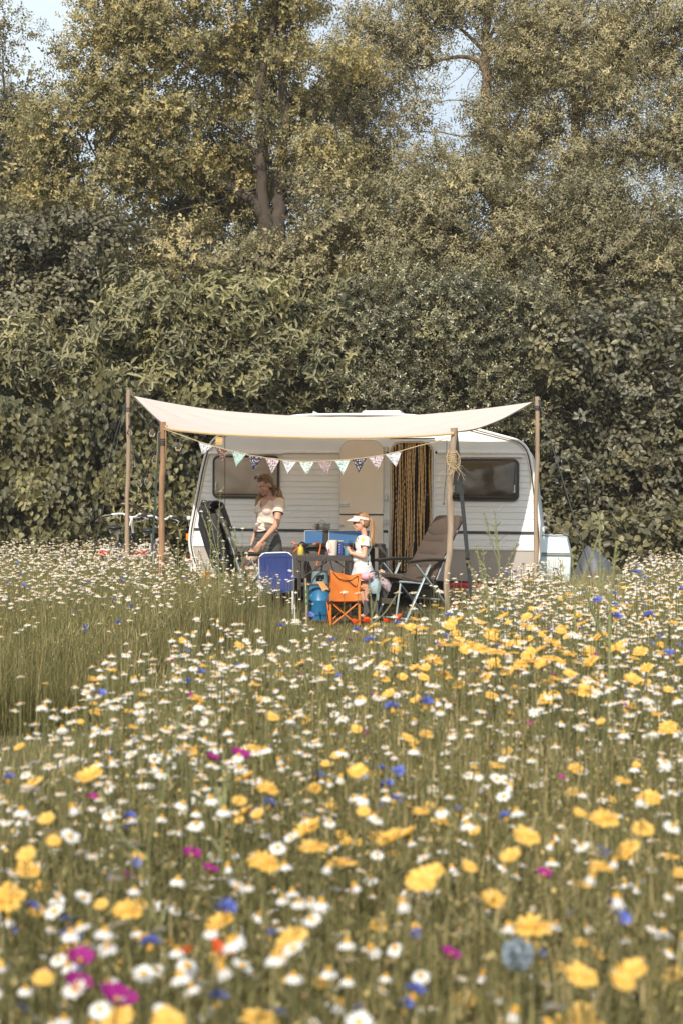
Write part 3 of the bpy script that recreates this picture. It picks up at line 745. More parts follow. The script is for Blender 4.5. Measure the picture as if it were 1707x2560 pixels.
def head_parts(kind, seed, lod):
    """returns petals (V,F,MI,T) and centre of a flower head at the origin facing +Z"""
    r = random.Random(seed); A = ([], [], [], []); B = ([], [], [], [])
    if kind == 'daisy':
        n = 15 if lod == 0 else 9; d = r.choice((-.001, .001, .002, .004, .006, .009))
        petal_ring(*A, n, .0045, .0175 - d * .25, .0052 if lod == 0 else .0082, 0, d, 0, 2 if lod == 0 else 1, jit=r)
        dome(*B, .0062, .0062 + d * .25, -.001, 8 if lod == 0 else 5, 3 if lod == 0 else 2, 0)
    elif kind == 'bud':
        petal_ring(*A, 9, .004, .010, .006, 0, .014, 0, 1, jit=r); dome(*B, .0060, .010, -.002, 7, 3, 0)
    elif kind == 'marigold':
        petal_ring(*A, 13 if lod == 0 else 9, .006, .029, .0125 if lod == 0 else .017, 0, r.choice((-.006, -.002, .004)), 0, 2 if lod == 0 else 1, jit=r, tw=.12)
        petal_ring(*A, 8, .005, .022, .011, .002, -.003, 0, 1, jit=r, tw=-.15)
        dome(*B, .0085, .004, .001, 10 if lod == 0 else 6, 3 if lod == 0 else 2, 0)
    elif kind == 'cornflower':
        petal_ring(*A, 9, .004, .019, .010, .004, -.004, 0, 2, jit=r, tw=.7, t0=.45); petal_ring(*A, 7, .002, .010, .006, .006, -.010, 0, 1, jit=r, tw=.8, t0=.1)
        dome(*B, .0055, .014, -.012, 7, 3, 0)
    elif kind == 'malope':
        for k in range(5):
            a0 = 2 * math.pi * k / 5 + r.uniform(-.1, .1); b = len(A[0]); t = .4 + r.uniform(-.25, .25)
            for i in range(5):
                u = i / 4; rad = .004 + .033 * u; z = .020 * u ** 1.4
                for j in range(5):
                    q = (j - 2) / 2; a = a0 + q * .74 * (.55 + .45 * u) * (1 - .12 * u * u); rr2 = rad * (1 - .10 * q * q * u)
                    A[0].append((rr2 * math.cos(a), rr2 * math.sin(a), z + .002 * math.sin(q * 4 + k))); A[3].append(t + .2 * u - .25)
            for i in range(4):
                for j in range(4): A[1].append((b + i * 5 + j, b + i * 5 + j + 1, b + (i + 1) * 5 + j + 1, b + (i + 1) * 5 + j)); A[2].append(0)
        dome(*B, .006, .014, 0, 8, 3, 0)
    elif kind == 'poppy':
        for k in range(4):
            a0 = math.pi / 2 * k; b = len(A[0])
            for i in range(4):
                u = i / 3
                for j in range(4):
                    q = (j - 1.5) / 1.5; a = a0 + q * .8; A[0].append(((.003 + .022 * u) * math.cos(a), (.003 + .022 * u) * math.sin(a), .018 * u ** 1.3 + .002 * math.sin(q * 5))); A[3].append(.4 + .3 * u)
            for i in range(3):
                for j in range(3): A[1].append((b + i * 4 + j, b + i * 4 + j + 1, b + (i + 1) * 4 + j + 1, b + (i + 1) * 4 + j)); A[2].append(0)
        dome(*B, .005, .008, 0, 7, 3, 0)
    return A, B
PM = {'daisy': M_pet, 'bud': M_pet, 'marigold': M_yel, 'cornflower': M_blu, 'malope': M_mag, 'poppy': M_ora}

rf = np.random.default_rng(77)
FLW = []   # kind, x, y, h, scale
def flower_field(kind, x, y, h, s): FLW.extend(zip([kind] * len(x), x, y, h, s))
# daisies
x, y = scatter(430, NEAR, .95, 3.2, 61); k = rf.random(len(x)) < .15 + 1.2 * vnoise(x, y, 4.2, 3) ** 1.6; x, y = x[k], y[k]; flower_field('daisy', x, y, rf.uniform(.30, .70, len(x)), rf.uniform(.5, 1.0, len(x)))
x, y = scatter(430, NEAR, 3.2, 7.5, 62); k = rf.random(len(x)) < .25 + 1.25 * vnoise(x, y, 3.1, 4) ** 1.6; x, y = x[k], y[k]; flower_field('daisy', x, y, rf.uniform(.36, .73, len(x)), rf.uniform(.6, 1.1, len(x)))
x, y = scatter(300, NEAR, 7.5, 16, 63); k = rf.random(len(x)) < .3 + .8 * vnoise(x, y, 2.2, 5); x, y = x[k], y[k]; flower_field('daisy', x, y, rf.uniform(.45, .76, len(x)), rf.uniform(.8, 1.2, len(x)))
x, y = scatter(135, FAR, 7.3, 18.5, 64); p = np.clip((y - 7.8) / 3.6, .20, 1) * (.35 + .7 * vnoise(x, y, 1.6, 6)); k = rf.random(len(x)) < p; x, y = x[k], y[k]; flower_field('daisy', x, y, (rf.uniform(.46, .66, len(x)) + .022 * (y - 9)) * np.clip((-.5 - x) / .7, .70, 1), rf.uniform(.9, 1.35, len(x)))
# flowers growing up before the camp chairs
CF1 = [(-1.05, 11.8), (-.52, 11.8), (-.50, 13.7), (-1.0, 13.9)]; CF2 = [(.55, 11.0), (1.3, 11.0), (1.9, 14.0), (1.0, 13.4)]
x, y = scatter(75, CF1, 11.5, 14, 90); flower_field('daisy', x, y, rf.uniform(.34, .60, len(x)), rf.uniform(.8, 1.2, len(x)))
x, y = scatter(60, CF2, 10.5, 14, 91); flower_field('daisy', x, y, rf.uniform(.34, .66, len(x)), rf.uniform(.8, 1.2, len(x)))
# spent ones with a tall cone
x, y = scatter(26, NEAR, .95, 15, 65); flower_field('bud', x, y, rf.uniform(.40, .76, len(x)), rf.uniform(.7, 1.0, len(x)))
x, y = scatter(10, FAR, 10, 18, 66); flower_field('bud', x, y, rf.uniform(.5, .8, len(x)), rf.uniform(.9, 1.2, len(x)))
# marigolds
x, y = scatter(80, NEAR, 1.0, 2.6, 67); flower_field('marigold', x, y, rf.uniform(.32, .70, len(x)), rf.uniform(.40, .92, len(x)))
x, y = scatter(20, NEAR, 2.6, 9, 68); flower_field('marigold', x, y, rf.uniform(.40, .70, len(x)), rf.uniform(.35, .85, len(x)))
n_ = 100; a_ = rf.uniform(0, 6.28, n_); q_ = np.sqrt(rf.random(n_)); x = .62 + .42 * q_ * np.cos(a_) + .12 * rf.normal(size=n_); y = 5.3 + 1.15 * q_ * np.sin(a_); flower_field('marigold', x, y, rf.uniform(.60, .77, n_), rf.uniform(.65, 1.15, n_))
n_ = 40; x = rf.uniform(.9, 2.0, n_); y = rf.uniform(4.5, 9, n_); k = x < .251 * y + .3; flower_field('marigold', x[k], y[k], rf.uniform(.5, .76, k.sum()), rf.uniform(.7, 1.0, k.sum()))
# cornflowers
x, y = scatter(24, NEAR, 1.0, 3.0, 69); flower_field('cornflower', x, y, rf.uniform(.34, .66, len(x)), rf.uniform(.6, .95, len(x)))
x, y = scatter(6, NEAR, 3.0, 15, 70); flower_field('cornflower', x, y, rf.uniform(.45, .76, len(x)), rf.uniform(.8, 1.15, len(x)))
x, y = scatter(2.4, FAR, 7.5, 17, 71); flower_field('cornflower', x, y, rf.uniform(.45, .72, len(x)), rf.uniform(.9, 1.2, len(x)))
x, y = scatter(2.6, NEAR, 1.2, 8, 72); flower_field('malope', x, y, rf.uniform(.45, .62, len(x)), rf.uniform(.28, .42, len(x)))
def at_px(kind, px, py, h, s, **k):
    d = (H - h) * F / (py - 1280); FLW.append((kind, (px - 853.5) / F * d, d, h, s))
NOTE = {}
for px, py, h, s, lab in ((1390, 2315, .62, 1.02, 'largest fully open yellow marigold, standing alone among dim stems'), (95, 2225, .64, 1.15, 'large yellow marigold with spread petals by the meadow edge'),
                          (295, 2150 + 135, .62, .80, 'yellow marigold a little above the biggest magenta mallow'), (900, 2165, .60, .85, 'tilted yellow marigold in the middle of the near flowers'),
                          (1330, 1650, .70, 1.0, None), (1410, 1640, .70, 1.1, None), (1535, 1700, .68, 1.0, None), (1650, 1815, .62, 1.0, None), (120, 1955, .60, 1.0, None), (180, 1950, .62, 1.0, None), (610, 1940, .58, .9, None), (620, 2025, .56, .8, None),
                          (800, 2070, .62, 1.0, None), (770, 2350, .62, .9, None), (1130, 2060 + 0, .55, .8, None), (1570, 2110, .62, .9, None)):
    at_px('marigold', px, py, h, s)
    if lab: NOTE[len(FLW) - 1] = lab
for px, py, h, s, lab in ((295, 2500, .64, .66, 'big round magenta mallow nearest the camera'), (190, 2400, .66, .46, 'upper of two small magenta mallows on one leaning stem'), (185, 2465, .63, .48, 'lower of two small magenta mallows on one leaning stem'),
                          (492, 2150, .58, .50, 'pale-streaked magenta mallow above a darker one'), (522, 2172, .575, .45, 'dark magenta mallow just under the pale-streaked one'), (578, 1898, .62, .7, 'magenta mallow farthest from the camera of the large ones'), (1105, 2385 - 0, .60, .42, 'small pink mallow beside a white daisy')):
    at_px('malope', px, py, h, s); NOTE[len(FLW) - 1] = lab
for px, py, lab in ((500, 2378, 'bright orange poppy low in the near flowers'), (478, 2385, 'small orange poppy bud beside the open one')):
    at_px('poppy', px, py, .55, .8 if px == 500 else .5); NOTE[len(FLW) - 1] = lab
for px, py in ((895, 1552), (930, 1556), (1010, 1548), (960, 1556), (875, 1560)): at_px('poppy', px, py, .55, 1.1)
for px, py in ((660, 1515), (720, 1500), (735, 1520), (770, 1460), (620, 1470), (650, 1465), (745, 1428), (725, 1426), (740, 1480), (690, 1475)): at_px('daisy', px, py, .72 if py < 1470 else .55, 1.1)
for px, py, h in ((860, 1478, .80), (895, 1482, .78), (925, 1475, .8), (1095, 1475, .80), (1030, 1482, .78), (985, 1540, .66), (1060, 1545, .66), (1035, 1520, .7), (1650, 1405, .9), (1612, 1402, .9), (1690, 1408, .9), (1590, 1438, .85), (940, 1540, .7)): at_px('daisy', px, py, h, 1.25)
for px, py, h in ((1610, 1434, .86), (1515, 1505, .80), (1560, 1545, .76), (1655, 1542, .74)): at_px('cornflower', px, py, h, 1.5)
at_px('malope', 545, 1895, .62, .5)

# split: the largest of each kind in view are things, the rest one object
LIM = {'daisy': 290, 'bud': 60, 'marigold': 290, 'cornflower': 200, 'malope': 60, 'poppy': 10}
LAB = {'daisy': ('small white mayweed daisy with a domed yellow centre on a thin stem', 'daisy', 'white daisies nearest the camera'),
       'bud': ('spent white daisy with drooping petals and a tall yellow cone', 'daisy', 'spent daisies with drooping petals'),
       'marigold': ('golden yellow corn marigold with broad petals on a green stem', 'marigold', 'yellow marigolds in the meadow'),
       'cornflower': ('blue cornflower with ragged petals on a grey-green stem', 'cornflower', 'blue cornflowers in the meadow'),
       'malope': ('tiny pink-purple mallow flower low among the daisies', 'mallow', 'small pink-purple mallows'),
       'poppy': ('small red poppy on the grass before the camp chairs', 'poppy', 'red poppies before the camp')}
NM = {'daisy': 'daisy', 'bud': 'spent_daisy', 'marigold': 'corn_marigold', 'cornflower': 'cornflower', 'malope': 'mallow', 'poppy': 'poppy'}
def stem_shape(h, seed, kind):
    r = random.Random(seed); mb = MB()
    bx, by = r.uniform(-.05, .05), r.uniform(-.05, .05)
    pts = [Vector((bx * (1 - t) ** 1.5 * 1.2, by * (1 - t) ** 1.5 * 1.2, h * t)) for t in (0, .3, .6, .85, 1)]
    rr2 = {'marigold': .0024, 'malope': .0022, 'cornflower': .0017}.get(kind, .0012)
    mb.tube(pts, [rr2 * 1.3, rr2 * 1.2, rr2, rr2, rr2], 5, cap=False)
    for k in range(9):
        t = r.uniform(.15, .85); p = Vector((bx * (1 - t) ** 1.5 * 1.2, by * (1 - t) ** 1.5 * 1.2, h * t)); a = r.uniform(0, 6.28); ln = r.uniform(.02, .06); d = Vector((math.cos(a), math.sin(a), .7)).normalized(); s = Vector((-math.sin(a), math.cos(a), 0)) * (.006 if kind == 'marigold' else .0022)
        mb.add([p - s * .3, p + s * .3, p + d * ln * .5 + s, p + d * ln * .5 - s], [(0, 1, 2, 3)]); mb.add([p + d * ln * .5 - s, p + d * ln * .5 + s, p + d * ln], [(0, 1, 2)])
    return mb
def to_mesh(name, A, m):
    me = bpy.data.meshes.new(name); me.from_pydata(A[0], [], A[1]); me.materials.append(m)
    a = me.attributes.new('tint', 'FLOAT', 'POINT'); a.data.foreach_set('value', [max(0, min(1, t)) for t in A[3]]); me.update(); return me
def const_tint(me, v):
    a = me.attributes.new('tint', 'FLOAT', 'POINT'); a.data.foreach_set('value', [v] * len(me.vertices))
VAR = {}
for kd in LIM:
    VAR[kd] = []
    for q in range(7 if kd in ('daisy', 'marigold', 'cornflower') else 4):
        h = .50 + .11 * q if kd in ('daisy', 'marigold', 'cornflower') else .50 + .17 * q
        A, B = head_parts(kd, q * 7 + 3, 0)
        r = random.Random(q + 50); tilt = Matrix.Rotation(r.uniform(.05, .55), 3, 'X'); tilt = Matrix.Rotation(r.uniform(-.9, .9), 3, 'Z') @ tilt
        for G in (A, B):
            for i, v in enumerate(G[0]): w2 = tilt @ Vector(v); G[0][i] = (w2.x, w2.y, w2.z + h)
        sb_ = stem_shape(h, q, kd); sm = bpy.data.meshes.new(NM[kd]); sm.from_pydata(sb_.v, [], sb_.f); sm.materials.append(M_stem); const_tint(sm, .5); sm.update()
        VAR[kd].append((h, sm, to_mesh('petals', A, PM[kd]), to_mesh('flower_centre', B, M_cen)))
FLW = [(k_, x_, y_, (min(h_, .48) if 1.5 < x_ < 3.3 and y_ > 9.5 and abs(x_ / y_ - .185) < .022 else h_), s_) for k_, x_, y_, h_, s_ in FLW]
fl = []
for i, (kd, x, y, h, s) in enumerate(FLW):
    px = 853.5 + x / y * F; py = 1280 + (H - h) / y * F
    vis = -20 < px < 1727 and py < 2600
    fl.append((0 if i in NOTE else (1 if vis else 2), y / (s * (1.6 if kd in ('marigold',) else 1)), i))
fl.sort()
used = {k: 0 for k in LIM}; rest = {k: [] for k in LIM}
for pri, _, i in fl:
    kd, x, y, h, s = FLW[i]
    if pri == 2 or used[kd] >= LIM[kd]:
        rest[kd].append(i); continue
    used[kd] += 1
    vr = VAR[kd]; ok_ = [q for q in range(len(vr)) if vr[q][0] * s >= h] or [len(vr) - 1]
    j = random.choice(ok_[:4])
    h0, sm, pm, cm = vr[j]
    ob = bpy.data.objects.new(NM[kd], sm); C.objects.link(ob)
    ob.location = (x, y, (h - h0 * s)); 
    if s < .6 or s > 1.3: ob.location.z = h - h0 * s
    ob.scale = (s, s, s); ob.rotation_euler = (random.uniform(-.06, .06), random.uniform(-.06, .06), random.uniform(0, 6.28) if kd not in ('marigold', 'malope') else random.uniform(-.9, .9))
    lb, ct, gp = LAB[kd]
    if kd in ('malope', 'poppy', 'marigold') and i in NOTE: tag(ob, NOTE[i], ct, gp)
    else: tag(ob, lb, ct, gp)
    for nm_, me in (('petals', pm), ('flower_centre', cm)):
        c_ = bpy.data.objects.new(nm_, me); C.objects.link(c_); c_.parent = ob
# the mass of the rest
for kd, nm_, lb in (('daisy', 'distant_daisies', 'carpet of small white daisies over the farther meadow'), ('bud', 'distant_spent_daisies', 'spent daisy heads scattered over the farther meadow'), ('marigold', 'distant_marigolds', 'yellow marigolds scattered over the farther meadow'), ('cornflower', 'distant_cornflowers', 'blue cornflowers scattered over the farther meadow'), ('malope', 'distant_mallows', 'pink mallow specks scattered over the farther meadow')):
    ids = rest[kd]
    if not ids: continue
    bk_ = Bulk(); N = len(ids); ar = np.array([FLW[i][1:] for i in ids], float)
    tl = np.abs(rf.normal(.12, .22, N)); ya = rf.normal(0, .9, N)
    M = rots(ya, tl, rf.uniform(0, 6.28, N)); v = rf.integers(0, 5, N)
    for q in range(5):
        A, B = head_parts(kd, q * 5 + 1, 1)
        V = A[0] + B[0]; Fc = A[1] + [tuple(i + len(A[0]) for i in f) for f in B[1]]; MI = [0] * len(A[1]) + [1] * len(B[1]); T = [t - .5 + .5 for t in A[3]] + list(B[3])
        m_ = v == q; bk_.inst(tmpl(V, Fc, MI, T), M[m_], ar[m_][:, :3], ar[m_][:, 3], np.zeros(m_.sum()))
    S_ = np.stack([np.full(N, .0045), ar[:, 2], ar[:, 2]], 1)
    st_ = tmpl([(-.5, 0, 0), (.5, 0, 0), (-.5, 0, .5), (.5, 0, .5), (-.4, 0, 1), (.4, 0, 1)], [(0, 1, 3, 2), (2, 3, 5, 4)], [2, 2], [.5] * 6)
    bk_.inst(st_, rots(rf.normal(0, .5, N), np.zeros(N), np.zeros(N)), np.stack([ar[:, 0], ar[:, 1], np.zeros(N)], 1), S_, np.zeros(N))
    tag(bk_.build(nm_, [PM[kd], M_cen, M_stem]), lb, 'flowers', kind='stuff')

# ---- tall single weeds that stand above the rest
M_weed = mat('pale_green_weed', (.20, .21, .085), .7, col2=(.14, .15, .06), scale=40)
def weed(label, px, top, d, seed, br=3, thick=.0035, buds=True, heads=0, grp='tall weeds above the flowers'):
    r = random.Random(seed); h = H + (1280 - top) / F * d
    g = thing('tall_weed', label, 'weed', (X(px, d), d, 0), group=grp)
    mb = MB(); bd = MB(); hds = []
    main = spline([(0, 0, 0), (r.uniform(-.03, .03), 0, h * .4), (r.uniform(-.03, .03), 0, h * .75), (0, 0, h)], 8)
    mb.tube(main, [thick * (1.5 - i / len(main)) for i in range(len(main))], 6)
    ends = [main]
    for k in range(br):
        t = r.uniform(.45, .8); a = main[int(t * len(main))]; e = a + Vector((r.uniform(-.14, .14), r.uniform(-.08, .08), r.uniform(.12, .30) * h))
        b_ = spline([a, a.lerp(e, .5) + Vector((0, 0, -.02)), e], 6); mb.tube(b_, [thick * .8] * len(b_), 5); ends.append(b_)
    for e in ends:
        if buds:
            for i in range(len(e) // 2, len(e)):
                for _ in range(2): bd.ball(e[i] + Vector((r.uniform(-.008, .008), r.uniform(-.008, .008), r.uniform(-.01, .01))), (r.uniform(.002, .0045),) * 2 + (r.uniform(.004, .009),), 6, 5)
        hds.append(e[-1])
    for k in range(14):
        i = r.randrange(len(main)); p = main[i]; a = r.uniform(0, 6.28); d_ = Vector((math.cos(a), math.sin(a), .8)).normalized() * r.uniform(.03, .08); s = Vector((-math.sin(a), math.cos(a), 0)) * .004
        mb.add([p, p + d_ * .5 + s, p + d_, p + d_ * .5 - s], [(0, 1, 2, 3)])
    if buds: mb.add(bd.v, bd.f)
    mb.build('stem', M_weed, g)
    for q in range(min(heads, len(hds))):
        A, B = head_parts('daisy', q + seed, 0)
        for nm_, G, m_ in (('petals', A, M_pet), ('flower_centre', B, M_cen)):
            for i, v in enumerate(G[0]): G[0][i] = (v[0] * 1.3 + hds[q].x, v[1] * 1.3 + hds[q].y, v[2] * 1.3 + hds[q].z)
            o_ = bpy.data.objects.new(nm_, to_mesh(nm_, G, m_)); C.objects.link(o_); o_.parent = g
weed('tall pale weed spike rising before the caravan wall right of the crooked post', 1236, 1280, 6.6, 1, 3)
weed('short knobbly weed with an angled side branch beside the tall pale spike', 1205, 1372, 6.4, 2, 3)
weed('tall blurred budded weed in front of the grey cover', 1497, 1292, 6.2, 3, 1, .0045)
weed('thick fuzzy pale weed plume right of the grey cover', 1540, 1352, 4.6, 4, 1, .006)
weed('leafy weed spike in front of the right edge of the front locker', 1428, 1372, 5.6, 5, 1)
weed('thin weed spike in front of the front locker panel', 1398, 1400, 6.5, 6, 0, .0025)
weed('tall thin weed rising in front of the black jacket', 552, 1228, 11.5, 7, 4, heads=2)
weed('branching daisy stem left of the tall thin weed before the jacket', 520, 1295, 11.8, 8, 4, heads=4)
weed('upright daisy stem between the jacket and the woman', 590, 1318, 11.9, 9, 2, heads=3)
weed('slim dark weed in front of the belt stripe near the woman', 607, 1320, 12.2, 10, 1, .0025, heads=1)
weed('bushy daisy clump before the legs of the charcoal recliner', 560, 1370, 12.5, 11, 6, heads=6)
weed('slender weed beside the orange-brown post foot', 445, 1345, 14.0, 12, 2, heads=1)
weed('lone daisy stem standing against the dark hedge foot by the meadow side', 85, 1330, 16.5, 13, 2, heads=3)
weed('pair of tall stems in front of the orange chair’s corner'.replace('’', "'"), 922, 1440, 6.4, 14, 2, .004, False, heads=3)
weed('leafy spray crossing the steep lower left of the near flowers', 415, 1900, 2.3, 15, 3, .002, False)
weed('long bare straw stalk leaning through the near flowers', 560, 1880, 2.5, 16, 0, .003, False)
weed('pale blue scabious-like pod stem near the largest marigold', 1290, 2352, 1.9, 17, 0, .003, False)
pb = thing('pale_blue_pompom', 'round pale blue pompom flower near the largest yellow marigold', 'flower', (X(1293, 1.82), 1.82, 0))
mb = MB(); mb.ball((0, 0, H - (2385 - 1280) / F * 1.82), .0125, 14, 10); c_ = Vector((0, 0, H - (2385 - 1280) / F * 1.82))
for k in range(260):
    d_ = Vector(rng.normal(size=3)).normalized(); s_ = d_.orthogonal().normalized() * .0022
    mb.add([c_ + d_ * .010 - s_, c_ + d_ * .010 + s_, c_ + d_ * (.021 + .004 * rng.random()) + s_ * .5, c_ + d_ * .021 - s_ * .5], [(0, 1, 2, 3)])
mb.build('flower_head', mat('pale_blue_petals', (.42, .52, .60), .8, scale=300, bump=1, bscale=500), pb)
mb = MB(); mb.tube([(0.01, 0, 0), (0, 0, .3), (0, 0, H - (2385 - 1280) / F * 1.82)], .0025, 6); mb.build('stem', M_weed, pb)
# ================================================================ materials of the place
M_white = mat('caravan_white_paint', (0.76, 0.80, 0.81), 0.35, col2=(0.69, 0.74, 0.755), scale=3, bump=0.05, bscale=6)
M_cream = mat('cream_panel', (0.78, 0.73, 0.62), 0.4, col2=(0.74, 0.68, 0.57), scale=4)
M_beige = mat('beige_skirt_paint', (0.38, 0.35, 0.315), 0.45, col2=(0.32, 0.30, 0.27), scale=5)
M_alu = mat('aluminium', (0.62, 0.62, 0.60), 0.35, 0.8, col2=(0.5, 0.5, 0.48), scale=30)
M_alu_white = mat('white_aluminium', (0.78, 0.78, 0.76), 0.35, 0.1, col2=(0.68, 0.68, 0.66), scale=30)
M_black = mat('black_rubber', (0.018, 0.017, 0.016), 0.55, scale=40)
M_dbrown = mat('dark_brown_trim', (0.045, 0.032, 0.024), 0.5, scale=40)
M_int = mat('dark_interior', (0.030, 0.022, 0.016), 0.7, scale=6)
M_wood = mat('weathered_wood', (0.36, 0.27, 0.19), 0.8, col2=(0.19, 0.145, 0.105), scale=22, detail=8, bump=0.7, bscale=60, stretch=(1, 1, 0.08))
M_wood_o = mat('orange_wood', (0.36, 0.205, 0.10), 0.8, col2=(0.15, 0.095, 0.06), scale=18, detail=8, bump=0.7, bscale=50, stretch=(1, 1, 0.10))
M_rope = mat('rope', (0.50, 0.38, 0.22), 0.9, scale=300)
M_cord = mat('dark_cord', (0.035, 0.04, 0.038), 0.7, scale=100)
M_strap = mat('dark_webbing', (0.035, 0.042, 0.045), 0.75, scale=200)
M_gstrap = mat('green_webbing', (0.07, 0.115, 0.10), 0.75, scale=200)

# ================================================================ caravan
YAW, ROLL = R(-10), R(0.5)
Cc = Vector((0.241, 17.0, 0))
_ex = Vector((math.cos(R(10)), -math.sin(R(10)), 0)); _ny = Vector((math.sin(R(10)), math.cos(R(10)), 0))

def side(px, py):
    """(u, z) on the caravan's near side under a photo pixel"""
    dx, dz = (px - 853.5) / F, (1280 - py) / F
    t = Cc.dot(_ny) / (dx * _ny.x + _ny.y)
    p = Vector((t * dx, t, 0)) - Cc
    u = p.dot(_ex)
    return u, H + t * dz + math.sin(ROLL) * u

def on_side(u, y, z):
    """world position of a caravan-local point"""
    return Matrix.Translation(Cc) @ Matrix.Rotation(YAW, 4, 'Z') @ Matrix.Rotation(ROLL, 4, 'Y') @ Vector((u, y, z))

van = thing('caravan', 'white touring caravan with brown stripe and beige skirt parked before the hedge', 'caravan', Cc, (0, ROLL, YAW))
DEPTH = 2.05
outl_px = [(505, 1445), (488, 1415), (476, 1370), (475, 1335), (482, 1290), (492, 1235), (503, 1175), (511, 1142), (517, 1122), (530, 1102), (548, 1088), (580, 1076),
           (640, 1058), (720, 1042), (800, 1037), (960, 1037), (1060, 1042), (1130, 1058), (1190, 1074), (1250, 1090), (1288, 1101), (1306, 1113), (1318, 1132), (1326, 1165),
           (1333, 1215), (1341, 1275), (1347, 1325), (1349, 1362), (1345, 1395), (1334, 1425), (1312, 1448), (1285, 1455)]
outl = [side(*p) for p in outl_px]
outl3 = spline([(u, 0, z) for u, z in outl], 4)
outl3 = [Vector((p.x, 0, p.z)) for p in outl3]
outl = [(p.x, p.z) for p in outl3]
ZB = 0.355

def uspan(z):
    """left and right end of the side wall at height z"""
    us = []
    pts = outl + [outl[0]]
    for (u0, z0), (u1, z1) in zip(pts, pts[1:]):
        if (z0 - z) * (z1 - z) <= 0 and z0 != z1:
            us.append(u0 + (u1 - u0) * (z - z0) / (z1 - z0))
    return (min(us), max(us)) if len(us) >= 2 else None

# shell: far side, ends, roof, floor (the near side is the panelling below)
sh = MB()
n = len(outl)
def push(y, k):     # ends tuck in a little on the far side
    return [(u, y, z) for u, z in outl]
prof = [(0.0, 0), (0.06, 0.0), (DEPTH - 0.06, 0.0), (DEPTH, -0.03)]
vs = []
for y, ins in prof:
    for u, z in outl:
        c = Vector((0.05, 0, 1.35)); d = Vector((u, 0, z)) - c
        q = c + d * (1 + ins / max(d.length, .1))
        vs.append((q.x, y, q.z))
fs = []
for k in range(len(prof) - 1):
    for i in range(n):
        j = (i + 1) % n
        fs.append((k * n + i, k * n + j, (k + 1) * n + j, (k + 1) * n + i))
fs.append(tuple((len(prof) - 1) * n + i for i in range(n)))
sh.add(vs, fs)
shell = sh.build('shell', M_white, van, angle=30)

# doorway and windows in side coordinates
dz0 = side(1025, 1441)[1]; dz1 = side(1025, 1100)[1]
du0 = side(969, 1250)[0]; du1 = side(1083, 1250)[0]
z_rail = 1.93; z_belt = 0.957; z_low = side(1200, 1371)[1]

def bands(rows, name, m, stepped=False):
    """rows of side wall between the outline's edges, cut around the doorway"""
    two = [MB(), MB()]
    for z0, z1, y0, y1 in rows:
        a, b = uspan(z0), uspan(z1)
        if not a or not b: continue
        segs = [(a[0], b[0], a[1], b[1])]
        if z1 > dz0 and z0 < dz1:
            segs = [(a[0], b[0], du0, du0), (du1, du1, a[1], b[1])]
        for si, (l0, l1, r0, r1) in enumerate(segs):
            N = 6; mb = two[si]
            for k in range(N):
                t0, t1 = k / N, (k + 1) / N
                p = [(l0 + (r0 - l0) * t0, -y0, z0), (l0 + (r0 - l0) * t1, -y0, z0), (l1 + (r1 - l1) * t1, -y1, z1), (l1 + (r1 - l1) * t0, -y1, z1)]
                mb.add(p, [(0, 1, 2, 3)])
                if stepped:
                    q = [(p[0][0], -0.001, z0 - .0001), (p[1][0], -0.001, z0 - .0001)]
                    mb.add([p[1], p[0], q[0], q[1]], [(0, 1, 2, 3)])
    return [q.build(name, m, van, smooth=False) for q in two if q.v]

def rib_rows(za, zb):
    rows = []; z = za; k = 0
    while z < zb - 0.01:
        h = 0.082 if k % 2 == 0 else 0.068
        z1 = min(z + h, zb)
        rows.append((z + 0.0045, z1, 0.009, 0.004)); rows.append((z, z + 0.0045, 0.0005, 0.0005)); z = z1; k += 1
    return rows
bands(rib_rows(z_belt + 0.018, z_rail), 'ribbed_panel', M_white, True)
bands(rib_rows(z_low + 0.02, z_belt - 0.012), 'ribbed_panel', M_white, True)
bands([(z_belt - 0.012, z_belt + 0.018, 0.014, 0.014)], 'belt_stripe', M_dbrown, True)
bands([(z_low - 0.022, z_low - 0.010, 0.018, 0.022), (z_low - 0.010, z_low + 0.008, 0.022, 0.022), (z_low + 0.008, z_low + 0.02, 0.022, 0.012)], 'lower_rail', M_alu_white, True)
zz = np.linspace(ZB + 0.003, z_low - 0.022, 9)
bands([(zz[i], zz[i + 1], 0.006, 0.006) for i in range(8)], 'skirt_panel', M_beige)
ztop = max(z for u, z in outl) - 0.004
zz = np.concatenate([np.linspace(z_rail + 0.028, 2.25, 8), np.linspace(2.25, ztop, 9)[1:]])
bands([(zz[i], zz[i + 1], 0.005, 0.005) for i in range(len(zz) - 1)], 'upper_panel', M_white)
rl = MB()
a = uspan(z_rail + .012)
rl.box(a[0] + .02, du0 - .03, -0.028, -0.004, z_rail, z_rail + 0.026); rl.box(du1 + .03, a[1] - .02, -0.028, -0.004, z_rail, z_rail + 0.026)
rl.box(a[0] + .02, du0 - .03, -0.021, -0.004, z_rail + .026, z_rail + 0.032); rl.box(du1 + .03, a[1] - .02, -0.021, -0.004, z_rail + .026, z_rail + 0.032)
rl.build('upper_rail', M_alu_white, van, bevel=0.003)
# edge mouldings: white / dark / white
tr = MB(); tr.tube([(p.x, -0.020, p.z) for p in outl3], 0.017, 8, cap=False, closed=False)
tr.build('edge_moulding', M_alu_white, van)
def scaled(k):
    c = Vector((0.05, 0, 1.35)); out = []
    for p in outl3:
        d = p - c; q = c + d * (1 - k / d.length); out.append(q)
    return out
tr = MB(); tr.tube([(p.x, -0.024, p.z) for p in scaled(0.021)], 0.0075, 6, cap=False)
tr.build('edge_seal', M_black, van)
tr = MB(); tr.tube([(p.x, -0.018, p.z) for p in scaled(0.036)], 0.009, 6, cap=False)
tr.build('edge_moulding', M_alu_white, van)

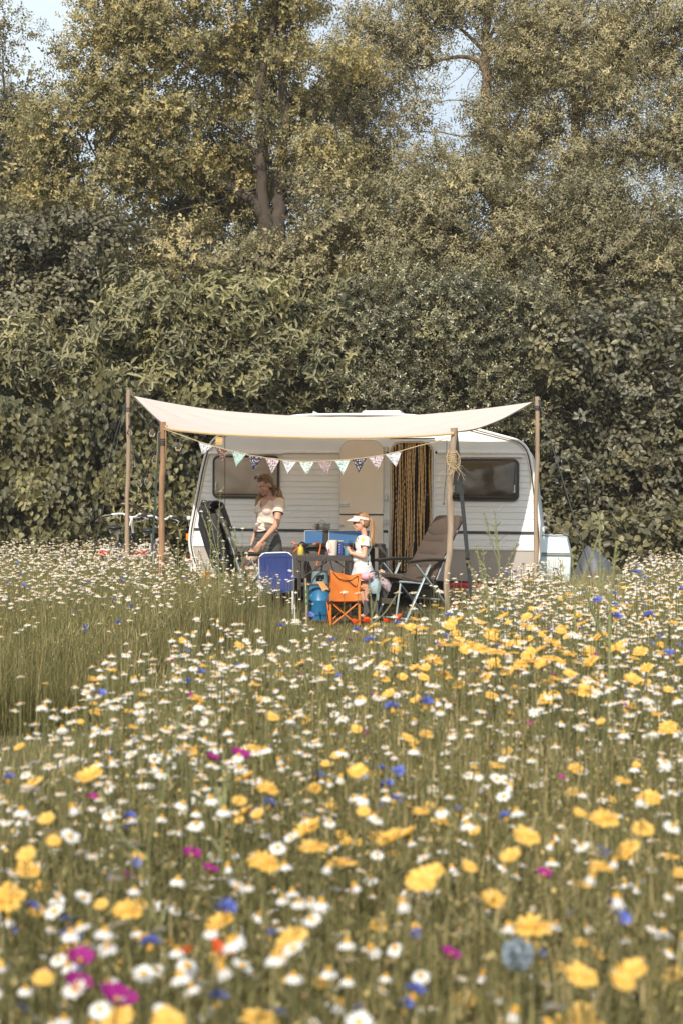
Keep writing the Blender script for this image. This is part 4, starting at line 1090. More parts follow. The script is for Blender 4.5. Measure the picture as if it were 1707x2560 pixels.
# windows
def window(pxl, pxr, pyt, pyb, glass, label):
    u0, z1 = side(pxl, pyt); u1, z0 = side(pxr, pyb)
    def nn(w):
        return [p for p in w]
    fr = MB()
    fr.ring(rrect(u0, u1, z0, z1, 0.075, -0.006), rrect(u0 + .03, u1 - .03, z0 + .03, z1 - .03, 0.055, -0.006), (0, -0.03, 0))
    wf = fr.build('window', M_dbrown, van, bevel=0.004)
    wf['label'] = label
    # bulged acrylic pane
    lp = rrect(u0 + .024, u1 - .024, z0 + .024, z1 - .024, 0.06, 0)
    c = Vector(((u0 + u1) / 2, 0, (z0 + z1) / 2)); rings = []
    for s_, y in ((1, -0.030), (0.975, -0.044), (0.95, -0.050), (0.8, -0.053), (0.5, -0.056), (0.2, -0.057)):
        rings.append([Vector((c.x + (p.x - c.x) * s_, y, c.z + (p.z - c.z) * s_)) for p in lp])
    g = MB(); k = len(lp)
    vs = [v for r_ in rings for v in r_] + [Vector((c.x, -0.057, c.z))]
    fs = [(i * k + j, i * k + (j + 1) % k, (i + 1) * k + (j + 1) % k, (i + 1) * k + j) for i in range(len(rings) - 1) for j in range(k)]
    fs += [((len(rings) - 1) * k + j, (len(rings) - 1) * k + (j + 1) % k, len(vs) - 1) for j in range(k)]
    g.add(vs, fs).build('pane', glass, wf)
    # sill moulding and catches
    s_ = MB(); s_.box(u0 + .06, u1 - .06, -0.062, -0.056, z0 + .045, z0 + .06); s_.build('sill', M_dbrown, wf, bevel=.002)
    for uu in (u0 + .055, u1 - .055):
        ct = MB(); ct.box(uu - .006, uu + .006, -0.068, -0.052, z0 + .12, z0 + .20); ct.box(uu - .012, uu + .012, -0.062, -0.052, z0 + .11, z0 + .13)
        ct.build('catch', M_alu, wf, bevel=.003)
    r_ = MB(); r_.box(u0 - .06, u1 + .04, -0.034, -0.008, z1 + .012, z1 + .030); r_.box(u0 - .05, u1 + .03, -0.044, -0.034, z1 + .02, z1 + .032)
    r_.build('rain_rail', M_alu_white, wf, bevel=.003)
    return wf

def smoked(name, base, c2, rough, wav):
    m = mat(name, base, rough, col2=c2, scale=2.2, detail=2, spec=0.6)
    nt = m.node_tree; N = nt.nodes; L = nt.links
    b = N['Principled BSDF']; b.inputs['Coat Weight'].default_value = 0.3; b.inputs['Coat Roughness'].default_value = 0.03
    bp = N.new('ShaderNodeBump'); bp.inputs['Strength'].default_value = wav; bp.inputs['Distance'].default_value = 0.05
    n2 = N.new('ShaderNodeTexNoise'); n2.inputs['Scale'].default_value = 2.6; n2.inputs['Detail'].default_value = 1.0; n2.inputs['Distortion'].default_value = 0.8
    tc = N['Texture Coordinate'] if 'Texture Coordinate' in N else N.new('ShaderNodeTexCoord')
    L.new(tc.outputs['Object'], n2.inputs['Vector']); L.new(n2.outputs['Fac'], bp.inputs['Height'])
    L.new(bp.outputs[0], b.inputs['Normal']); L.new(bp.outputs[0], b.inputs['Coat Normal'])
    return m
G1 = smoked('smoked_pane_curtained', (0.34, 0.29, 0.22), (0.24, 0.20, 0.15), 0.25, 0.25)
G2 = smoked('smoked_pane', (0.055, 0.045, 0.026), (0.022, 0.018, 0.012), 0.10, 0.22)
window(531, 697, 1139, 1247, G1, 'smoked window with a pale curtain behind it')
window(1121, 1294, 1147, 1254, G2, 'dark smoked window with wavy reflections')

# doorway: surround plate, aluminium frame, dark inside
dr = MB()
inner = rrect(du0 + .012, du1 - .012, dz0 + .01, dz1 - .012, 0.15, -0.006, 8, True)
outer = []
for p in inner:
    outer.append(Vector((du0 - .004 if p.x < (du0 + du1) / 2 else du1 + .004, -0.006, dz1 + .01 if p.z > dz1 - .17 else dz0 - .004)))
# square the corner fans
k = 9
for i, p in enumerate(inner):
    if p.z > dz1 - .17:
        cx = du1 - .012 - .15 if p.x > (du0 + du1) / 2 else du0 + .012 + .15
        cz = dz1 - .012 - .15
        dx, dz_ = p.x - cx, p.z - cz
        s_ = 1.0 / max(abs(dx), abs(dz_), 1e-6)
        outer[i] = Vector((cx + dx * s_ * 0.164, -0.006, cz + dz_ * s_ * 0.172))
dr.ring(outer, inner, (0, -0.014, 0))
door = dr.build('doorway', M_white, van, smooth=False)
df = MB()
df.tube(inner[1:] + [inner[0]], 0.016, 8, closed=True)
df.tube([p + Vector((0, -.018, 0)) for p in rrect(du0 + .03, du1 - .03, dz0 + .03, dz1 - .03, 0.135, -0.006, 8, True)], 0.007, 6, closed=True)
df.build('door_frame', M_alu, door)
di = MB()
di.box(du0 - .3, du1 + .4, 0.9, 0.93, dz0 - .02, 2.2)
di.box(du0 - .3, du0 - .02, 0.02, 0.9, dz0, 2.2); di.box(du1 + .02, du1 + .05, 0.02, 0.9, dz0, 2.2)
di.box(du0 - .3, du1 + .4, 0.02, 0.9, dz0 - .02, dz0)
di.box(du0 + .02, du0 + .25, .25, .6, dz0, dz0 + .5)
di.build('interior', M_int, door, bevel=.003)
cl = MB()
for k_ in range(9):
    cl.ball((du0 + .09 + (k_ % 5) * .055 + random.uniform(-.02, .02), .17 + random.uniform(0, .1), dz0 + .06 + (k_ // 5) * .07), (.05, .05, .05), 8, 6)
cl.build('floor_cushion', mat('grey_cushion', (0.13, 0.12, 0.10), 0.9, scale=15, bump=.4), door)

# stable door leaves folded back flat against the wall
lu0 = side(849, 1250)[0]; lu1 = side(956, 1250)[0]
lz1 = side(900, 1100)[1]; lzs = side(900, 1287)[1]; lz0 = side(900, 1441)[1]
dl = MB(); lo = rrect(lu0, lu1, lzs + .012, lz1, 0.15, -0.016, 8, True)
dl.prism(lo, (0, -0.035, 0)); up_leaf = dl.build('door_leaf', M_cream, van, bevel=.004, angle=30)
up_leaf['label'] = 'upper half of the cream stable door folded back on the wall'
e = MB(); e.tube([p + Vector((0, -.033, 0)) for p in lo], 0.006, 6, closed=True); e.build('leaf_edge', M_alu, up_leaf)
dl = MB(); lo2 = rrect(lu0, lu1, lz0, lzs - .006, 0.01, -0.016, 3, True)
dl.prism(lo2, (0, -0.035, 0)); lw_leaf = dl.build('door_leaf', M_cream, van, bevel=.004, angle=30)
lw_leaf['label'] = 'lower half of the cream stable door folded back on the wall'
e = MB(); e.box(lu0, lu1, -.054, -.018, lzs - .006, lzs + .012); e.build('leaf_seal', M_dbrown, lw_leaf, bevel=.002)
e = MB(); e.box(lu1 - .16, lu1 - .01, -.0535, -.0515, lz0 + .01, lz0 + .2); e.build('scuff_plate', M_alu_white, lw_leaf)
hd = MB(); u_, z_ = side(861, 1261)
hd.box(u_ - .06, u_ + .06, -.062, -.051, z_ - .028, z_ + .028); hd.box(u_ - .05, u_ + .05, -.075, -.062, z_ - .006, z_ + .016)
hd.build('handle', M_alu, up_leaf, bevel=.004)
hd = MB(); u_, z_ = side(853, 1313)
hd.box(u_ - .03, u_ + .03, -.062, -.051, z_ - .018, z_ + .018); hd.ball((u_ + .01, -.066, z_), (.012, .008, .012), 8, 6)
hd.build('latch', M_alu, lw_leaf, bevel=.003)
for py in (1124, 1243, 1305, 1415):
    u_, z_ = side(962, py)
    hg = MB()
    for q in (-1, 0, 1):
        hg.box(u_ - .026, u_ + .03, -.045 + .004 * abs(q), -.012, z_ + q * .021 - .009, z_ + q * .021 + .009)
        hg.ball((u_ - .012, -.047, z_ + q * .021), .006, 6, 4); hg.ball((u_ + .018, -.047, z_ + q * .021), .006, 6, 4)
    hg.tube([(u_, -.046, z_ - .035), (u_, -.046, z_ + .035)], .007, 6)
    hg.build('hinge', M_alu, van)

# running gear, chassis, wheel, lamps, roof fittings
ch = MB()
ch.box(-1.75, 2.0, .12, .18, .24, .34); ch.box(-1.75, 2.0, DEPTH - .2, DEPTH - .12, .24, .34); ch.box(-.4, .3, .1, DEPTH - .1, .26, .33)
ch.box(-1.95, 2.1, .03, DEPTH - .03, .33, ZB + .01)
ch.build('chassis', M_black, van)
wh = MB(); wu = side(930, 1500)[0]
for yy in (.08, DEPTH - .28):
    w = MB()
    rx = Matrix.Rotation(R(90), 3, 'X')
    w.lathe([(.16, -.08), (.27, -.085), (.31, -.06), (.318, 0), (.31, .06), (.27, .085), (.16, .08)], 28, (wu, yy + .1, .318), rx)
    wo = w.build('wheel', M_black, van)
    w = MB(); w.lathe([(0.0, .05), (.05, .055), (.07, .03), (.14, .04), (.165, .082), (.15, -.05), (0, -.05)], 24, (wu, yy + .1, .318), rx)
    w.build('rim', M_alu, wo)
for uu in (-1.7, 1.75):
    st = MB(); st.bar((uu, .2, .34), (uu, .2, .03), .05, .05); st.box(uu - .07, uu + .07, .13, .27, 0, .03); st.build('corner_steady', M_black, van, bevel=.003)
u_, z_ = side(468, 1343)
lm = MB(); lm.box(u_ - .03, u_ + .04, .03, .11, z_ - .045, z_ + .045)
o = lm.build('marker_lamp', mat('orange_lens', (0.75, 0.22, 0.02), 0.25, col2=(.68, .18, .02), scale=20), van, bevel=.008)
u_, z_ = side(480, 1400)
lm = MB(); lm.box(u_ - .05, u_ - .01, .05, .2, z_ - .12, z_ + .10); lm.build('rear_lamp', mat('red_lens', (0.55, 0.03, 0.02), 0.25, scale=20), van, bevel=.008)
lm = MB(); lm.prism([(u_ - .02, -.012, z_ + .05), (u_ + .10, -.012, z_ - .16), (u_ - .05, -.012, z_ - .16)], (0, .07, 0)); lm.build('rear_fairing', M_alu_white, van, bevel=.01)
u_, z_ = side(470, 1295)
lm = MB(); lm.obox((u_ - .01, .06, z_), (.05, .04, .045)); lm.build('grab_handle', M_alu_white, van, bevel=.008)
u_, z_ = side(1354, 1320)
lm = MB(); lm.ball((u_ + .02, .3, z_), (.03, .03, .02), 8, 6); lm.box(u_ - .03, u_ + .02, .28, .32, z_ - .05, z_); lm.build('side_marker', M_alu_white, van, bevel=.004)
# roof hatch and vent
u0_, z0_ = side(888, 1036); u1_, _ = side(992, 1036)
zr = max(z for u, z in outl)
hb = MB(); hb.box(u0_ - .02, u1_ + .02, .30, .95, zr - .02, zr + .025); ht = hb.build('roof_hatch', M_black, van, bevel=.004)
hb = MB()
hb.add([(u0_, .27, zr + .02), (u1_, .27, zr + .02), (u1_, 1.0, zr + .02), (u0_, 1.0, zr + .02), (u0_ + .03, .32, zr + .075), (u1_ - .03, .32, zr + .075), (u1_ - .03, .95, zr + .075), (u0_ + .03, .95, zr + .075)],
       [(0, 1, 5, 4), (1, 2, 6, 5), (2, 3, 7, 6), (3, 0, 4, 7), (4, 5, 6, 7), (3, 2, 1, 0)])
hb.build('hatch_dome', M_alu_white, ht, bevel=.012)
u_, _ = side(775, 1036)
hb = MB(); hb.prism([(u_ - .07, .35, zr), (u_ + .07, .35, zr), (u_ + .03, .35, zr + .03), (u_ - .05, .35, zr + .075)], (0, .25, 0)); hb.build('roof_vent', mat('pale_vent', (.38, .48, .50), .5), van, bevel=.006)
# front locker box on the drawbar
lx = Vector(on_side(0, 0, 0))
bu0 = side(1330, 1400)[0]; bu1 = side(1424, 1400)[0]
bz0 = side(1380, 1459)[1]; bzm = side(1380, 1389)[1]; bz1 = side(1380, 1340)[1]
lb = MB(); Y0, Y1 = .25, 1.75
lb.add([(bu0 - .08, Y0, bz0), (bu1 - .005, Y0, bz0), (bu1, Y0, bzm), (bu0 + .03, Y0, bzm), (bu0 - .08, Y1, bz0), (bu1 - .005, Y1, bz0), (bu1, Y1, bzm), (bu0 + .03, Y1, bzm)],
       [(0, 1, 2, 3), (1, 5, 6, 2), (5, 4, 7, 6), (4, 0, 3, 7), (3, 2, 6, 7), (0, 4, 5, 1)])
M_lock = mat('pale_blue_white_gelcoat', (0.62, 0.72, 0.74), .4, col2=(.55, .64, .66), scale=3, bump=.1)
lbo = lb.build('front_locker', M_lock, van, bevel=.02)
ld = MB()
q0, q1 = bu0 + .035, bu1 - .002
ld.add([(q0, Y0 - .01, bzm + .012), (q1, Y0 - .01, bzm + .012), (q1 - .05, Y0 + .05, bz1 - .03), (q0 + .03, Y0 + .05, bz1),
        (q0, Y1 + .01, bzm + .012), (q1, Y1 + .01, bzm + .012), (q1 - .05, Y1 - .05, bz1 - .03), (q0 + .03, Y1 - .05, bz1)],
       [(0, 1, 2, 3), (1, 5, 6, 2), (5, 4, 7, 6), (4, 0, 3, 7), (3, 2, 6, 7), (0, 4, 5, 1)])
ldo = ld.build('locker_lid', M_lock, lbo, bevel=.022)
ld = MB(); ld.box(q0 - .015, q1 + .006, Y0 - .022, Y0 + .01, bzm - .006, bzm + .012); ld.tube([(q0, Y0 - .02, bzm + .022), (q1, Y0 - .02, bzm + .022)], .008, 6)
ld.build('lid_hinge', mat('oxidised_trim', (.25, .30, .27), .6), lbo, bevel=.003)
ld = MB()
for k_ in range(5):
    ld.ball((q0 + .10 + k_ * .045, Y0 + .1, bz1 + .004), (.05, .06, .012), 8, 5, Matrix.Rotation(random.uniform(-.3, .3), 3, 'Y'))
ld.build('folded_cloth', mat('grey_cloth', (.45, .47, .47), .8, scale=40, bump=.4), lbo)
ld = MB(); ld.ball((bu1 - .14, Y0 - .001, bz0 + .05), (.028, .006, .045), 10, 8); ld.build('socket', M_black, lbo)
db = MB(); db.bar((2.0, .55, .29), (3.0, DEPTH / 2, .34), .06, .09); db.bar((2.0, DEPTH - .55, .29), (3.0, DEPTH / 2, .34), .06, .09); db.box(bu0 - .1, bu1 + .02, .25, 1.7, .26, bz0 - .005)
db.tube([(2.75, DEPTH / 2, .7), (2.75, DEPTH / 2, .10)], .025, 8); db.lathe([(.05, 0), (.1, .03), (.1, .1), (.05, .13)], 16, (2.75, DEPTH / 2 , .02))
db.build('drawbar', M_black, van)

# fly curtain of strings in the doorway
fc = thing('fly_curtain', 'curtain of golden twisted strings hanging in the open caravan doorway', 'fly curtain', on_side((du0 + du1) / 2, -.01, dz0), (0, ROLL, YAW))
wd = du1 - du0; hh = dz1 - dz0
M_gold = mat('golden_chenille', (0.66, 0.44, 0.18), 0.85, col2=(0.42, 0.27, 0.10), scale=60, bump=.5)
M_tan = mat('pale_chenille', (0.68, 0.53, 0.38), 0.85, col2=(0.46, 0.34, 0.24), scale=60, bump=.5)
M_bst = mat('black_chenille', (0.03, 0.022, 0.015), 0.85, scale=60)
rd = MB(); rd.tube([(-wd / 2 + .06, -.006, hh - .03), (wd / 2 - .06, -.006, hh - .03)], .008, 6); rd.build('curtain_rail', M_alu, fc)
xs = [-.245, -.232, -.20, -.186, -.165, -.15, -.138, -.115, -.098, -.085, -.058, -.045, -.03, -.012, .004, .02, .035, .062, .085, .10, .115, .13, .145, .165, .20, .222, .24, .25]
for i, x in enumerate(xs):
    ztp = hh - .03 - max(0, (abs(x) - .15)) ** 2 * 6
    zb = random.uniform(.03, .12) if i % 5 else random.uniform(.2, .5)
    npt = 60
    ph = random.uniform(0, 6); dr_ = random.uniform(-.02, .02)
    pts = [(x + .006 * math.sin(ph + t * 9 / npt) + dr_ * (t / npt) ** 2 + random.uniform(-.0012, .0012), -.006 + random.uniform(-.003, .003), ztp - (ztp - zb) * t / npt) for t in range(npt + 1)]
    rs = [.0068 * (1 + .35 * math.sin(t * 2.1 + ph)) for t in range(npt + 1)]
    b = MB(); b.tube(pts, rs, 5)
    m_ = M_bst if i in (3, 8, 17, 24) else (M_gold if i % 4 else M_tan)
    b.build('string', m_, fc)

# ================================================================ awning sail on four posts
def post(name, label, top, bot, Y, r0, r1, m, zt=0.0, crook=.009, seed=1):
    rnd = random.Random(seed)
    a = P(*bot, Y); a.z = 0
    b = P(*top, Y + zt)
    ob = thing(name, label, 'post', (a.x, a.y, 0), group='wooden awning posts')
    d = b - a; npt = 26
    pts = [Vector((0, 0, -.03)) + (d + Vector((0, 0, .03))) * (t / npt) + Vector((rnd.uniform(-1, 1), rnd.uniform(-1, 1), 0)) * crook * (0.35 if 0 < t < npt else 0)
           + Vector((math.sin(t * .5 + seed), math.cos(t * .37), 0)) * crook * .6 for t in range(npt + 1)]
    rs = [r1 + (r0 - r1) * t / npt + rnd.uniform(-.003, .003) for t in range(npt + 1)]
    mb = MB(); mb.tube(pts, rs, 12)
    mb.build('pole', m, ob, angle=60)
    return ob, pts, (a, b)
pFL = post('awning_post', 'orange-brown wooden post at the front corner of the awning nearest the bikes', (408, 1055), (402, 1420), 14.4, .031, .034, M_wood_o, seed=3)
pRL = post('awning_post', 'grey tall wooden post behind, standing by the two bicycle handlebars', (323, 975), (317, 1370), 17.0, .027, .029, M_wood, seed=5)
pFR = post('awning_post', 'crooked pale wooden post standing in front of the brown recliner', (1131, 1070), (1116, 1568), 14.2, .037, .031, M_wood, crook=.022, seed=8)
pRR = post('awning_post', 'tall wooden post standing against the caravan beside its front locker', (1343, 992), (1336, 1480), 16.05, .026, .028, M_wood, seed=11)
# lashings and bits on the posts
def lash(ob, pts, i0, n_, m, r=.006, rr=.036):
    mb = MB(); c = pts[i0]
    mb.tube([c + Vector((math.cos(k * .7) * rr, math.sin(k * .7) * rr, -k * .0022)) for k in range(n_)], r, 5)
    mb.build('lashing', m, ob)
lash(pFL[0], pFL[1], 24, 40, M_cord); lash(pRL[0], pRL[1], 24, 30, M_cord, .005, .031); lash(pFR[0], pFR[1], 23, 60, M_rope, .007, .045); lash(pRR[0], pRR[1], 25, 30, M_cord, .005, .031)
mb = MB()                       # rope tails and frayed twine on the crooked post
c = pFR[1][23]
mb.tube(spline([c + Vector((-.03, -.03, .02)), c + Vector((-.06, -.04, -.05)), c + Vector((-.05, -.05, -.13)), c + Vector((.01, -.05, -.18)), c + Vector((.065, -.04, -.16)), c + Vector((.075, -.03, -.07)), c + Vector((.03, -.03, .01))], 6), .0045, 6)
for k in range(26):
    a_ = Vector((random.uniform(-.03, .08), -.045, random.uniform(-.2, -.05)))
    mb.tube([c + a_, c + a_ + Vector((random.uniform(-.09, .05), -.01, random.uniform(-.05, .03))), c + a_ + Vector((random.uniform(-.12, .09), -.015, random.uniform(-.2, -.02)))], .0016, 4)
mb.build('twine', M_rope, pFR[0])
mb = MB()                       # torn orange cord tails on the orange post
c = pFL[1][25]
mb.tube(spline([c + Vector((-.02, -.03, -.02)), c + Vector((-.05, -.03, -.04)), c + Vector((-.055, -.02, -.2)), c + Vector((-.07, -.02, -.42))], 5), .006, 5)
mb.tube(spline([c + Vector((.02, -.03, .05)), c + Vector((.035, -.03, -.05)), c + Vector((.035, -.03, -.2)), c + Vector((.04, -.03, -.32))], 5), .006, 5)
mb.tube([c + Vector((.03, -.02, -.02)), c + Vector((.05, -.02, .045)), c + Vector((.015, -.02, .03))], .007, 5)
mb.build('cord_tail', M_wood_o, pFL[0])
mb = MB(); c = pFL[1][7]
for k in range(4): mb.tube([c + Vector((.03, -.01, -.1 + k * .01)), c + Vector((.05 + .01 * k, -.03, .02 + .03 * k))], .005, 4)
mb.build('splinter', M_wood_o, pFL[0])

M_sail = bpy.data.materials.new('awning_canvas'); M_sail.use_nodes = True
_n = M_sail.node_tree; _b = _n.nodes['Principled BSDF']
_b.inputs['Roughness'].default_value = .85; _b.inputs['Specular IOR Level'].default_value = .15
_tc = _n.nodes.new('ShaderNodeTexCoord'); _nz = _n.nodes.new('ShaderNodeTexNoise'); _nz.inputs['Scale'].default_value = 2.0; _nz.inputs['Detail'].default_value = 6
_n.links.new(_tc.outputs['Object'], _nz.inputs['Vector'])
_cr = _n.nodes.new('ShaderNodeValToRGB'); _cr.color_ramp.elements[0].color = (.80, .735, .735, 1); _cr.color_ramp.elements[1].color = (.84, .785, .785, 1)
_n.links.new(_nz.outputs['Fac'], _cr.inputs[0]); _n.links.new(_cr.outputs[0], _b.inputs['Base Color'])
_bp = _n.nodes.new('ShaderNodeBump'); _bp.inputs['Strength'].default_value = .35; _bp.inputs['Distance'].default_value = .02
_n3 = _n.nodes.new('ShaderNodeTexNoise'); _n3.inputs['Scale'].default_value = 9; _n3.inputs['Detail'].default_value = 5; _n3.inputs['Distortion'].default_value = 1.2
_n.links.new(_tc.outputs['Object'], _n3.inputs['Vector']); _n.links.new(_n3.outputs['Fac'], _bp.inputs['Height']); _n.links.new(_bp.outputs[0], _b.inputs['Normal'])
_tr = _n.nodes.new('ShaderNodeBsdfTranslucent'); _tr.inputs[0].default_value = (1.0, .79, .56, 1)
_ms = _n.nodes.new('ShaderNodeMixShader'); _ms.inputs[0].default_value = .50
_n.links.new(_b.outputs[0], _ms.inputs[1]); _n.links.new(_tr.outputs[0], _ms.inputs[2]); _n.links.new(_ms.outputs[0], _n.nodes['Material Output'].inputs[0])

def curve_px(pts, n):
    """pts: (px, py, Y)"""
    return resample(spline([P(*p) for p in pts], 8), n)
NU, NV = 61, 25
rear = curve_px([(334, 990, 17.0), (420, 1007, 16.97), (520, 1023, 16.93), (640, 1034, 16.88), (760, 1041, 16.8), (880, 1043, 16.7), (1000, 1040, 16.55), (1100, 1033, 16.4), (1200, 1023, 16.25), (1270, 1014, 16.15), (1332, 1005, 16.05)], NU)
front = curve_px([(409, 1060, 14.38), (425, 1070, 14.37), (480, 1077, 14.34), (560, 1084, 14.3), (680, 1089, 14.25), (800, 1092, 14.2), (920, 1092, 14.16), (1020, 1089, 14.14), (1090, 1085, 14.14), (1134, 1081, 14.15)], NU)
left = curve_px([(409, 1060, 14.38), (396, 1050, 14.95), (378, 1034, 15.6), (356, 1012, 16.3), (334, 990, 17.0)], NV)
right = curve_px([(1134, 1081, 14.15), (1190, 1072, 14.55), (1250, 1050, 15.1), (1295, 1026, 15.6), (1332, 1005, 16.05)], NV)
pts = []
for i in range(NU):
    u = i / (NU - 1); row = []
    for j in range(NV):
        v = j / (NV - 1)
        p = front[i] * (1 - v) + rear[i] * v + left[j] * (1 - u) + right[j] * u \
            - (front[0] * (1 - u) * (1 - v) + front[-1] * u * (1 - v) + rear[0] * (1 - u) * v + rear[-1] * u * v)
        w = math.sin(math.pi * v) * math.sin(math.pi * u)
        p = p + Vector((0, 0, -.05 * w))
        # tension folds fanning out of the corners
        for (cu, cv, s_) in ((0, 1, 1), (0, 0, .8), (1, 1, .8), (1, 0, .6)):
            du_, dv_ = abs(u - cu) * 4.2, abs(v - cv) * 2.6
            rr_ = math.hypot(du_, dv_); an = math.atan2(dv_, du_)
            p = p + Vector((0, 0, .024 * s_ * math.sin(an * 15) * math.exp(-rr_ * 1.3) * min(1, rr_ * 3)))
        row.append(p)
    pts.append(row)
o0 = pts[NU // 2][0].copy(); o0.z = 0
sail = thing('awning', 'cream canvas awning sail sagging between four wooden posts before the caravan', 'awning', o0)
mb = MB(); mb.grid([[p - o0 for p in r] for r in pts], thick=-.003)
mb.build('canvas', M_sail, sail, angle=80)
mb = MB()
edge = [p - o0 for p in front]
mb.grid([[e_ + Vector((0, -.004, 0)), e_ + Vector((0, -.010, -.010)), e_ + Vector((0, -.004, -.022))] for e_ in edge], thick=.003)
mb.build('front_hem', mat('tan_hem', (.50, .36, .20), .85, scale=60), sail)
mb = MB(); mb.tube([p - o0 for p in rear], .005, 5); mb.tube([p - o0 for p in left], .006, 5); mb.tube([p - o0 for p in right], .006, 5)
mb.build('edge_cord', mat('brown_edging', (.10, .08, .07), .8), sail)
mb = MB()
for v_ in (.045, .33, .66):
    mb.tube([p - o0 + Vector((0, 0, .0035)) for p in [pts[i][int(v_ * (NV - 1) + .5)] for i in range(NU)]], .0022, 4)
mb.build('seam', mat('canvas_stitching', (.52, .46, .40), .9), sail)
q = P(548, 1092, 14.32) - o0
mb = MB(); mb.grid([[q + Vector((x, .0 + .003 * math.sin(z * 90), -z)) for z in np.linspace(0, .085, 7)] for x in (-.035, -.01, .015, .038)], thick=.004)
mb.build('hanging_tab', mat('mustard_tab', (.50, .33, .14), .85, scale=60), sail)

# ---- guy ropes and straps
def guy(name, label, a, b, r, m, flat=None, cat='guy rope', sag=.0, buckle=None):
    a, b = Vector(a), Vector(b)
    g = thing(name, label, cat, (b.x, b.y, 0), group='guy ropes and straps of the awning')
    pts_ = [a.lerp(b, t / 20) - Vector((b.x, b.y, 0)) + Vector((0, 0, -sag * math.sin(math.pi * t / 20))) for t in range(21)]
    mb = MB()
    if flat:
        nrm = Vector((1, 0.15, 0)).normalized() * flat
        mb.grid([[p_ - nrm, p_ + nrm] for p_ in pts_], thick=.003)
    else: mb.tube(pts_, r, 6)
    mb.build('line', m, g)
    pg = MB(); e_ = b - Vector((b.x, b.y, 0))
    pg.tube([e_ + Vector((.03, 0, .06)), e_ + Vector((0, 0, .05)), e_ + Vector((-.02, 0, -.05))], .007, 6)
    pg.build('peg', M_alu, g)
    if buckle:
        c_ = pts_[int(20 * buckle)]; k_ = MB(); k_.obox(c_, (.045, .02, .06)); k_.obox(c_ + Vector((.004, 0, -.07)), (.045, .02, .035)); k_.build('buckle', M_black, g, bevel=.004)
    return g
guy('guy_strap', 'dark webbing strap with a buckle leaning from the crooked post', P(1138, 1078, 14.17), (X(1183, 14.6), 14.6, .03), 0, M_strap, flat=.022, cat='strap', buckle=.68)
guy('guy_strap', 'green-grey webbing strap running down beside the orange-brown post', P(400, 1066, 14.42), (X(372, 15.4), 15.4, .03), 0, M_gstrap, flat=.012, cat='strap')
guy('guy_rope', 'dark guy rope running down past the grey covered heap', P(1345, 1000, 16.0), (X(1508, 15.3), 15.3, .03), .007, M_strap)
guy('guy_rope', 'thin dark guy rope passing behind the grey covered heap into the hedge', P(1349, 1000, 16.1), (X(1660, 18.2), 18.2, .03), .005, M_cord)
guy('guy_rope', 'longer of two black guy ropes left of the handlebars, ending farthest from them', P(321, 985, 16.98), (X(165, 17.2), 17.2, .03), .006, M_cord)
guy('guy_rope', 'steeper of two black guy ropes left of the handlebars, ending nearer to them', P(320, 988, 17.0), (X(205, 16.4), 16.4, .03), .005, M_cord)
guy('window_cord', 'thin dark cord hanging down the caravan wall beside the left window', P(563, 1085, 16.6), (X(563, 16.6), 16.6, .03), .004, M_cord, cat='cord')
tl = thing('loose_cord', 'short dark cord with a knotted end dangling beside the crooked post', 'cord', P(1116, 1100, 14.25))
mb = MB(); mb.tube(spline([(0, 0, 0), (0, .01, -.17), (-.005, .0, -.35), (-.02, 0, -.5), (-.03, 0, -.66)], 6), .004, 5); mb.ball((-.032, 0, -.67), (.016, .01, .008), 6, 5)
mb.build('cord', M_cord, tl)

# ---- bunting
bn = thing('bunting', 'string of patterned fabric pennants strung between the two front posts', 'bunting', (0, 14.3, 0))
def floral(name, base, dots, s=70, stripe=False):
    m = bpy.data.materials.new(name); m.use_nodes = True; nt = m.node_tree; N = nt.nodes; L = nt.links
    b = N['Principled BSDF']; b.inputs['Roughness'].default_value = .85
    tc = N.new('ShaderNodeTexCoord'); vo = N.new('ShaderNodeTexVoronoi'); vo.inputs['Scale'].default_value = s
    if stripe:
        mp = N.new('ShaderNodeMapping'); mp.inputs['Scale'].default_value = (.3, 1, 1.5); L.new(tc.outputs['Object'], mp.inputs[0]); L.new(mp.outputs[0], vo.inputs['Vector'])
    else: L.new(tc.outputs['Object'], vo.inputs['Vector'])
    cr = N.new('ShaderNodeValToRGB'); cr.color_ramp.interpolation = 'CONSTANT'; el = cr.color_ramp.elements
    el[0].position = 0; el[0].color = (*dots[0], 1); el[1].position = .36; el[1].color = (*base, 1)
    L.new(vo.outputs['Distance'], cr.inputs[0])
    v2 = N.new('ShaderNodeTexNoise'); v2.inputs['Scale'].default_value = s * .8; L.new(tc.outputs['Object'], v2.inputs['Vector'])
    c2 = N.new('ShaderNodeValToRGB'); c2.color_ramp.interpolation = 'CONSTANT'; c2.color_ramp.elements[0].color = (0, 0, 0, 1); c2.color_ramp.elements[1].position = .56; c2.color_ramp.elements[1].color = (1, 1, 1, 1)
    L.new(v2.outputs['Fac'], c2.inputs[0])
    mx = N.new('ShaderNodeMix'); mx.data_type = 'RGBA'; L.new(c2.outputs[0], mx.inputs['Factor']); L.new(cr.outputs[0], mx.inputs['A']); mx.inputs['B'].default_value = (*dots[1], 1)
    L.new(mx.outputs['Result'], b.inputs['Base Color'])
    tr_ = N.new('ShaderNodeBsdfTranslucent'); L.new(mx.outputs['Result'], tr_.inputs[0]); ms = N.new('ShaderNodeMixShader'); ms.inputs[0].default_value = .3
    L.new(b.outputs[0], ms.inputs[1]); L.new(tr_.outputs[0], ms.inputs[2]); L.new(ms.outputs[0], N['Material Output'].inputs[0])
    return m
W_ = (.74, .76, .76)
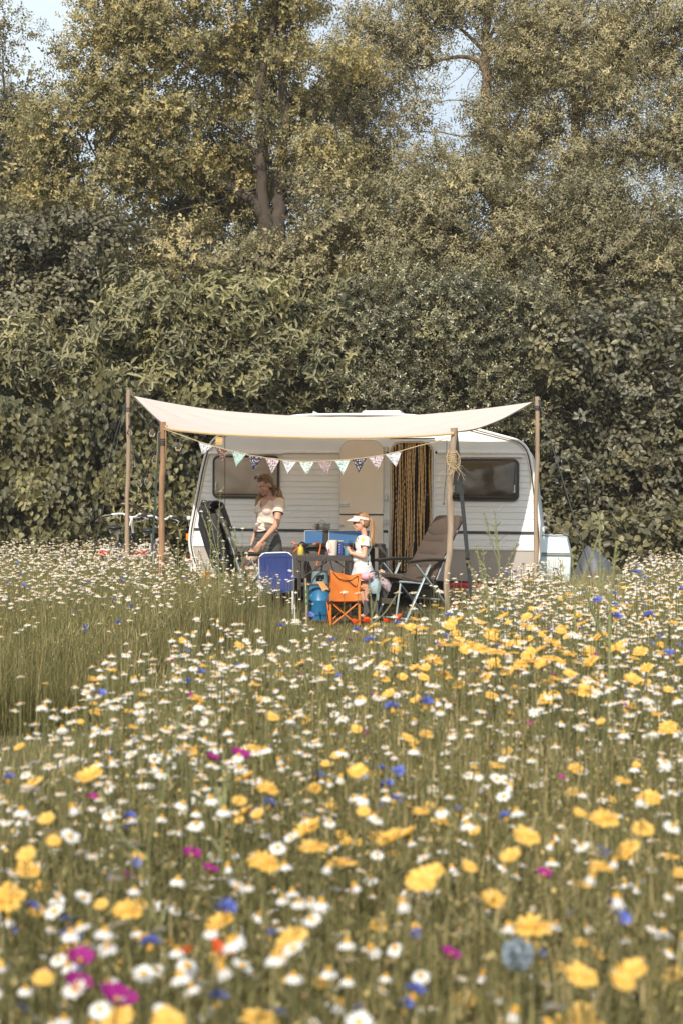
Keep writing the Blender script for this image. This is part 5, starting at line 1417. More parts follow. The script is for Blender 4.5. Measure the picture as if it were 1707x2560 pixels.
FL = {'white and blue floral': floral('floral_white', W_, ((.10, .14, .22), (.45, .52, .52))), 'brown floral': floral('floral_brown', (.14, .075, .06), ((.55, .45, .42), (.10, .05, .04))),
      'mint floral': floral('floral_mint', (.42, .60, .54), (W_, (.18, .35, .33))), 'navy floral': floral('floral_navy', (.035, .035, .07), ((.70, .66, .66), (.06, .05, .09))),
      'rose and white floral': floral('floral_rose', (.68, .60, .62), ((.30, .07, .14), (.16, .18, .22))), 'pale grey floral': floral('floral_grey', (.62, .64, .68), ((.25, .26, .36), (.72, .74, .74)), 60, True),
      'white floral with mint flecks': floral('floral_white_mint', (.76, .79, .76), ((.12, .20, .24), (.45, .62, .52))), 'mauve floral': floral('floral_mauve', (.38, .27, .28), ((.66, .60, .60), (.20, .12, .13)), 90),
      'mint and white floral': floral('floral_mint_white', (.70, .76, .74), ((.30, .50, .47), (.25, .42, .40)), 60, True)}
order = ['white and blue floral', 'brown floral', 'mint floral', 'navy floral', 'rose and white floral', 'pale grey floral', 'white floral with mint flecks', 'mauve floral', 'mint and white floral', 'navy floral', 'rose and white floral', 'pale grey floral']
pn = [((160, 405), (262, 435), (185, 492)), ((272, 440), (380, 470), (322, 540)), ((393, 470), (490, 492), (425, 582)), ((507, 500), (610, 515), (538, 607)), ((627, 520), (727, 530), (672, 625)),
      ((747, 537), (843, 543), (783, 630)), ((860, 545), (967, 545), (915, 640)), ((985, 545), (1097, 540), (1052, 637)), ((1113, 538), (1217, 530), (1170, 637)), ((1230, 530), (1335, 518), (1278, 622)),
      ((1345, 515), (1455, 500), (1412, 600)), ((1465, 495), (1577, 470), (1540, 580))]
cv = lambda p: (440 + p[0] / 2.8, 960 + p[1] / 2.8)
bo = Vector((0, 14.3, 0))
strp = [P(409, 1072, 14.36) - bo]
for i, ((a_, b_, t_), f_) in enumerate(zip(pn, order)):
    A, B, T = P(*cv(a_), 14.33 - i * .012) - bo, P(*cv(b_), 14.33 - i * .012) - bo, P(*cv(t_), 14.33 - i * .012) - bo
    strp += [A + Vector((0, 0, .004)), B + Vector((0, 0, .004))]
    mb = MB(); rows = []
    for k in range(8):
        t = k / 7.0; l, r_ = A.lerp(T, t * .985), B.lerp(T, t * .985)
        rows.append([l.lerp(r_, j / 5) + Vector((0, .008 * math.sin(j * 1.3 + i * 2 + t * 3) * (t + .2) + (random.uniform(-.03, .03) * 0), 0)) for j in range(6)])
    mb.grid(rows, thick=.0015)
    f = mb.build('pennant', FL[f_], bn); f['label'] = f_ + ' pennant'
strp += [P(1040, 1116, 14.2) - bo, P(1085, 1105, 14.18) - bo, P(1122, 1093, 14.16) - bo]
mb = MB(); mb.tube(strp, .0045, 6); mb.build('string', M_rope, bn)

# ---- string of festoon bulbs
fs_ = thing('string_lights', 'festoon cable of clear unlit glass bulbs slung between the posts beside the bikes', 'string lights', (-2.3, 15.6, 0))
so = Vector((-2.3, 15.6, 0))
bl = [(325, 1062, 16.9), (335, 1140, 16.6), (349, 1188, 16.3), (368, 1184, 16.1), (388, 1128, 15.2), (381, 1061, 14.9), (446, 1096, 14.8)]
cab = [P(322, 1035, 16.95), P(325, 1062, 16.9), P(329, 1100, 16.75), P(335, 1140, 16.6), P(341, 1165, 16.4), P(350, 1188, 16.3), P(368, 1183, 16.1), P(378, 1150, 15.6), P(388, 1125, 15.2), P(392, 1085, 15.0), P(381, 1058, 14.9), P(402, 1072, 14.5), P(436, 1091, 14.7), P(446, 1094, 14.8), P(475, 1103, 14.9), P(497, 1100, 15), P(507, 1098, 15.2)]
mb = MB(); mb.tube([p - so for p in spline(cab, 4)], .0045, 5); mb.build('cable', M_cord, fs_)
M_bulb = bpy.data.materials.new('bulb_glass'); M_bulb.use_nodes = True
_b = M_bulb.node_tree.nodes['Principled BSDF']; _b.inputs['Transmission Weight'].default_value = 1.0; _b.inputs['Roughness'].default_value = .03; _b.inputs['IOR'].default_value = 1.3; _b.inputs['Base Color'].default_value = (.95, .95, .93, 1); _b.inputs['Specular IOR Level'].default_value = 1.0
M_fil = mat('filament', (.75, .45, .25), .4, .5)
for p in bl:
    c = P(*p) - so
    mb = MB(); mb.lathe([(0.001, -.142), (.016, -.139), (.030, -.122), (.036, -.10), (.033, -.08), (.021, -.06), (.013, -.042)], 14, c); b_ = mb.build('bulb', M_bulb, fs_)
    mb = MB(); mb.lathe([(.013, -.045), (.016, -.04), (.016, -.005), (.007, 0)], 10, c); mb.build('socket', M_black, b_)
    mb = MB(); mb.tube([c + Vector((-.006, 0, -.045)), c + Vector((-.008, 0, -.10)), c + Vector((.008, 0, -.10)), c + Vector((.006, 0, -.045))], .0022, 4); mb.build('filament', M_fil, b_)
# ================================================================ camp furniture
M_alu_b = mat('pale_blue_aluminium', (0.50, 0.58, 0.60), .35, .55, col2=(.42, .50, .52), scale=20)
M_brownf = mat('brown_padded_fabric', (0.082, 0.060, 0.047), .9, col2=(.062, .046, .036), scale=120, bump=.3, bscale=400)
M_charf = mat('charcoal_padded_fabric', (0.075, 0.066, 0.058), .9, col2=(.055, .05, .045), scale=120, bump=.3, bscale=400)
M_bluef = mat('blue_fabric', (0.030, 0.052, 0.21), .8, col2=(.024, .042, .17), scale=9, bump=.3, bscale=300)
M_lblue = mat('pale_blue_fabric', (0.08, 0.14, 0.38), .8, scale=60)
M_orf = mat('orange_fabric', (0.66, 0.19, 0.025), .75, col2=(.56, .15, .02), scale=7, bump=.35, bscale=14)
M_orf2 = mat('pale_orange_fabric', (0.78, 0.34, 0.10), .75, scale=20)
M_ort = mat('orange_tube', (0.60, 0.17, 0.02), .35, col2=(.5, .13, .02), scale=30)
M_blk = mat('black_plastic', (0.022, 0.020, 0.019), .45, scale=60)
M_dgrey = mat('dark_grey_metal', (0.065, 0.058, 0.054), .45, .3, col2=(.045, .04, .038), scale=30)
M_gfab = mat('grey_mesh_fabric', (0.10, 0.095, 0.092), .9, scale=200)

def pad(mb, W, L, T, mi=0, quilts=5, taper=.0, n=26, hollow=0.0):
    """quilted pad lying in local x (width) / t (length); returns function grid of (x, t, h)"""
    return [[(W * (1 - taper * t / L) * (x - .5), t, T * (.35 + .65 * abs(math.sin(math.pi * quilts * t / L)) ** .35) * (1 - abs(2 * x - 1) ** 8) - hollow * math.sin(math.pi * x)) for x in np.linspace(0, 1, 9)] for t in np.linspace(0, L, n)]

def recliner(name, label, loc, rz, fabric, metal, lean=32, back=.78, W=.50, seat_z=.42, arm_z=.66, pillow=True, grp='camping recliners'):
    """reclining chair facing local -Y"""
    g = thing(name, label, 'camping chair', loc, (0, 0, rz), grp)
    # seat
    mb = MB()
    rows = [[Vector((x, -.42 + t, seat_z + .05 - .05 * (t / .45) + h - .035 * math.sin(math.pi * t / .47))) for x, t, h in r] for r in pad(None, W, .47, .03, quilts=3)]
    mb.grid(rows, thick=.035); mb.build('seat', fabric, g)
    # backrest
    a = R(lean); mb = MB(); rows = []
    for r in pad(None, W, back, .035, quilts=5, taper=.10):
        rows.append([Vector((x, .05 + math.sin(a) * t - math.cos(a) * h + .05 * (t / back) ** 2, seat_z - .01 + math.cos(a) * t + math.sin(a) * h)) for x, t, h in r])
    mb.grid(rows, thick=.04); bk = mb.build('backrest', fabric, g)
    if pillow:
        mb = MB(); rot = Matrix.Rotation(-a, 3, 'X')
        t = back * .80; mb.ball(Vector((0, .05 + math.sin(a) * t - math.cos(a) * .055 + .03, seat_z + math.cos(a) * t + math.sin(a) * .055)), (W * .43, .05, .115), 20, 12, rot)
        mb.build('headrest_pillow', fabric, bk)
    mb = MB()
    for sx in (-1, 1):
        x = sx * (W / 2 - .005)
        mb.tube([(x, .05, seat_z - .02), (x * .95, .05 + math.sin(a) * back * .5, seat_z + math.cos(a) * back * .5), (x * .90, .07 + math.sin(a) * back, seat_z - .01 + math.cos(a) * back)], .012, 8)
        mb.tube([(x, -.43, seat_z + .02), (x, .06, seat_z - .02)], .012, 8)
    mb.build('seat_frame', metal, g)
    for sx in (-1, 1):
        x = sx * (W / 2 + .035)
        mb = MB()
        mb.grid([[Vector((x + dx, y, arm_z + .012 * math.cos((y + .05) * 6) + (.0 if abs(dx) < .02 else -.006))) for dx in (-.028, -.012, .012, .028)] for y in np.linspace(-.34, .16, 9)], thick=.03)
        mb.build('armrest', M_blk, g, bevel=.004)
        mb = MB(); mb.bar((x, -.24, arm_z - .02), (x - sx * .01, .36, .02), .014, .032, up=(1, 0, 0)); mb.build('leg', metal, g, bevel=.003)
        mb = MB(); mb.bar((x - sx * .02, -.02, arm_z - .02), (x - sx * .03, -.36, .02), .014, .032, up=(1, 0, 0)); mb.build('leg', metal, g, bevel=.003)
        mb = MB(); mb.tube([(x - sx * .01, -.10, seat_z + .07), (x, .0, seat_z + .0)], .018, 8); mb.obox((x - sx * .02, .02, seat_z), (.03, .07, .07)); mb.build('joint', M_blk, g, bevel=.005)
    mb = MB(); mb.tube([(-W / 2, .37, .045), (W / 2, .37, .045)], .011, 8); mb.tube([(-W / 2, -.35, .06), (W / 2, -.35, .06)], .011, 8); mb.tube([(-W / 2, .12, .25), (W / 2, .12, .25)], .010, 8)
    mb.build('stretcher', metal, g)
    return g

g = recliner('camping_recliner', 'brown quilted reclining camping chair with headrest pillow in front of the string curtain', (X(1040, 14.9), 14.9, 0), R(-54), M_brownf, M_alu_b, lean=30, back=.80, seat_z=.44)
mb = MB(); mb.bar((-.26, -.50, .25), (.26, -.50, .25), .02, .06); mb.build('foot_strap', M_brownf, g, bevel=.004)
mb = MB(); mb.box(-.26, -.02, -.53, -.51, .02, .24); mb.build('footrest_panel', M_gfab, g, bevel=.004)
for sx in (-1, 1):
    mb = MB(); mb.tube([(sx * .26, -.5, .02), (sx * .25, -.42, .44)], .010, 8); mb.build('footrest_tube', M_alu_b, g)

g2 = recliner('camping_recliner', 'charcoal reclining camping chair with a black jacket hung over its back', (X(604, 14.8), 14.8, 0), R(112), M_charf, M_alu_b, lean=18, back=.82, seat_z=.44, arm_z=.72)
# jacket over the backrest
jk = thing('jacket', 'black jacket draped over the back of the charcoal recliner', 'jacket', (X(604, 14.8), 14.8, 0), (0, 0, R(112)))
a = R(18)
def onback(x, t, h): return Vector((x, .05 + math.sin(a) * t - math.cos(a) * h + .05 * (t / .84) ** 2, .43 + math.cos(a) * t + math.sin(a) * h))
rows = []
M_jk = mat('black_jacket_cloth', (0.014, 0.014, 0.017), .8, col2=(.022, .021, .024), scale=14, bump=.6, bscale=18)
for i in range(15):
    s_ = i / 14; row = []
    for j in range(26):
        q = j / 25           # front (over) -> top -> back
        x = (s_ - .62) * .40
        if q < .28: t = .60 + (.27 * q / .28); h = .085
        elif q < .42: k = (q - .28) / .14; t = .87 + .05 * math.sin(math.pi * k); h = .085 - .16 * k
        else: k = (q - .42) / .58; t = .87 - .70 * k * (1 if 3 < i < 13 else .86); h = -.085 - .04 * math.sin(s_ * 15 + k * 3) * k - .04 * k
        row.append(onback(x * (1 + .08 * math.sin(q * 7)), t + .02 * math.sin(s_ * 11 + q * 3), h + .012 * math.sin(s_ * 23 + q * 5)))
    rows.append(row)
mb = MB(); mb.grid(rows, thick=.012); mb.build('body', M_jk, jk, angle=80)
for sx in (-1, 1):
    mb = MB(); mb.tube([onback(sx * .17 - .05, .80, -.05), onback(sx * .20 - .05, .70, -.09), onback(sx * .20 - .05, .45, -.12), onback(sx * .18 - .05, .22, -.13)], [.05, .062, .055, .045], 12, flat=.7); mb.build('sleeve', M_jk, jk)
mb = MB(); mb.tube([onback(-.12, .90, -.01), onback(0, .93, -.03), onback(.12, .90, -.01)], .03, 10); mb.build('collar', M_jk, jk)
# sheepskin cushion on it
sk = thing('sheepskin_cushion', 'cream sheepskin cushion lying on the seat of the charcoal recliner', 'cushion', (X(626, 14.86), 14.86, .43), (0, 0, R(20)))
mb = MB(); mb.ball((0, 0, .09), (.17, .15, .085), 14, 10); mb.ball((.10, 0, .07), (.10, .13, .065), 12, 8); mb.ball((-.09, .02, .075), (.11, .14, .07), 12, 8)
me = remeshed(mb, .011, 3)
co = np.zeros(len(me.vertices) * 3); me.vertices.foreach_get('co', co); co = co.reshape(-1, 3)
co += rng.normal(0, .0035, co.shape) + .007 * np.sin(co[:, [1, 2, 0]] * 95); me.vertices.foreach_set('co', co.reshape(-1))
mesh_obj('fleece', me, mat('sheepskin', (.66, .56, .42), .95, col2=(.50, .41, .30), scale=45, bump=1, bscale=120), sk)

# ---- blue folding chair, seen from behind
bc = thing('folding_chair', 'small blue fabric folding chair with pale tube frame, its back to the meadow', 'camping chair', (X(694, 14.3), 14.3, 0), (0, R(-1.5), R(4)))
w = .168
lean = .06
def bk(x, z, dy=0): return Vector((x, -lean * (z - .36) / .4 + dy, z))
mb = MB(); mb.tube([bk(-w, .12)] + [bk(x, z) for x, z in [(-w, .3), (-w, .70), (-w + .008, .735), (-w + .035, .762), (-w + .07, .768), (w - .07, .768), (w - .035, .762), (w - .008, .735), (w, .70), (w, .3), (w, .12)]], .014, 8)
mb.build('back_frame', M_alu_white, bc)
mb = MB(); rows = []
for z in np.linspace(.372, .772, 20):
    ins = .055 * max(0, (z - .735) / .037) if z > .735 else (.03 if .50 < z < .535 else 0)
    rows.append([bk(x * (w + .006 - ins) , z, -.016 - .004 * math.cos(x * 3) + .016 * (1 - x * x) * math.sin(math.pi * (z - .37) / .4)) for x in np.linspace(-1, 1, 15)])
mb.grid(rows, thick=.006); back = mb.build('backrest', M_bluef, bc)
mb = MB()
for x in (-.115, .115): mb.grid([[bk(x + dx, z, -.021) for dx in (-.0012, .0012)] for z in (.38, .715)])
mb.grid([[bk(x, .725 + dz, -.022) for dz in (-.0015, .0015)] for x in (-.165, .165)])
mb.build('seam', mat('seam_thread', (.015, .025, .12), .9), back)
mb = MB(); mb.grid([[Vector((x, .012 + t, .388 - .03 * math.sin(math.pi * t / .36))) for x in np.linspace(-w, w, 7)] for t in np.linspace(0, .36, 8)], thick=.008); mb.build('seat', M_lblue, bc)
mb = MB(); mb.box(-w + .01, w - .02, -.012, .005, .352, .392); mb.build('seat_edge', M_lblue, bc, bevel=.004)
for sx in (-1, 1):
    x = sx * (w + .012)
    mb = MB(); mb.tube([(x, .30, .02), (x, .02, .43), (x, -.02, .50)], .0105, 8); mb.build('leg', M_alu_white, bc)
    mb = MB(); mb.tube([(x, -.14, .015), (x, .10, .30), (x, .34, .41)], .0105, 8); mb.build('leg', M_alu_white, bc)
    mb = MB(); mb.grid([[Vector((x + dx, y, .50)) for dx in (-.02, .02)] for y in np.linspace(-.04, .22, 5)], thick=.018); mb.build('armrest', M_lblue, bc, bevel=.004)
mb = MB(); mb.tube([(-w, -.14, .018), (w, -.14, .018)], .0105, 8); mb.tube([(-w, .30, .02), (w, .30, .02)], .0105, 8); mb.build('stretcher', M_alu_white, bc)
mb = MB()
for k in range(2): mb.obox((-w - .005, -.01, .50 + .012 * k), (.03, .02, .012))
mb.build('clip', mat('yellow_clip', (.55, .48, .10), .5), bc)

# ---- orange child's folding chair, seen from behind
oc = thing('child_folding_chair', "child's orange folding chair on crossed orange tubes, its back to the meadow", 'camping chair', (X(862, 14.2), 14.2, 0), (0, 0, R(5)))
w = .150
for sx in (-1, 1):
    mb = MB(); mb.tube([(sx * w, -.02, .02), (sx * w, -.01, .3), (sx * w * 1.0, -.04, .56)], .0125, 8); mb.build('back_post', M_ort, oc)
    mb = MB(); mb.tube([(sx * w, .0, .26), (-sx * .13, .02, .02)], .0085, 8); mb.build('cross_leg', M_ort, oc)
    mb = MB(); mb.tube([(sx * w, .0, .03), (sx * w * 1.12, .30, .28)], .0085, 8); mb.build('side_leg', M_ort, oc)
    mb = MB(); mb.tube([(sx * w * 1.1, .32, .03), (sx * w, .02, .27)], .0085, 8); mb.build('side_leg', M_ort, oc)
    mb = MB(); mb.obox((sx * w, -.03, .382), (.035, .03, .022)); mb.tube([(sx * w, -.03, .384), (sx * (w + .055), .0, .384)], .009, 6); mb.obox((sx * w, -.02, .262), (.045, .04, .024)); mb.build('joint', M_blk, oc, bevel=.004)
mb = MB(); mb.tube([(-.13, .31, .03), (.13, .31, .27)], .0085, 8); mb.tube([(.13, .33, .03), (-.13, .31, .27)], .0085, 8); mb.build('cross_leg', M_ort, oc)
mb = MB(); rows = []
for z in np.linspace(.272, .58, 20):
    t = (z - .272) / .308; row = []
    for x in np.linspace(-1, 1, 17):
        top = -.022 * x * t ** 3 - .03 * (1 - x * x) * t ** 4 - .006 * math.sin(x * 7)* t
        row.append(Vector((x * (w + .016 - .016 * math.sin(math.pi * t)) + .006 * t, -.045 - .02 * t + .045 * (1 - x * x) * (1 - t * .6) + .006 * math.sin(x * 5 + z * 30), z + top - .008 * math.cos(x * 3.1) * (1 - t))))
    rows.append(row)
mb.grid(rows, thick=.005); ob = mb.build('backrest', M_orf, oc)
mb = MB()
mb.tube(spline([(-.13, -.068, .575), (-.09, -.062, .53), (-.05, -.055, .50), (.0, -.05, .488), (.06, -.05, .49), (.10, -.054, .515), (.125, -.058, .535)], 4), .0042, 5)
mb.tube(spline([(.03, -.052, .486), (.07, -.055, .45), (.112, -.058, .425), (.125, -.056, .45), (.132, -.056, .50), (.128, -.058, .535)], 4), .0042, 5)
mb.tube([(-.155, -.06, .575), (-.16, -.055, .50), (-.175, -.05, .42), (-.15, -.05, .40)], .004, 5)
mb.build('piping', M_blk, ob)
mb = MB(); mb.grid([[Vector((x * w * 1.0, y, .268 - .045 * (1 - x * x) * math.sin(math.pi * (y + .03) / .36) - .0)) for x in np.linspace(-1, 1, 9)] for y in np.linspace(-.03, .30, 9)], thick=.006)
mb.build('seat', mat('dark_orange_seat', (.36, .07, .012), .8, scale=10, bump=.3), oc)
mb = MB(); mb.grid([[Vector((-w - .045 - .05 * t + dx * (1 - .25 * t), .02 + .06 * t + dy, .385 + .075 * t - abs(dx) * .12)) for dx, dy in ((-.038, -.02), (-.02, 0), (.02, .03), (.034, .05))] for t in np.linspace(-.1, 1.1, 6)], thick=.008)
mb.build('armrest', M_orf2, oc)
mb = MB(); mb.grid([[Vector((w + .05 + .02 * t + dx, .03 + .25 * t + dx * .4, .39 + .02 * t)) for dx in (-.03, 0, .03)] for t in np.linspace(0, 1, 5)], thick=.008); mb.build('armrest', M_orf2, oc)

# pink cushion corner and pastel blanket behind it
pk = thing('pink_cushion', 'small pink cushion showing above the right corner of the orange chair', 'cushion', (X(915, 14.45), 14.45, .47))
mb = MB(); mb.ball((0, 0, .045), (.075, .06, .045), 16, 10); mb.build('cover', mat('pink_cloth', (.70, .36, .46), .8, scale=30, bump=.3), pk)
bb = thing('blue_bag', 'pale blue cloth bag hanging down behind the orange chair', 'bag', (X(933, 14.5), 14.5, 0))
mb = MB(); rows = []
for k, z in enumerate(np.linspace(.33, .49, 12)):
    t = k / 11.0; r_ = .068 * (math.sin(math.pi * (.1 + .8 * t)) ** .5)
    rows.append([Vector((r_ * math.cos(a_) * (1 + .06 * math.sin(5 * a_)) + .02 * (1 - t), r_ * .6 * math.sin(a_), z)) for a_ in np.linspace(0, 2 * math.pi, 21)])
mb.grid(rows); mb.build('body', mat('pale_blue_cloth', (.30, .42, .50), .8, scale=20, bump=.5), bb, angle=80)
mb = MB(); mb.tube(spline([(-.05, 0, .47), (-.03, 0, .56), (.04, 0, .56), (.06, 0, .47)], 5), .007, 6); mb.build('handle', M_blk, bb)
mb = MB(); mb.ball((.045, -.02, .31), (.016, .012, .06), 10, 8); mb.build('tassel', mat('turquoise_cloth', (.20, .42, .48), .8), bb)
bl = thing('patterned_blanket', 'mauve and grey patterned blanket spilling beside the dark table leg', 'blanket', (X(955, 14.75), 14.75, .28))
mb = MB(); rows = []
for i in range(12):
    t = i / 11.0
    rows.append([Vector((-.05 + .12 * t + .02 * math.sin(j * .9), .04 * math.sin(j * 1.1 + t * 3), .20 - .12 * t * t + .03 * math.sin(j * 0.85 + t * 2) + .05 * math.cos(j * .5))) for j in range(13)])
mb.grid(rows, thick=.02); mb.build('cloth', floral('mauve_pattern', (.48, .38, .42), ((.14, .11, .15), (.62, .56, .60)), 28), bl, angle=80)

# ---- folding table (front) and camping kitchen (behind)
tb = thing('camping_table', 'dark folding table with crossed struts between the blue and the orange chair', 'table', (X(812, 14.95), 14.95, 0))
hw = .30
mb = MB(); mb.box(-hw, -.002, -.16, .18, .685, .725); mb.box(.002, hw, -.16, .18, .685, .725); mb.build('table_top', mat('brown_table_top', (.075, .056, .045), .5, col2=(.05, .04, .035), scale=8), tb, bevel=.006)
mb = MB(); mb.box(-hw - .004, hw + .004, -.168, -.16, .668, .727); mb.box(-.03, .03, -.172, -.168, .68, .71); mb.build('edge_profile', M_dgrey, tb, bevel=.003)
for sx in (-1, 1):
    for y in (-.14, .15):
        mb = MB(); mb.bar((sx * (hw - .025), y, .68), (sx * (hw - .025), y, .01), .022, .022); mb.build('leg', M_dgrey, tb, bevel=.003)
mb = MB(); mb.tube([(-.22, -.14, .50), (.03, -.13, .66)], .009, 6); mb.tube([(.06, -.13, .67), (.13, -.1, .46)], .006, 6); mb.tube([(.27, -.13, .56), (.10, -.13, .68)], .009, 6); mb.build('strut', M_dgrey, tb)
mb = MB(); mb.bar((-hw + .02, .15, .40), (hw - .02, .15, .40), .02, .03); mb.bar((-hw + .02, -.14, .405), (hw - .02, -.14, .405), .02, .028); mb.build('cross_rail', M_dgrey, tb, bevel=.003)

kt = thing('camping_kitchen', 'grey folding camping kitchen unit with raised blue windshield panels', 'kitchen unit', (X(858, 15.6), 15.6, 0))
k0, k1 = X(757, 15.6) - X(858, 15.6), X(962, 15.6) - X(858, 15.6)
mb = MB(); mb.box(k0, k1, -.22, .22, .80, .835); mb.build('worktop', M_dgrey, kt, bevel=.005)
for x in (k0 + .03, k1 - .03):
    for y in (-.2, .2):
        mb = MB(); mb.bar((x, y, .80), (x, y, .01), .028, .028); mb.build('leg', M_dgrey, kt, bevel=.003)
mb = MB(); mb.box(k1 - .085, k1 + .005, -.228, -.19, .70, .80); mb.box(k1 - .085, k1 + .0, -.23, -.2, .01, .70); mb.build('side_post', M_dgrey, kt, bevel=.004)
mb = MB(); mb.box(k0 + .05, k0 + .46, -.16, .2, .12, .79); mb.build('fabric_locker', mat('grey_fabric_locker', (.12, .105, .10), .9, col2=(.09, .08, .078), scale=10, bump=.4), kt, bevel=.01)
mb = MB(); mb.box(k0 + .48, k1 - .12, -.05, .2, .12, .79); mb.build('fabric_locker', mat('dark_fabric_locker', (.035, .028, .024), .9, scale=10), kt, bevel=.01)
mb = MB(); mb.box(k0 + .05, k1 - .1, -.2, .2, .36, .385); mb.build('shelf', M_dgrey, kt, bevel=.003)
M_wsh = mat('blue_windshield', (.045, .135, .30), .4, col2=(.035, .11, .25), scale=5)
a0, a1, a2, a3 = [X(p, 15.5) - X(858, 15.5) for p in (762, 807, 823, 935)]
for x0, x1 in ((a0, a1), (a2, a3)):
    mb = MB(); mb.box(x0, x1, -.10, -.092, .84, .985); pn_ = mb.build('windshield_panel', M_wsh, kt, bevel=.002)
    e = MB(); e.box(x0 - .004, x0, -.104, -.088, .84, .987); e.box(x0, x1, -.104, -.088, .985, .989); e.build('panel_edge', M_alu_white, pn_)
mb = MB(); mb.box(a1 + .003, a2 - .003, -.085, -.078, .84, .985); mb.build('windshield_panel', mat('black_windshield', (.025, .02, .018), .5), kt)
mb = MB(); mb.box(a0, a3, .10, .11, .84, .95); mb.build('windshield_panel', M_wsh, kt)

M_st = mat('brushed_steel', (.42, .41, .39), .25, .9, col2=(.35, .34, .32), scale=60)
st = thing('gas_stove', 'low two-burner gas stove standing behind the blue windshield', 'stove', (X(806, 15.6), 15.6, .835))
mb = MB(); mb.box(-.2, .25, -.07, .09, 0, .05); mb.build('body', M_dgrey, st, bevel=.006)
for x in (-.0, .15):
    mb = MB(); mb.lathe([(.035, .05), (.035, .062), (.02, .068), (0, .068)], 14, (x, .01, 0)); b_ = mb.build('burner', M_st, st)
    mb = MB()
    for k in range(4): mb.bar((x + math.cos(k * 1.57) * .07, .01 + math.sin(k * 1.57) * .07, .072), (x, .01, .072), .004, .004)
    mb.build('pan_support', M_blk, b_)
po = thing('cooking_pot', 'steel cooking pot with lid standing on the stove behind the windshield', 'pot', (X(806, 15.55), 15.6, .909))
mb = MB(); mb.lathe([(0, 0), (.082, 0), (.088, .01), (.088, .145), (.092, .148), (.092, .152), (.085, .152), (.084, .01), (0, .008)], 28); mb.build('body', M_st, po)
mb = MB(); mb.lathe([(.094, .150), (.094, .156), (.06, .163), (0, .166)], 28); lid = mb.build('lid', M_st, po)
mb = MB(); mb.tube([(-.026, 0, .163), (-.022, 0, .185), (0, 0, .197), (.022, 0, .185), (.026, 0, .163)], .0045, 7); mb.build('lid_handle', M_st, lid)
for sx in (-1, 1):
    mb = MB(); mb.tube([(sx * .086, -.03, .12), (sx * .108, -.025, .122), (sx * .108, .025, .122), (sx * .086, .03, .12)] if sx < 0 else [(.02, -.086, .118), (.03, -.108, .12), (.095, -.06, .12), (.092, -.02, .118)], .005, 6); mb.build('handle', M_st, po)

hs = thing('gas_hose', 'orange rubber gas hose looping from the stove down behind the table', 'hose', (X(795, 15.33), 15.33, 0))
hp = [P(783, 1361, 15.34), P(795, 1358, 15.32), P(801, 1359, 15.3), P(801, 1370, 15.3), P(797, 1388, 15.3), P(794, 1405, 15.3), P(788, 1428, 15.28), P(786, 1438, 15.2), P(797, 1446, 15.1), P(803, 1452, 15.05)]
ho = Vector((X(795, 15.33), 15.33, 0))
mb = MB(); mb.tube([p - ho for p in spline(hp, 5)], .009, 8); mb.build('tube', mat('orange_hose', (.66, .17, .02), .5), hs)
mb = MB(); mb.obox(P(803, 1452, 15.0) - ho, (.03, .03, .02)); mb.build('regulator', mat('green_knob', (.03, .22, .10), .5), hs, bevel=.004)

# gas bottle
M_gb = mat('blue_bottle_paint', (.022, .155, .32), .35, col2=(.018, .125, .27), scale=4, bump=.1)
M_gcol = mat('grey_blue_collar', (.20, .28, .30), .5, col2=(.16, .23, .25), scale=12)
gb = thing('gas_bottle', 'blue steel gas bottle with grey-blue collar on the grass under the dark table', 'gas bottle', (X(800, 14.98), 14.98, 0))
mb = MB(); mb.lathe([(0, .045), (.09, .045), (.117, .065), (.124, .09), (.124, .225), (.1265, .229), (.1265, .235), (.124, .239), (.124, .345), (.118, .375), (.09, .398), (.04, .408), (0, .41)], 40); gbb = mb.build('body', M_gb, gb)
mb = MB(); mb.lathe([(.098, .05), (.105, .0), (.110, .0), (.116, .06)], 32)
mb.build('foot_ring', M_gb, gb)
mb = MB()
for k in range(40):
    a_ = 2 * math.pi * k / 40; a2_ = 2 * math.pi * (k + 1) / 40
    face = math.cos(a_ + 1.57) > .82 or math.cos(a_ - 1.57) > .9
    for (z0, z1) in (((.40, .44), (.515, .55)) if face else ((.40, .55),)):
        r0_ = .098 - .012 * (z0 - .4) / .15; r1_ = .098 - .012 * (z1 - .4) / .15
        q = [(r0_ * math.cos(a_), r0_ * math.sin(a_), z0), (r0_ * math.cos(a2_), r0_ * math.sin(a2_), z0), (r1_ * math.cos(a2_), r1_ * math.sin(a2_), z1), (r1_ * math.cos(a_), r1_ * math.sin(a_), z1)]
        qi = [(x * .93, y * .93, z) for x, y, z in q]
        mb.add(q + qi, [(0, 1, 2, 3), (7, 6, 5, 4), (3, 2, 6, 7), (0, 4, 5, 1), (0, 3, 7, 4), (1, 5, 6, 2)])
mb.build('collar', M_gcol, gb)
mb = MB(); mb.lathe([(.016, .405), (.016, .45), (.03, .455), (.03, .475), (0, .48)], 14); mb.build('valve', mat('blue_valve', (.10, .20, .30), .4, .4), gb)
M_wmark = mat('white_marking', (.72, .76, .78), .5)
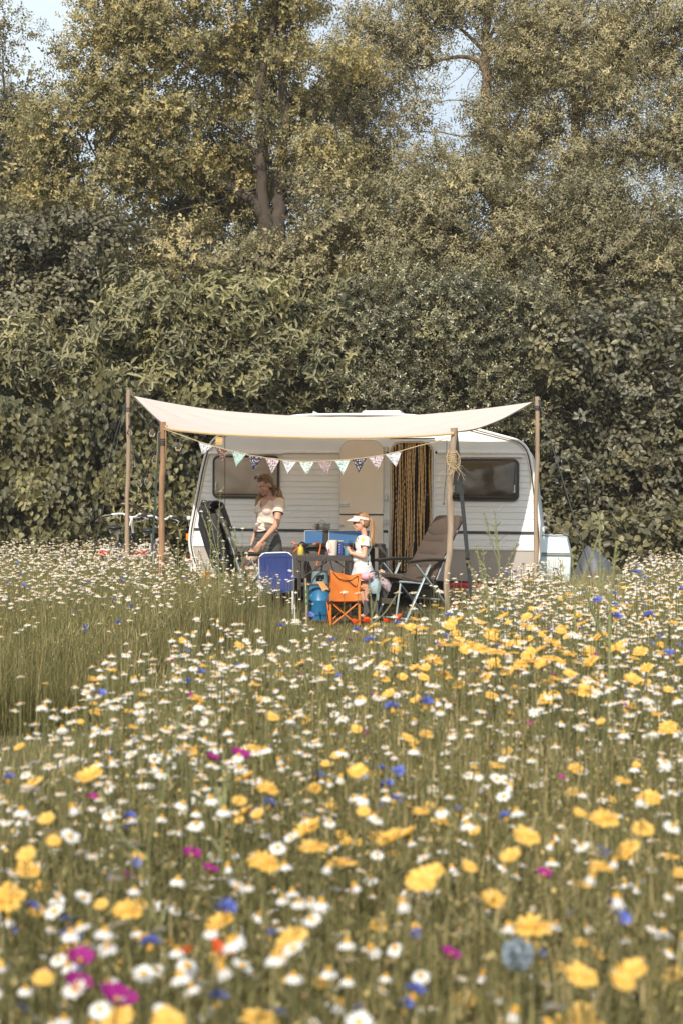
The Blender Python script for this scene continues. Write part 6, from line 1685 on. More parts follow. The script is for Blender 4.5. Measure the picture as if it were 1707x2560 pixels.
def text_mesh(s, size, name, m, parent, bend=None, loc=(0, 0, 0), depth=.0008, rot=0):
    fc_ = bpy.data.curves.new('t', 'FONT'); fc_.body = s; fc_.size = size; fc_.extrude = depth; fc_.align_x = 'CENTER'
    to = bpy.data.objects.new('t', fc_); C.objects.link(to); dg = bpy.context.evaluated_depsgraph_get(); dg.update()
    me = bpy.data.meshes.new_from_object(to.evaluated_get(dg)); bpy.data.objects.remove(to)
    for v in me.vertices:
        x, y, z = v.co
        if rot: x, y = x * math.cos(rot) - y * math.sin(rot), x * math.sin(rot) + y * math.cos(rot)
        x += loc[0]; y += loc[2]
        if bend:
            a_ = x / bend - math.pi / 2 + 0.0
            v.co = ((bend + z + .001) * math.cos(a_), (bend + z + .001) * math.sin(a_), y)
        else: v.co = (x, loc[1] - z, y)
    o_ = mesh_obj(name, me, m, parent, smooth=False); return o_
text_mesh('Steel', .034, 'lettering', M_wmark, gbb, bend=.124, loc=(-.105, 0, .185))
mb = MB()          # worn, unreadable white print above the word
for z, ws in ((.352, (.010, .014)), (.338, (.016, .006)), (.324, (.008, .012)), (.310, (.014,)), (.282, (.004, .010))):
    for k, w1 in enumerate(ws):
        a_ = -math.pi / 2 - .98 + k * .19; c_ = Vector((math.cos(a_) * .1243, math.sin(a_) * .1243, z)); t_ = Vector((-math.sin(a_), math.cos(a_), 0))
        mb.add([c_ - t_ * w1 * .5, c_ + t_ * w1 * .5, c_ + t_ * w1 * .5 + Vector((0, 0, .008)), c_ - t_ * w1 * .5 + Vector((0, 0, .008))], [(0, 1, 2, 3)])
mb.build('worn_print', M_wmark, gbb)
# things on the table
M_clear = bpy.data.materials.new('clear_glass'); M_clear.use_nodes = True
_b = M_clear.node_tree.nodes['Principled BSDF']; _b.inputs['Transmission Weight'].default_value = 1; _b.inputs['Roughness'].default_value = .02; _b.inputs['IOR'].default_value = 1.2
jg = thing('measuring_jug', 'white plastic measuring jug with red marks on the dark table', 'jug', (X(832, 14.93), 14.93, .725))
mb = MB(); mb.lathe([(0, .0), (.044, .0), (.048, .01), (.054, .16), (.055, .166), (.051, .164), (.045, .01), (0, .006)], 24); jb = mb.build('body', mat('milky_plastic', (.66, .62, .56), .35, col2=(.6, .56, .5), scale=10), jg)
mb = MB(); mb.ball((-.046, 0, .10), (.026, .022, .055), 14, 10); mb.ball((-.04, 0, .07), (.02, .02, .05), 12, 8); mb.build('handle', mat('white_plastic', (.76, .72, .68), .35), jg)
mb = MB()
for k in range(9):
    z = .03 + k * .014; a_ = -1.57 - .35
    mb.obox((math.cos(a_) * .051, math.sin(a_) * .0515, z), (.018 if k % 3 else .026, .002, .0025), Matrix.Rotation(a_ + 1.57, 3, 'Z'))
mb.build('scale_marks', mat('red_print', (.50, .10, .08), .5), jb)
mb = MB(); mb.obox((-.043, -.026, .055), (.004, .034, .03), Matrix.Rotation(.5, 3, 'Z')); mb.obox((-.035, -.036, .035), (.022, .003, .012), Matrix.Rotation(-.7, 3, 'Z')); mb.build('badge', mat('pink_red_print', (.60, .14, .18), .5), jb)
cn = thing('blue_carton', 'tall dark blue carton with a yellow rim beside the measuring jug', 'carton', (X(851, 14.98), 14.98, .725), (0, 0, R(8)))
mb = MB(); mb.box(-.024, .024, -.022, .022, 0, .150); mb.build('body', mat('blue_card', (.025, .05, .24), .5), cn, bevel=.003)
mb = MB(); mb.box(-.026, .026, -.024, .024, .150, .160); mb.build('lid', mat('yellow_rim', (.62, .50, .12), .5), cn, bevel=.002)
mb = MB()
for k in range(4): mb.box(-.020, -.010 + .002 * k, -.0235, -.0222, .03 + k * .028, .038 + k * .028)
mb.build('print', mat('pale_blue_print', (.35, .45, .70), .5), cn)
cp = thing('blue_tumbler', 'light blue plastic tumbler on the dark table behind the girl’s hands'.replace('’', "'"), 'cup', (X(868, 15.02), 15.02, .725))
mb = MB(); mb.lathe([(0, 0), (.033, 0), (.041, .095), (.038, .095), (.031, .006), (0, .006)], 22); mb.build('body', mat('light_blue_plastic', (.06, .26, .42), .3), cp)
sb = thing('small_bottle', 'small clear bottle with pale cap between the carton and the blue tumbler', 'bottle', (X(858, 15.03), 15.0, .725))
mb = MB(); mb.lathe([(0, 0), (.015, 0), (.016, .01), (.016, .055), (.007, .075), (.007, .085), (0, .085)], 14); mb.build('body', M_clear, sb)
mb = MB(); mb.lathe([(.009, .083), (.009, .10), (0, .10)], 12); mb.build('cap', M_alu_white, sb)
rg = thing('cutlery', 'scattered steel cutlery lying on the left half of the dark table', 'cutlery', (X(775, 14.95), 14.95, .726))
for k in range(5):
    mb = MB(); x = -.06 + k * .03; mb.tube([(x, -.05, .006), (x + .01, 0, .012), (x + .02, .07, .006)], .004, 6); mb.ball((x + .022, .09, .008), (.012, .018, .006), 8, 6); mb.build('spoon', M_st, rg)
yb = thing('yellow_bottle', 'mustard yellow squeezy bottle at the left end of the dark table', 'bottle', (X(752, 15.15), 15.15, .725), (0, 0, R(10)))
mb = MB(); mb.box(-.02, .02, -.015, .015, 0, .001)
mb = MB(); mb.lathe([(0, 0), (.034, 0), (.036, .01), (.035, .05), (.027, .085), (.012, .10), (.012, .115), (0, .116)], 20); mb.build('body', mat('mustard_plastic', (.52, .40, .05), .4), yb)
mb = MB(); mb.lathe([(.012, .115), (.009, .135), (0, .136)], 12); mb.build('cap', M_blk, yb)
# secateurs / lighter with red grips leaning on the kitchen
sc_ = thing('grill_clamp', 'black clamp tool with two orange-red grips resting on the end of the kitchen unit', 'tool', (X(745, 15.3), 15.3, .80))
so_ = Vector((X(745, 15.3), 15.3, .80))
mb = MB()
mb.tube([p - so_ for p in spline([P(748, 1366, 15.3), P(751, 1358, 15.3), P(758, 1356, 15.3), P(766, 1361, 15.3)], 5)], .009, 7)
mb.obox(P(748, 1365, 15.3) - so_, (.03, .02, .035))
mb.build('jaw', M_blk, sc_)
for a_, b_ in (((730, 1355), (745, 1364)), ((733, 1381), (747, 1368))):
    mb = MB(); mb.tube([P(*a_, 15.29) - so_, P((a_[0] + b_[0]) / 2, (a_[1] + b_[1]) / 2, 15.28) - so_, P(*b_, 15.3) - so_], [.010, .012, .009], 8); mb.build('grip', mat('orange_red_grip', (.55, .12, .03), .5), sc_)
mb = MB(); mb.tube([P(728, 1386, 15.28) - so_, P(739, 1364, 15.28) - so_], .003, 5); mb.build('wire', M_blk, sc_)
# bamboo stake with green tape
bs = thing('bamboo_stake', 'thin bamboo stake with green tape standing left of the gas bottle', 'stake', (X(766, 14.35), 14.35, 0))
mb = MB(); mb.tube([(0, 0, 0), (.002, 0, .2), (-.004, 0, .38), (-.008, 0, .50)], [.011, .010, .0095, .009], 8); mb.build('cane', mat('bamboo', (.34, .31, .20), .6, scale=20, stretch=(1, 1, .2)), bs)
mb = MB()
for z in (.235, .30, .36): mb.lathe([(.0125, z - .012), (.0135, z), (.0125, z + .012)], 10, (-.002, 0, 0))
mb.build('tape', mat('green_tape', (.02, .22, .12), .4), bs)

# ---- rolled mats under the caravan, cover, bags, crate
rm = thing('rolled_mat', 'red and tan rolled camping mat on the ground under the caravan', 'mat', (X(1175, 16.3), 16.3, 0), (0, 0, R(-8)))
mb = MB(); ry = Matrix.Rotation(R(90), 3, 'Y'); mb.lathe([(0, -.24), (.08, -.24), (.095, -.22), (.095, .22), (.08, .24), (0, .24)], 20, (.0, 0, .2), ry); mb.build('roll', mat('tan_foam', (.30, .22, .17), .9, scale=12), rm)
mb = MB(); mb.box(-.25, .18, -.02, .18, .27, .345); mb.box(-.26, .16, -.09, .12, .02, .105); mb.build('cover', mat('red_nylon', (.50, .03, .035), .6, col2=(.4, .02, .03), scale=10, bump=.3), rm, bevel=.025)
gc = thing('covered_heap', 'grey waterproof cover draped over a tall heap right of the front locker', 'cover', (X(1478, 16.6), 16.6, 0))
mb = MB(); rows = []
k_ = 16.6 / F
prof_ = [(0.0, 1418, 1550), (.2, 1421, 1549), (.38, 1427, 1544), (.56, 1436, 1536), (.74, 1446, 1523), (.84, 1452, 1508), (.91, 1457, 1492), (.965, 1461, 1479), (1.0, 1464, 1471)]
for i in range(9):
    t, l, r_ = prof_[i]
    z = .04 + .745 * t; cx = ((l + r_) / 2 - 1478) * k_; rx_ = (r_ - l) / 2 * k_
    row = []
    for a_ in np.linspace(0, 2 * math.pi, 49):
        fold = 1 + (.075 * math.sin(7 * a_ + .8) + .04 * math.sin(13 * a_ + 2)) * (1 - t) ** .7
        row.append(Vector((cx + rx_ * math.cos(a_) * fold, (rx_ * .8 + .03) * math.sin(a_) * fold, z + .015 * math.sin(3 * a_) * (1 - t))))
    rows.append(row)
rows.append([Vector((((1468 - 1478) * k_), 0, .79))] * 49)
mb.grid(rows); mb.build('cover_cloth', mat('grey_tarpaulin', (.085, .092, .105), .55, col2=(.062, .068, .078), scale=5, bump=.4, bscale=9), gc, angle=75, subdiv=1)
mb = MB(); mb.tube([(-.27, -.2, .10), (-.2, -.26, .07), (.2, -.26, .06)], .012, 6); mb.build('edge_band', mat('violet_band', (.09, .03, .42), .5), gc)
ob_ = thing('orange_bag', 'crumpled orange cloth bag lying at the foot of the grey cover', 'bag', (X(1478, 15.8), 15.8, 0))
mb = MB(); mb.ball((0, 0, .17), (.15, .11, .17), 14, 10); mb.ball((-.12, 0, .22), (.1, .09, .12), 12, 8); mb.ball((.06, -.02, .27), (.09, .08, .09), 12, 8); me = remeshed(mb, .018, 4)
co = np.zeros(len(me.vertices) * 3); me.vertices.foreach_get('co', co); co = co.reshape(-1, 3); co += .012 * np.sin(co[:, [2, 0, 1]] * 40) + .006 * np.sin(co[:, [1, 2, 0]] * 90); me.vertices.foreach_set('co', co.reshape(-1))
mesh_obj('body', me, mat('rust_orange_cloth', (.50, .14, .035), .8, col2=(.38, .10, .03), scale=8, bump=.5), ob_)
ph_ = thing('purple_hoop_toy', 'purple and pink children\'s hoop bag on the ground right of the awning post', 'toy', (X(1424, 15.6), 15.6, 0))
mb = MB(); mb.tube([(math.cos(a_) * .075, 0, .14 + math.sin(a_) * .085) for a_ in np.linspace(0, 2 * math.pi, 28)[:-1]], .011, 7, closed=True); mb.build('hoop', mat('purple_plastic', (.20, .05, .26), .4), ph_)
mb = MB(); mb.tube([(math.cos(a_) * .055, -.01, .13 + math.sin(a_) * .065) for a_ in np.linspace(0, 2 * math.pi, 28)[:-1]], .007, 7, closed=True); mb.lathe([(0, -.005), (.05, -.004), (.055, .0), (0, .004)], 18, (0, 0, .12), Matrix.Rotation(R(90), 3, 'X')); mb.build('panel', mat('pink_plastic', (.55, .22, .50), .4), ph_)
cr_ = thing('storage_crate', 'purple storage crate with a pale lid behind the daisies right of the grey cover', 'crate', (X(1556, 17.0), 17.0, 0))
mb = MB(); mb.box(-.11, .11, -.15, .15, .0, .36); mb.build('body', mat('purple_crate', (.10, .04, .17), .5), cr_, bevel=.012)
mb = MB(); mb.box(-.13, .13, -.17, .17, .36, .40); mb.box(-.12, .12, -.16, .16, .40, .415); mb.build('lid', mat('pale_blue_lid', (.45, .58, .60), .4), cr_, bevel=.008)
ow = thing('orange_cloth', 'rumpled orange and yellow cloth bundle on the grass before the charcoal recliner', 'cloth', (X(513, 14.9), 14.9, 0))
mb = MB(); mb.ball((0, 0, .40), (.055, .05, .07), 12, 8); mb.ball((.02, 0, .50), (.06, .05, .06), 12, 8); mb.ball((.03, 0, .36), (.075, .05, .035), 12, 8); mb.ball((0, 0, .2), (.08, .07, .2), 12, 8); me = remeshed(mb, .011, 2)
co = np.zeros(len(me.vertices) * 3); me.vertices.foreach_get('co', co); co = co.reshape(-1, 3); co += .010 * np.sin(co[:, [2, 0, 1]] * 80) + rng.normal(0, .002, co.shape); me.vertices.foreach_set('co', co.reshape(-1))
mesh_obj('bundle', me, mat('orange_yellow_cloth', (.62, .34, .06), .8, col2=(.38, .13, .03), scale=16, bump=.5), ow)
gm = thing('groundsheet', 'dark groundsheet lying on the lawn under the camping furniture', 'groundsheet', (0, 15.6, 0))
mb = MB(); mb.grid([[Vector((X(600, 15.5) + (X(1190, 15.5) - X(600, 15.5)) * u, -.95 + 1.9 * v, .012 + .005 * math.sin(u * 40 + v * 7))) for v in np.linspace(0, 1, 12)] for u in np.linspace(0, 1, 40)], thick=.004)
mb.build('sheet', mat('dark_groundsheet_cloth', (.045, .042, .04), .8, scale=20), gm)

# ---- bicycles seen from behind
M_by = mat('dark_bike_paint', (.03, .045, .06), .3, scale=10)
M_byp = mat('lilac_bike_paint', (.50, .42, .52), .3, scale=10)
M_chr = mat('chrome', (.85, .85, .84), .35, .15, scale=50)
M_sad = mat('black_leather', (.02, .022, .026), .35, scale=60)
M_red = mat('red_reflector', (.42, .012, .015), .4, col2=(.30, .01, .012), scale=60)
def bicycle(label, px, Y, rz, paint, turn=0.0, hb_z=1.16, sad_z=1.0):
    g = thing('bicycle', label, 'bicycle', (X(px, Y), Y, 0), (0, 0, rz), 'two bicycles parked by the hedge')
    # local: rear wheel at y=0, front wheel y=1.08, heading +Y
    ryy = Matrix.Rotation(R(90), 3, 'Y')
    for y in (0, 1.08):
        mb = MB(); mb.tube([(0, y + .335 * math.cos(a_), .345 + .335 * math.sin(a_)) for a_ in np.linspace(0, 2 * math.pi, 41)[:-1]], .019, 8, closed=True); w_ = mb.build('wheel', M_black, g)
        mb = MB(); mb.tube([(0, y + .312 * math.cos(a_), .345 + .312 * math.sin(a_)) for a_ in np.linspace(0, 2 * math.pi, 41)[:-1]], .010, 6, closed=True); mb.build('rim', M_chr, w_)
        mb = MB()
        for k in range(16):
            a_ = k * math.pi / 8; mb.tube([((-1) ** k * .025, y, .345), (0, y + .31 * math.cos(a_), .345 + .31 * math.sin(a_))], .0012, 4)
        mb.tube([(-.05, y, .345), (.05, y, .345)], .018, 8); mb.build('spoke', M_chr, w_)
        mb = MB(); rows = []
        for a_ in np.linspace(-.2, 2.9, 18) if y == 0 else np.linspace(.2, 2.7, 16):
            a2_ = a_ + .35
            rows.append([Vector((x, y + -(.365 - abs(x) * .4) * math.cos(a2_), .345 + (.365 - abs(x) * .4) * math.sin(a2_))) for x in (-.028, -.014, 0, .014, .028)])
        mb.grid(rows, thick=.002); mb.build('mudguard', M_alu_white if y == 0 else M_by, g)
    mb = MB()
    bb_ = (0, .42, .29); st_ = (0, .20, .86); hd_ = (0, .80, .92); hb_ = (0, .84, .72)
    mb.tube([bb_, st_], .016, 8); mb.tube([bb_, hb_], .018, 8); mb.tube([(0, .24, .74), hd_], .016, 8); mb.tube([hd_, hb_], .02, 8)
    for sx in (-1, 1):
        mb.tube([(sx * .02, .40, .29), (sx * .05, 0, .345)], .009, 6); mb.tube([(sx * .02, .21, .80), (sx * .05, 0, .345)], .008, 6)
        mb.tube([(sx * .035, .85, .70), (sx * .045, 1.08, .345)], .010, 6)
    mb.build('frame', paint, g)
    mb = MB(); mb.tube([(0, .20, .84), (0, .16, sad_z - .04)], .012, 8); mb.build('seat_post', M_chr, g)
    sd_ = MB()
    for i in range(1): pass
    sd_.ball((0, .08, sad_z), (.095, .10, .034), 18, 10); sd_.ball((0, .20, sad_z - .004), (.035, .13, .026), 14, 8); me = remeshed(sd_, .008, 6); mesh_obj('saddle', me, M_sad, g)
    mb = MB()
    for sx in (-1, 1): mb.tube([(sx * .06, .05, sad_z - .02), (sx * .06, .08, sad_z - .065), (sx * .03, .15, sad_z - .05)], .007, 6)
    mb.build('saddle_spring', M_chr, g)
    # handlebar
    cx_, cy_ = 0, .76
    T = Matrix.Rotation(turn, 3, 'Z')
    def hbp(x, y, z): v = T @ Vector((x, y, 0)); return Vector((cx_ + v.x, cy_ + v.y, z))
    mb = MB(); mb.tube(spline([hbp(-.30, -.16, hb_z - .015), hbp(-.2, -.12, hb_z + .01), hbp(-.13, -.03, hb_z + .015), hbp(-.06, .0, hb_z - .02), hbp(0, .0, hb_z - .03), hbp(.06, 0, hb_z - .02), hbp(.13, -.03, hb_z + .015), hbp(.2, -.12, hb_z + .01), hbp(.30, -.16, hb_z - .015)], 5), .015, 8)
    hb = mb.build('handlebar', M_chr, g)
    for sx in (-1, 1):
        mb = MB(); mb.tube([hbp(sx * .22, -.13, hb_z + .003), hbp(sx * .34, -.19, hb_z - .02)], .0175, 8); mb.build('grip', M_blk, hb)
        mb = MB(); mb.tube([hbp(sx * .17, -.08, hb_z - .01), hbp(sx * .24, -.06, hb_z - .04), hbp(sx * .31, -.10, hb_z - .06)], .007, 6); mb.build('brake_lever', M_chr, hb)
    mb = MB(); mb.tube([(0, .80, .90), (0, .76, 1.02), hbp(0, -.0, hb_z - .03)], [.016, .015, .013], 8); mb.tube([hbp(-.015, -.05, hb_z - .04), hbp(-.015, -.09, hb_z - .14), hbp(.015, -.09, hb_z - .14), hbp(.015, -.05, hb_z - .04)], .008, 6); mb.build('stem', M_alu_white, g)
    # rack, light
    mb = MB(); mb.tube([(-.06, -.30, .73), (-.06, .16, .73), (.06, .16, .73), (.06, -.30, .73)], .007, 6, closed=True)
    for x in (-.02, .02): mb.tube([(x, -.30, .73), (x, .16, .73)], .005, 5)
    for sx in (-1, 1): mb.tube([(sx * .06, -.18, .73), (sx * .065, 0, .345)], .006, 6); mb.tube([(sx * .06, .05, .73), (sx * .065, 0, .345)], .006, 6)
    mb.tube([(-.03, -.25, .735), (-.03, -.25, .79), (.03, -.25, .79), (.03, -.25, .735)], .005, 5)
    mb.build('rack', M_alu_white, g)
    mb = MB(); mb.box(-.078, .078, -.345, -.315, .645, .725); mb.build('rear_light', M_red, g, bevel=.012)
    mb = MB(); mb.tube([(.05, -.1, .34), (.10, -.2, .02)], .008, 6); mb.build('kickstand', M_alu, g)
    mb = MB(); mb.lathe([(.09, -.004), (.095, 0), (.09, .004)], 24, (.05, .42, .29), ryy); mb.tube([(.06, .42, .29), (.07, .50, .15)], .009, 6); mb.box(.07, .14, .47, .54, .14, .16); mb.tube([(-.06, .42, .29), (-.07, .34, .43)], .009, 6); mb.box(-.14, -.07, .31, .38, .42, .44); mb.build('crank', M_blk, g)
    return g
bicycle('dark-framed bicycle with the wider flat handlebar, nearer the left edge of the meadow', 283, 17.25, R(-10), M_by, turn=R(-14))
bicycle('bicycle with a pale lilac frame and silver mudguard standing against the orange-brown post', 370, 17.15, R(-7), M_byp, turn=R(-16), hb_z=1.13, sad_z=.965)
import bmesh
# ================================================================ people
M_skin = mat('tanned_skin', (.47, .275, .185), .5, col2=(.43, .245, .16), scale=12)
M_skin_c = mat('child_skin', (.60, .34, .235), .5, col2=(.55, .29, .20), scale=14)
for m_ in (M_skin, M_skin_c):
    b_ = m_.node_tree.nodes['Principled BSDF']; b_.inputs['Subsurface Weight'].default_value = .12; b_.inputs['Subsurface Radius'].default_value = (.02, .008, .004)
M_hair = mat('brown_hair', (.17, .095, .045), .5, col2=(.10, .055, .028), scale=60, stretch=(1, 1, .1))
M_hair2 = mat('blonde_hair_ends', (.40, .26, .13), .5, col2=(.26, .16, .08), scale=60, stretch=(1, 1, .1))
M_hairg = mat('ginger_blonde_hair', (.34, .19, .085), .5, col2=(.20, .105, .045), scale=60, stretch=(1, 1, .1))
M_tee = mat('cream_tshirt_cloth', (.66, .56, .47), .85, col2=(.60, .50, .42), scale=5, bump=.5, bscale=16)
M_den = mat('faded_black_denim', (.040, .042, .042), .85, col2=(.085, .09, .09), scale=14, bump=.7, bscale=60, stretch=(.5, .5, 2.5))
M_eye = mat('eye_white', (.6, .58, .55), .3); M_iris = mat('iris', (.06, .045, .03), .2); M_lip = mat('lips', (.42, .16, .12), .45)
M_brow = mat('eyebrow', (.14, .08, .045), .8)

def chain(mb, pts, rs, n=12, steps=5):
    """tapered round limb through joints (skin grown later by remeshing)"""
    sp = spline(pts, steps); m = len(sp)
    rr = []
    for i in range(m):
        t = i / (m - 1) * (len(rs) - 1); k = min(int(t), len(rs) - 2); rr.append(rs[k] + (rs[k + 1] - rs[k]) * (t - k))
    mb.tube(sp, rr, n); mb.ball(sp[0], rr[0] * .98, 10, 8); mb.ball(sp[-1], rr[-1] * .98, 10, 8)

def soften_edge(bm, it=8):
    bd = [v for v in bm.verts if v.is_boundary]
    for _ in range(it):
        new = {}
        for v in bd:
            nb = [e.other_vert(v).co for e in v.link_edges if e.is_boundary]
            if len(nb) == 2: new[v] = v.co * .4 + (nb[0] + nb[1]) * .3
        for v, c in new.items(): v.co = c

def hand(mb, wrist, d, up, sc, curl, side_=1, spread=.20):
    """palm, five fingers and thumb. d: direction of the hand, up: normal of the back of the hand"""
    d = Vector(d).normalized(); up = (Vector(up) - d * Vector(up).dot(d)).normalized(); s = d.cross(up) * side_
    palm = wrist + d * .045 * sc
    rot = Matrix((s, d, up)).transposed()
    mb.ball(palm, (.036 * sc, .052 * sc, .015 * sc), 12, 8, rot)
    for i, (off, ln) in enumerate(((-.027, .070), (-.009, .080), (.009, .075), (.026, .058))):
        base = wrist + d * .082 * sc + s * off * sc; dd = (d + s * off * spread * 10).normalized()
        c = curl + .08 * i; p1 = base + (dd * math.cos(c * .4) - up * math.sin(c * .4)) * ln * .45 * sc
        p2 = p1 + (dd * math.cos(c) - up * math.sin(c)) * ln * .32 * sc; p3 = p2 + (dd * math.cos(c * 1.6) - up * math.sin(c * 1.6)) * ln * .25 * sc
        mb.tube([base - dd * .02 * sc, base, p1, p2, p3], [.0085 * sc, .0085 * sc, .008 * sc, .0072 * sc, .006 * sc], 8)
    tb_ = wrist + d * .03 * sc - s * .030 * sc
    t1 = tb_ + (d * .6 - s * .7 - up * .3).normalized() * .035 * sc; t2 = t1 + (d * .85 - s * .2 - up * .35).normalized() * .03 * sc
    mb.tube([wrist + d * .02 * sc, tb_, t1, t2], [.012 * sc, .011 * sc, .0095 * sc, .0075 * sc], 8)

def head(mb, c, fw, up, sc):
    """skull, jaw, nose, ears. fw: facing, up: head up axis"""
    fw = Vector(fw).normalized(); up = (Vector(up) - fw * Vector(up).dot(fw)).normalized(); sd = fw.cross(up)
    rot = Matrix((sd, fw, up)).transposed()
    def q(x, y, z): return c + (sd * x + fw * y + up * z) * sc
    mb.ball(q(0, -.012, .030), (.073 * sc, .092 * sc, .083 * sc), 18, 14, rot)
    mb.ball(q(0, .022, -.035), (.058 * sc, .068 * sc, .072 * sc), 16, 12, rot)
    mb.ball(q(0, .055, -.088), (.026 * sc, .026 * sc, .022 * sc), 12, 8, rot)
    mb.ball(q(0, .040, -.068), (.046 * sc, .042 * sc, .036 * sc), 12, 8, rot)
    mb.ball(q(0, .078, .020), (.048 * sc, .014 * sc, .012 * sc), 12, 8, rot)
    mb.tube([q(0, .082, .008), q(0, .100, -.026)], [.008 * sc, .013 * sc], 8); mb.ball(q(0, .100, -.030), (.016 * sc, .012 * sc, .010 * sc), 10, 6, rot)
    for x in (-1, 1):
        mb.ball(q(x * .040, .064, -.030), (.020 * sc, .018 * sc, .020 * sc), 10, 8, rot)
        mb.ball(q(x * .074, -.012, -.012), (.009 * sc, .018 * sc, .030 * sc), 10, 8, rot)
    mb.ball(q(0, .084, -.058), (.022 * sc, .012 * sc, .012 * sc), 10, 6, rot)
    return q, rot

def face_parts(q, rot, sc, par):
    for x in (-1, 1):
        mb = MB(); mb.ball(q(x * .031, .077, -.002), (.0125 * sc, .008 * sc, .0055 * sc), 10, 8, rot); e = mb.build('eye', M_eye, par)
        mb = MB(); mb.ball(q(x * .031, .0855, -.004), (.0052 * sc, .002 * sc, .0045 * sc), 8, 6, rot); mb.build('iris', M_iris, e)
        mb = MB(); mb.tube([q(x * .014, .094, .019), q(x * .032, .092, .026), q(x * .050, .080, .021)], [.003 * sc, .004 * sc, .002 * sc], 6); mb.build('eyebrow', M_brow, par)
    mb = MB(); mb.ball(q(0, .0945, -.055), (.021 * sc, .005 * sc, .005 * sc), 10, 6, rot); mb.ball(q(0, .093, -.063), (.017 * sc, .006 * sc, .006 * sc), 10, 6, rot); mb.build('lips', M_lip, par)

# ---- woman, walking towards the left front, looking down
wY = 15.4
wb = P(668, 1345, wY); wb.z = 0
wo = thing('person', 'woman in a cream t-shirt and frayed black denim shorts stepping left and looking down', 'person', wb)
def w_(px, py, dy=0.0): 
    p = P(px, py, wY); return Vector((p.x - wb.x, dy, p.z))
hd = R(-42); fwd = Vector((math.sin(hd), -math.cos(hd), 0)); lat = Vector((math.cos(hd), math.sin(hd), 0)) # lat: towards her left hand (image right)
trot = Matrix((lat, -fwd, Vector((0, 0, 1)))).transposed()
pel = w_(668, 1348); wai = w_(668, 1315); che = w_(671, 1275); nec = w_(675, 1245)
lsh = nec + lat * .155 + Vector((0, 0, -.055)); rsh = nec - lat * .145 + Vector((0, 0, -.055))
body = MB()
body.ball(che, (.135, .100, .15), 18, 12, trot); body.ball(che + fwd * .055 + lat * .06 + Vector((0, 0, .0)), .062, 12, 8); body.ball(che + fwd * .055 - lat * .06, .062, 12, 8)
body.ball(wai, (.115, .085, .13), 16, 12, trot); body.ball(pel, (.150, .115, .125), 18, 12, trot); body.ball(pel - fwd * .05 + Vector((0, 0, -.05)), (.135, .085, .09), 14, 10, trot)
chain(body, [rsh + Vector((0, 0, .0)), nec + Vector((0, 0, -.02)), lsh], [.05, .055, .05])
hc = w_(663, 1213, -.04)
chain(body, [nec + Vector((0, 0, -.04)), nec + Vector((0, 0, .03)), hc + Vector((.01, .02, -.05))], [.055, .049, .050])
hfw = Vector((-.62, -.64, -.38)); hup = Vector((-.25, -.25, .92))
q, hrot = head(body, hc, hfw, hup, 1.0)
lel = w_(694, 1312, -.24); lwr = w_(660, 1351, -.36)
chain(body, [lsh, lsh.lerp(lel, .5), lel], [.048, .042, .034]); chain(body, [lel, lel.lerp(lwr, .35), lwr], [.035, .034, .022])
hand(body, lwr, w_(645, 1374, -.38) - lwr, Vector((.5, -.75, .3)), 1.0, .45, side_=1)
rel = w_(645, 1312, .14); rwr = w_(632, 1352, .0)
chain(body, [rsh, rsh.lerp(rel, .5), rel], [.046, .040, .033]); chain(body, [rel, rel.lerp(rwr, .4), rwr], [.033, .031, .021])
hand(body, rwr, w_(625, 1374, -.03) - rwr, Vector((-.9, -.2, .2)), 1.0, .5, side_=-1)
rhip = w_(655, 1355, .05); rkn = w_(614, 1424, -.10); ran = w_(634, 1530, .28)
lhip = w_(683, 1355, -.05); lkn = w_(690, 1445, -.12); lan = w_(698, 1532, .03)
chain(body, [rhip, rhip.lerp(rkn, .5), rkn], [.086, .078, .056]); chain(body, [rkn, rkn.lerp(ran, .35), ran], [.055, .056, .034])
chain(body, [lhip, lhip.lerp(lkn, .5), lkn], [.086, .077, .055]); chain(body, [lkn, lkn.lerp(lan, .35), lan], [.054, .056, .034])
for an in (ran, lan):
    f_ = Vector((fwd.x, fwd.y, 0)); chain(body, [an + Vector((0, 0, -.01)) - f_ * .03, an + f_ * .07 + Vector((0, 0, -.055)), an + f_ * .16 + Vector((0, 0, -.075))], [.036, .034, .024])
me = remeshed(body, .0065, 5)
wbody = mesh_obj('body', me, M_skin, wo)
face_parts(q, hrot, 1.0, wbody)
# t-shirt
t = MB()
t.ball(che + Vector((0, 0, -.012)), (.152, .116, .155), 20, 14, trot); t.ball(che + fwd * .062 + lat * .06, .070, 14, 10); t.ball(che + fwd * .062 - lat * .06, .070, 14, 10)
t.ball(wai + Vector((0, 0, .035)), (.150, .112, .12), 18, 12, trot); t.ball(wai + fwd * .03 + Vector((0, 0, -.02)), (.148, .112, .06), 18, 10, trot)
chain(t, [rsh + Vector((0, 0, -.002)), nec + Vector((0, 0, -.055)) - fwd * .02, lsh + Vector((0, 0, -.002))], [.060, .060, .060])
chain(t, [lsh, lsh.lerp(lel, .28), lsh.lerp(lel, .52)], [.062, .062, .064]); chain(t, [rsh, rsh.lerp(rel, .28), rsh.lerp(rel, .5)], [.058, .060, .060])
me = remeshed(t, .0075, 3)
co = np.zeros(len(me.vertices) * 3); me.vertices.foreach_get('co', co); co = co.reshape(-1, 3)
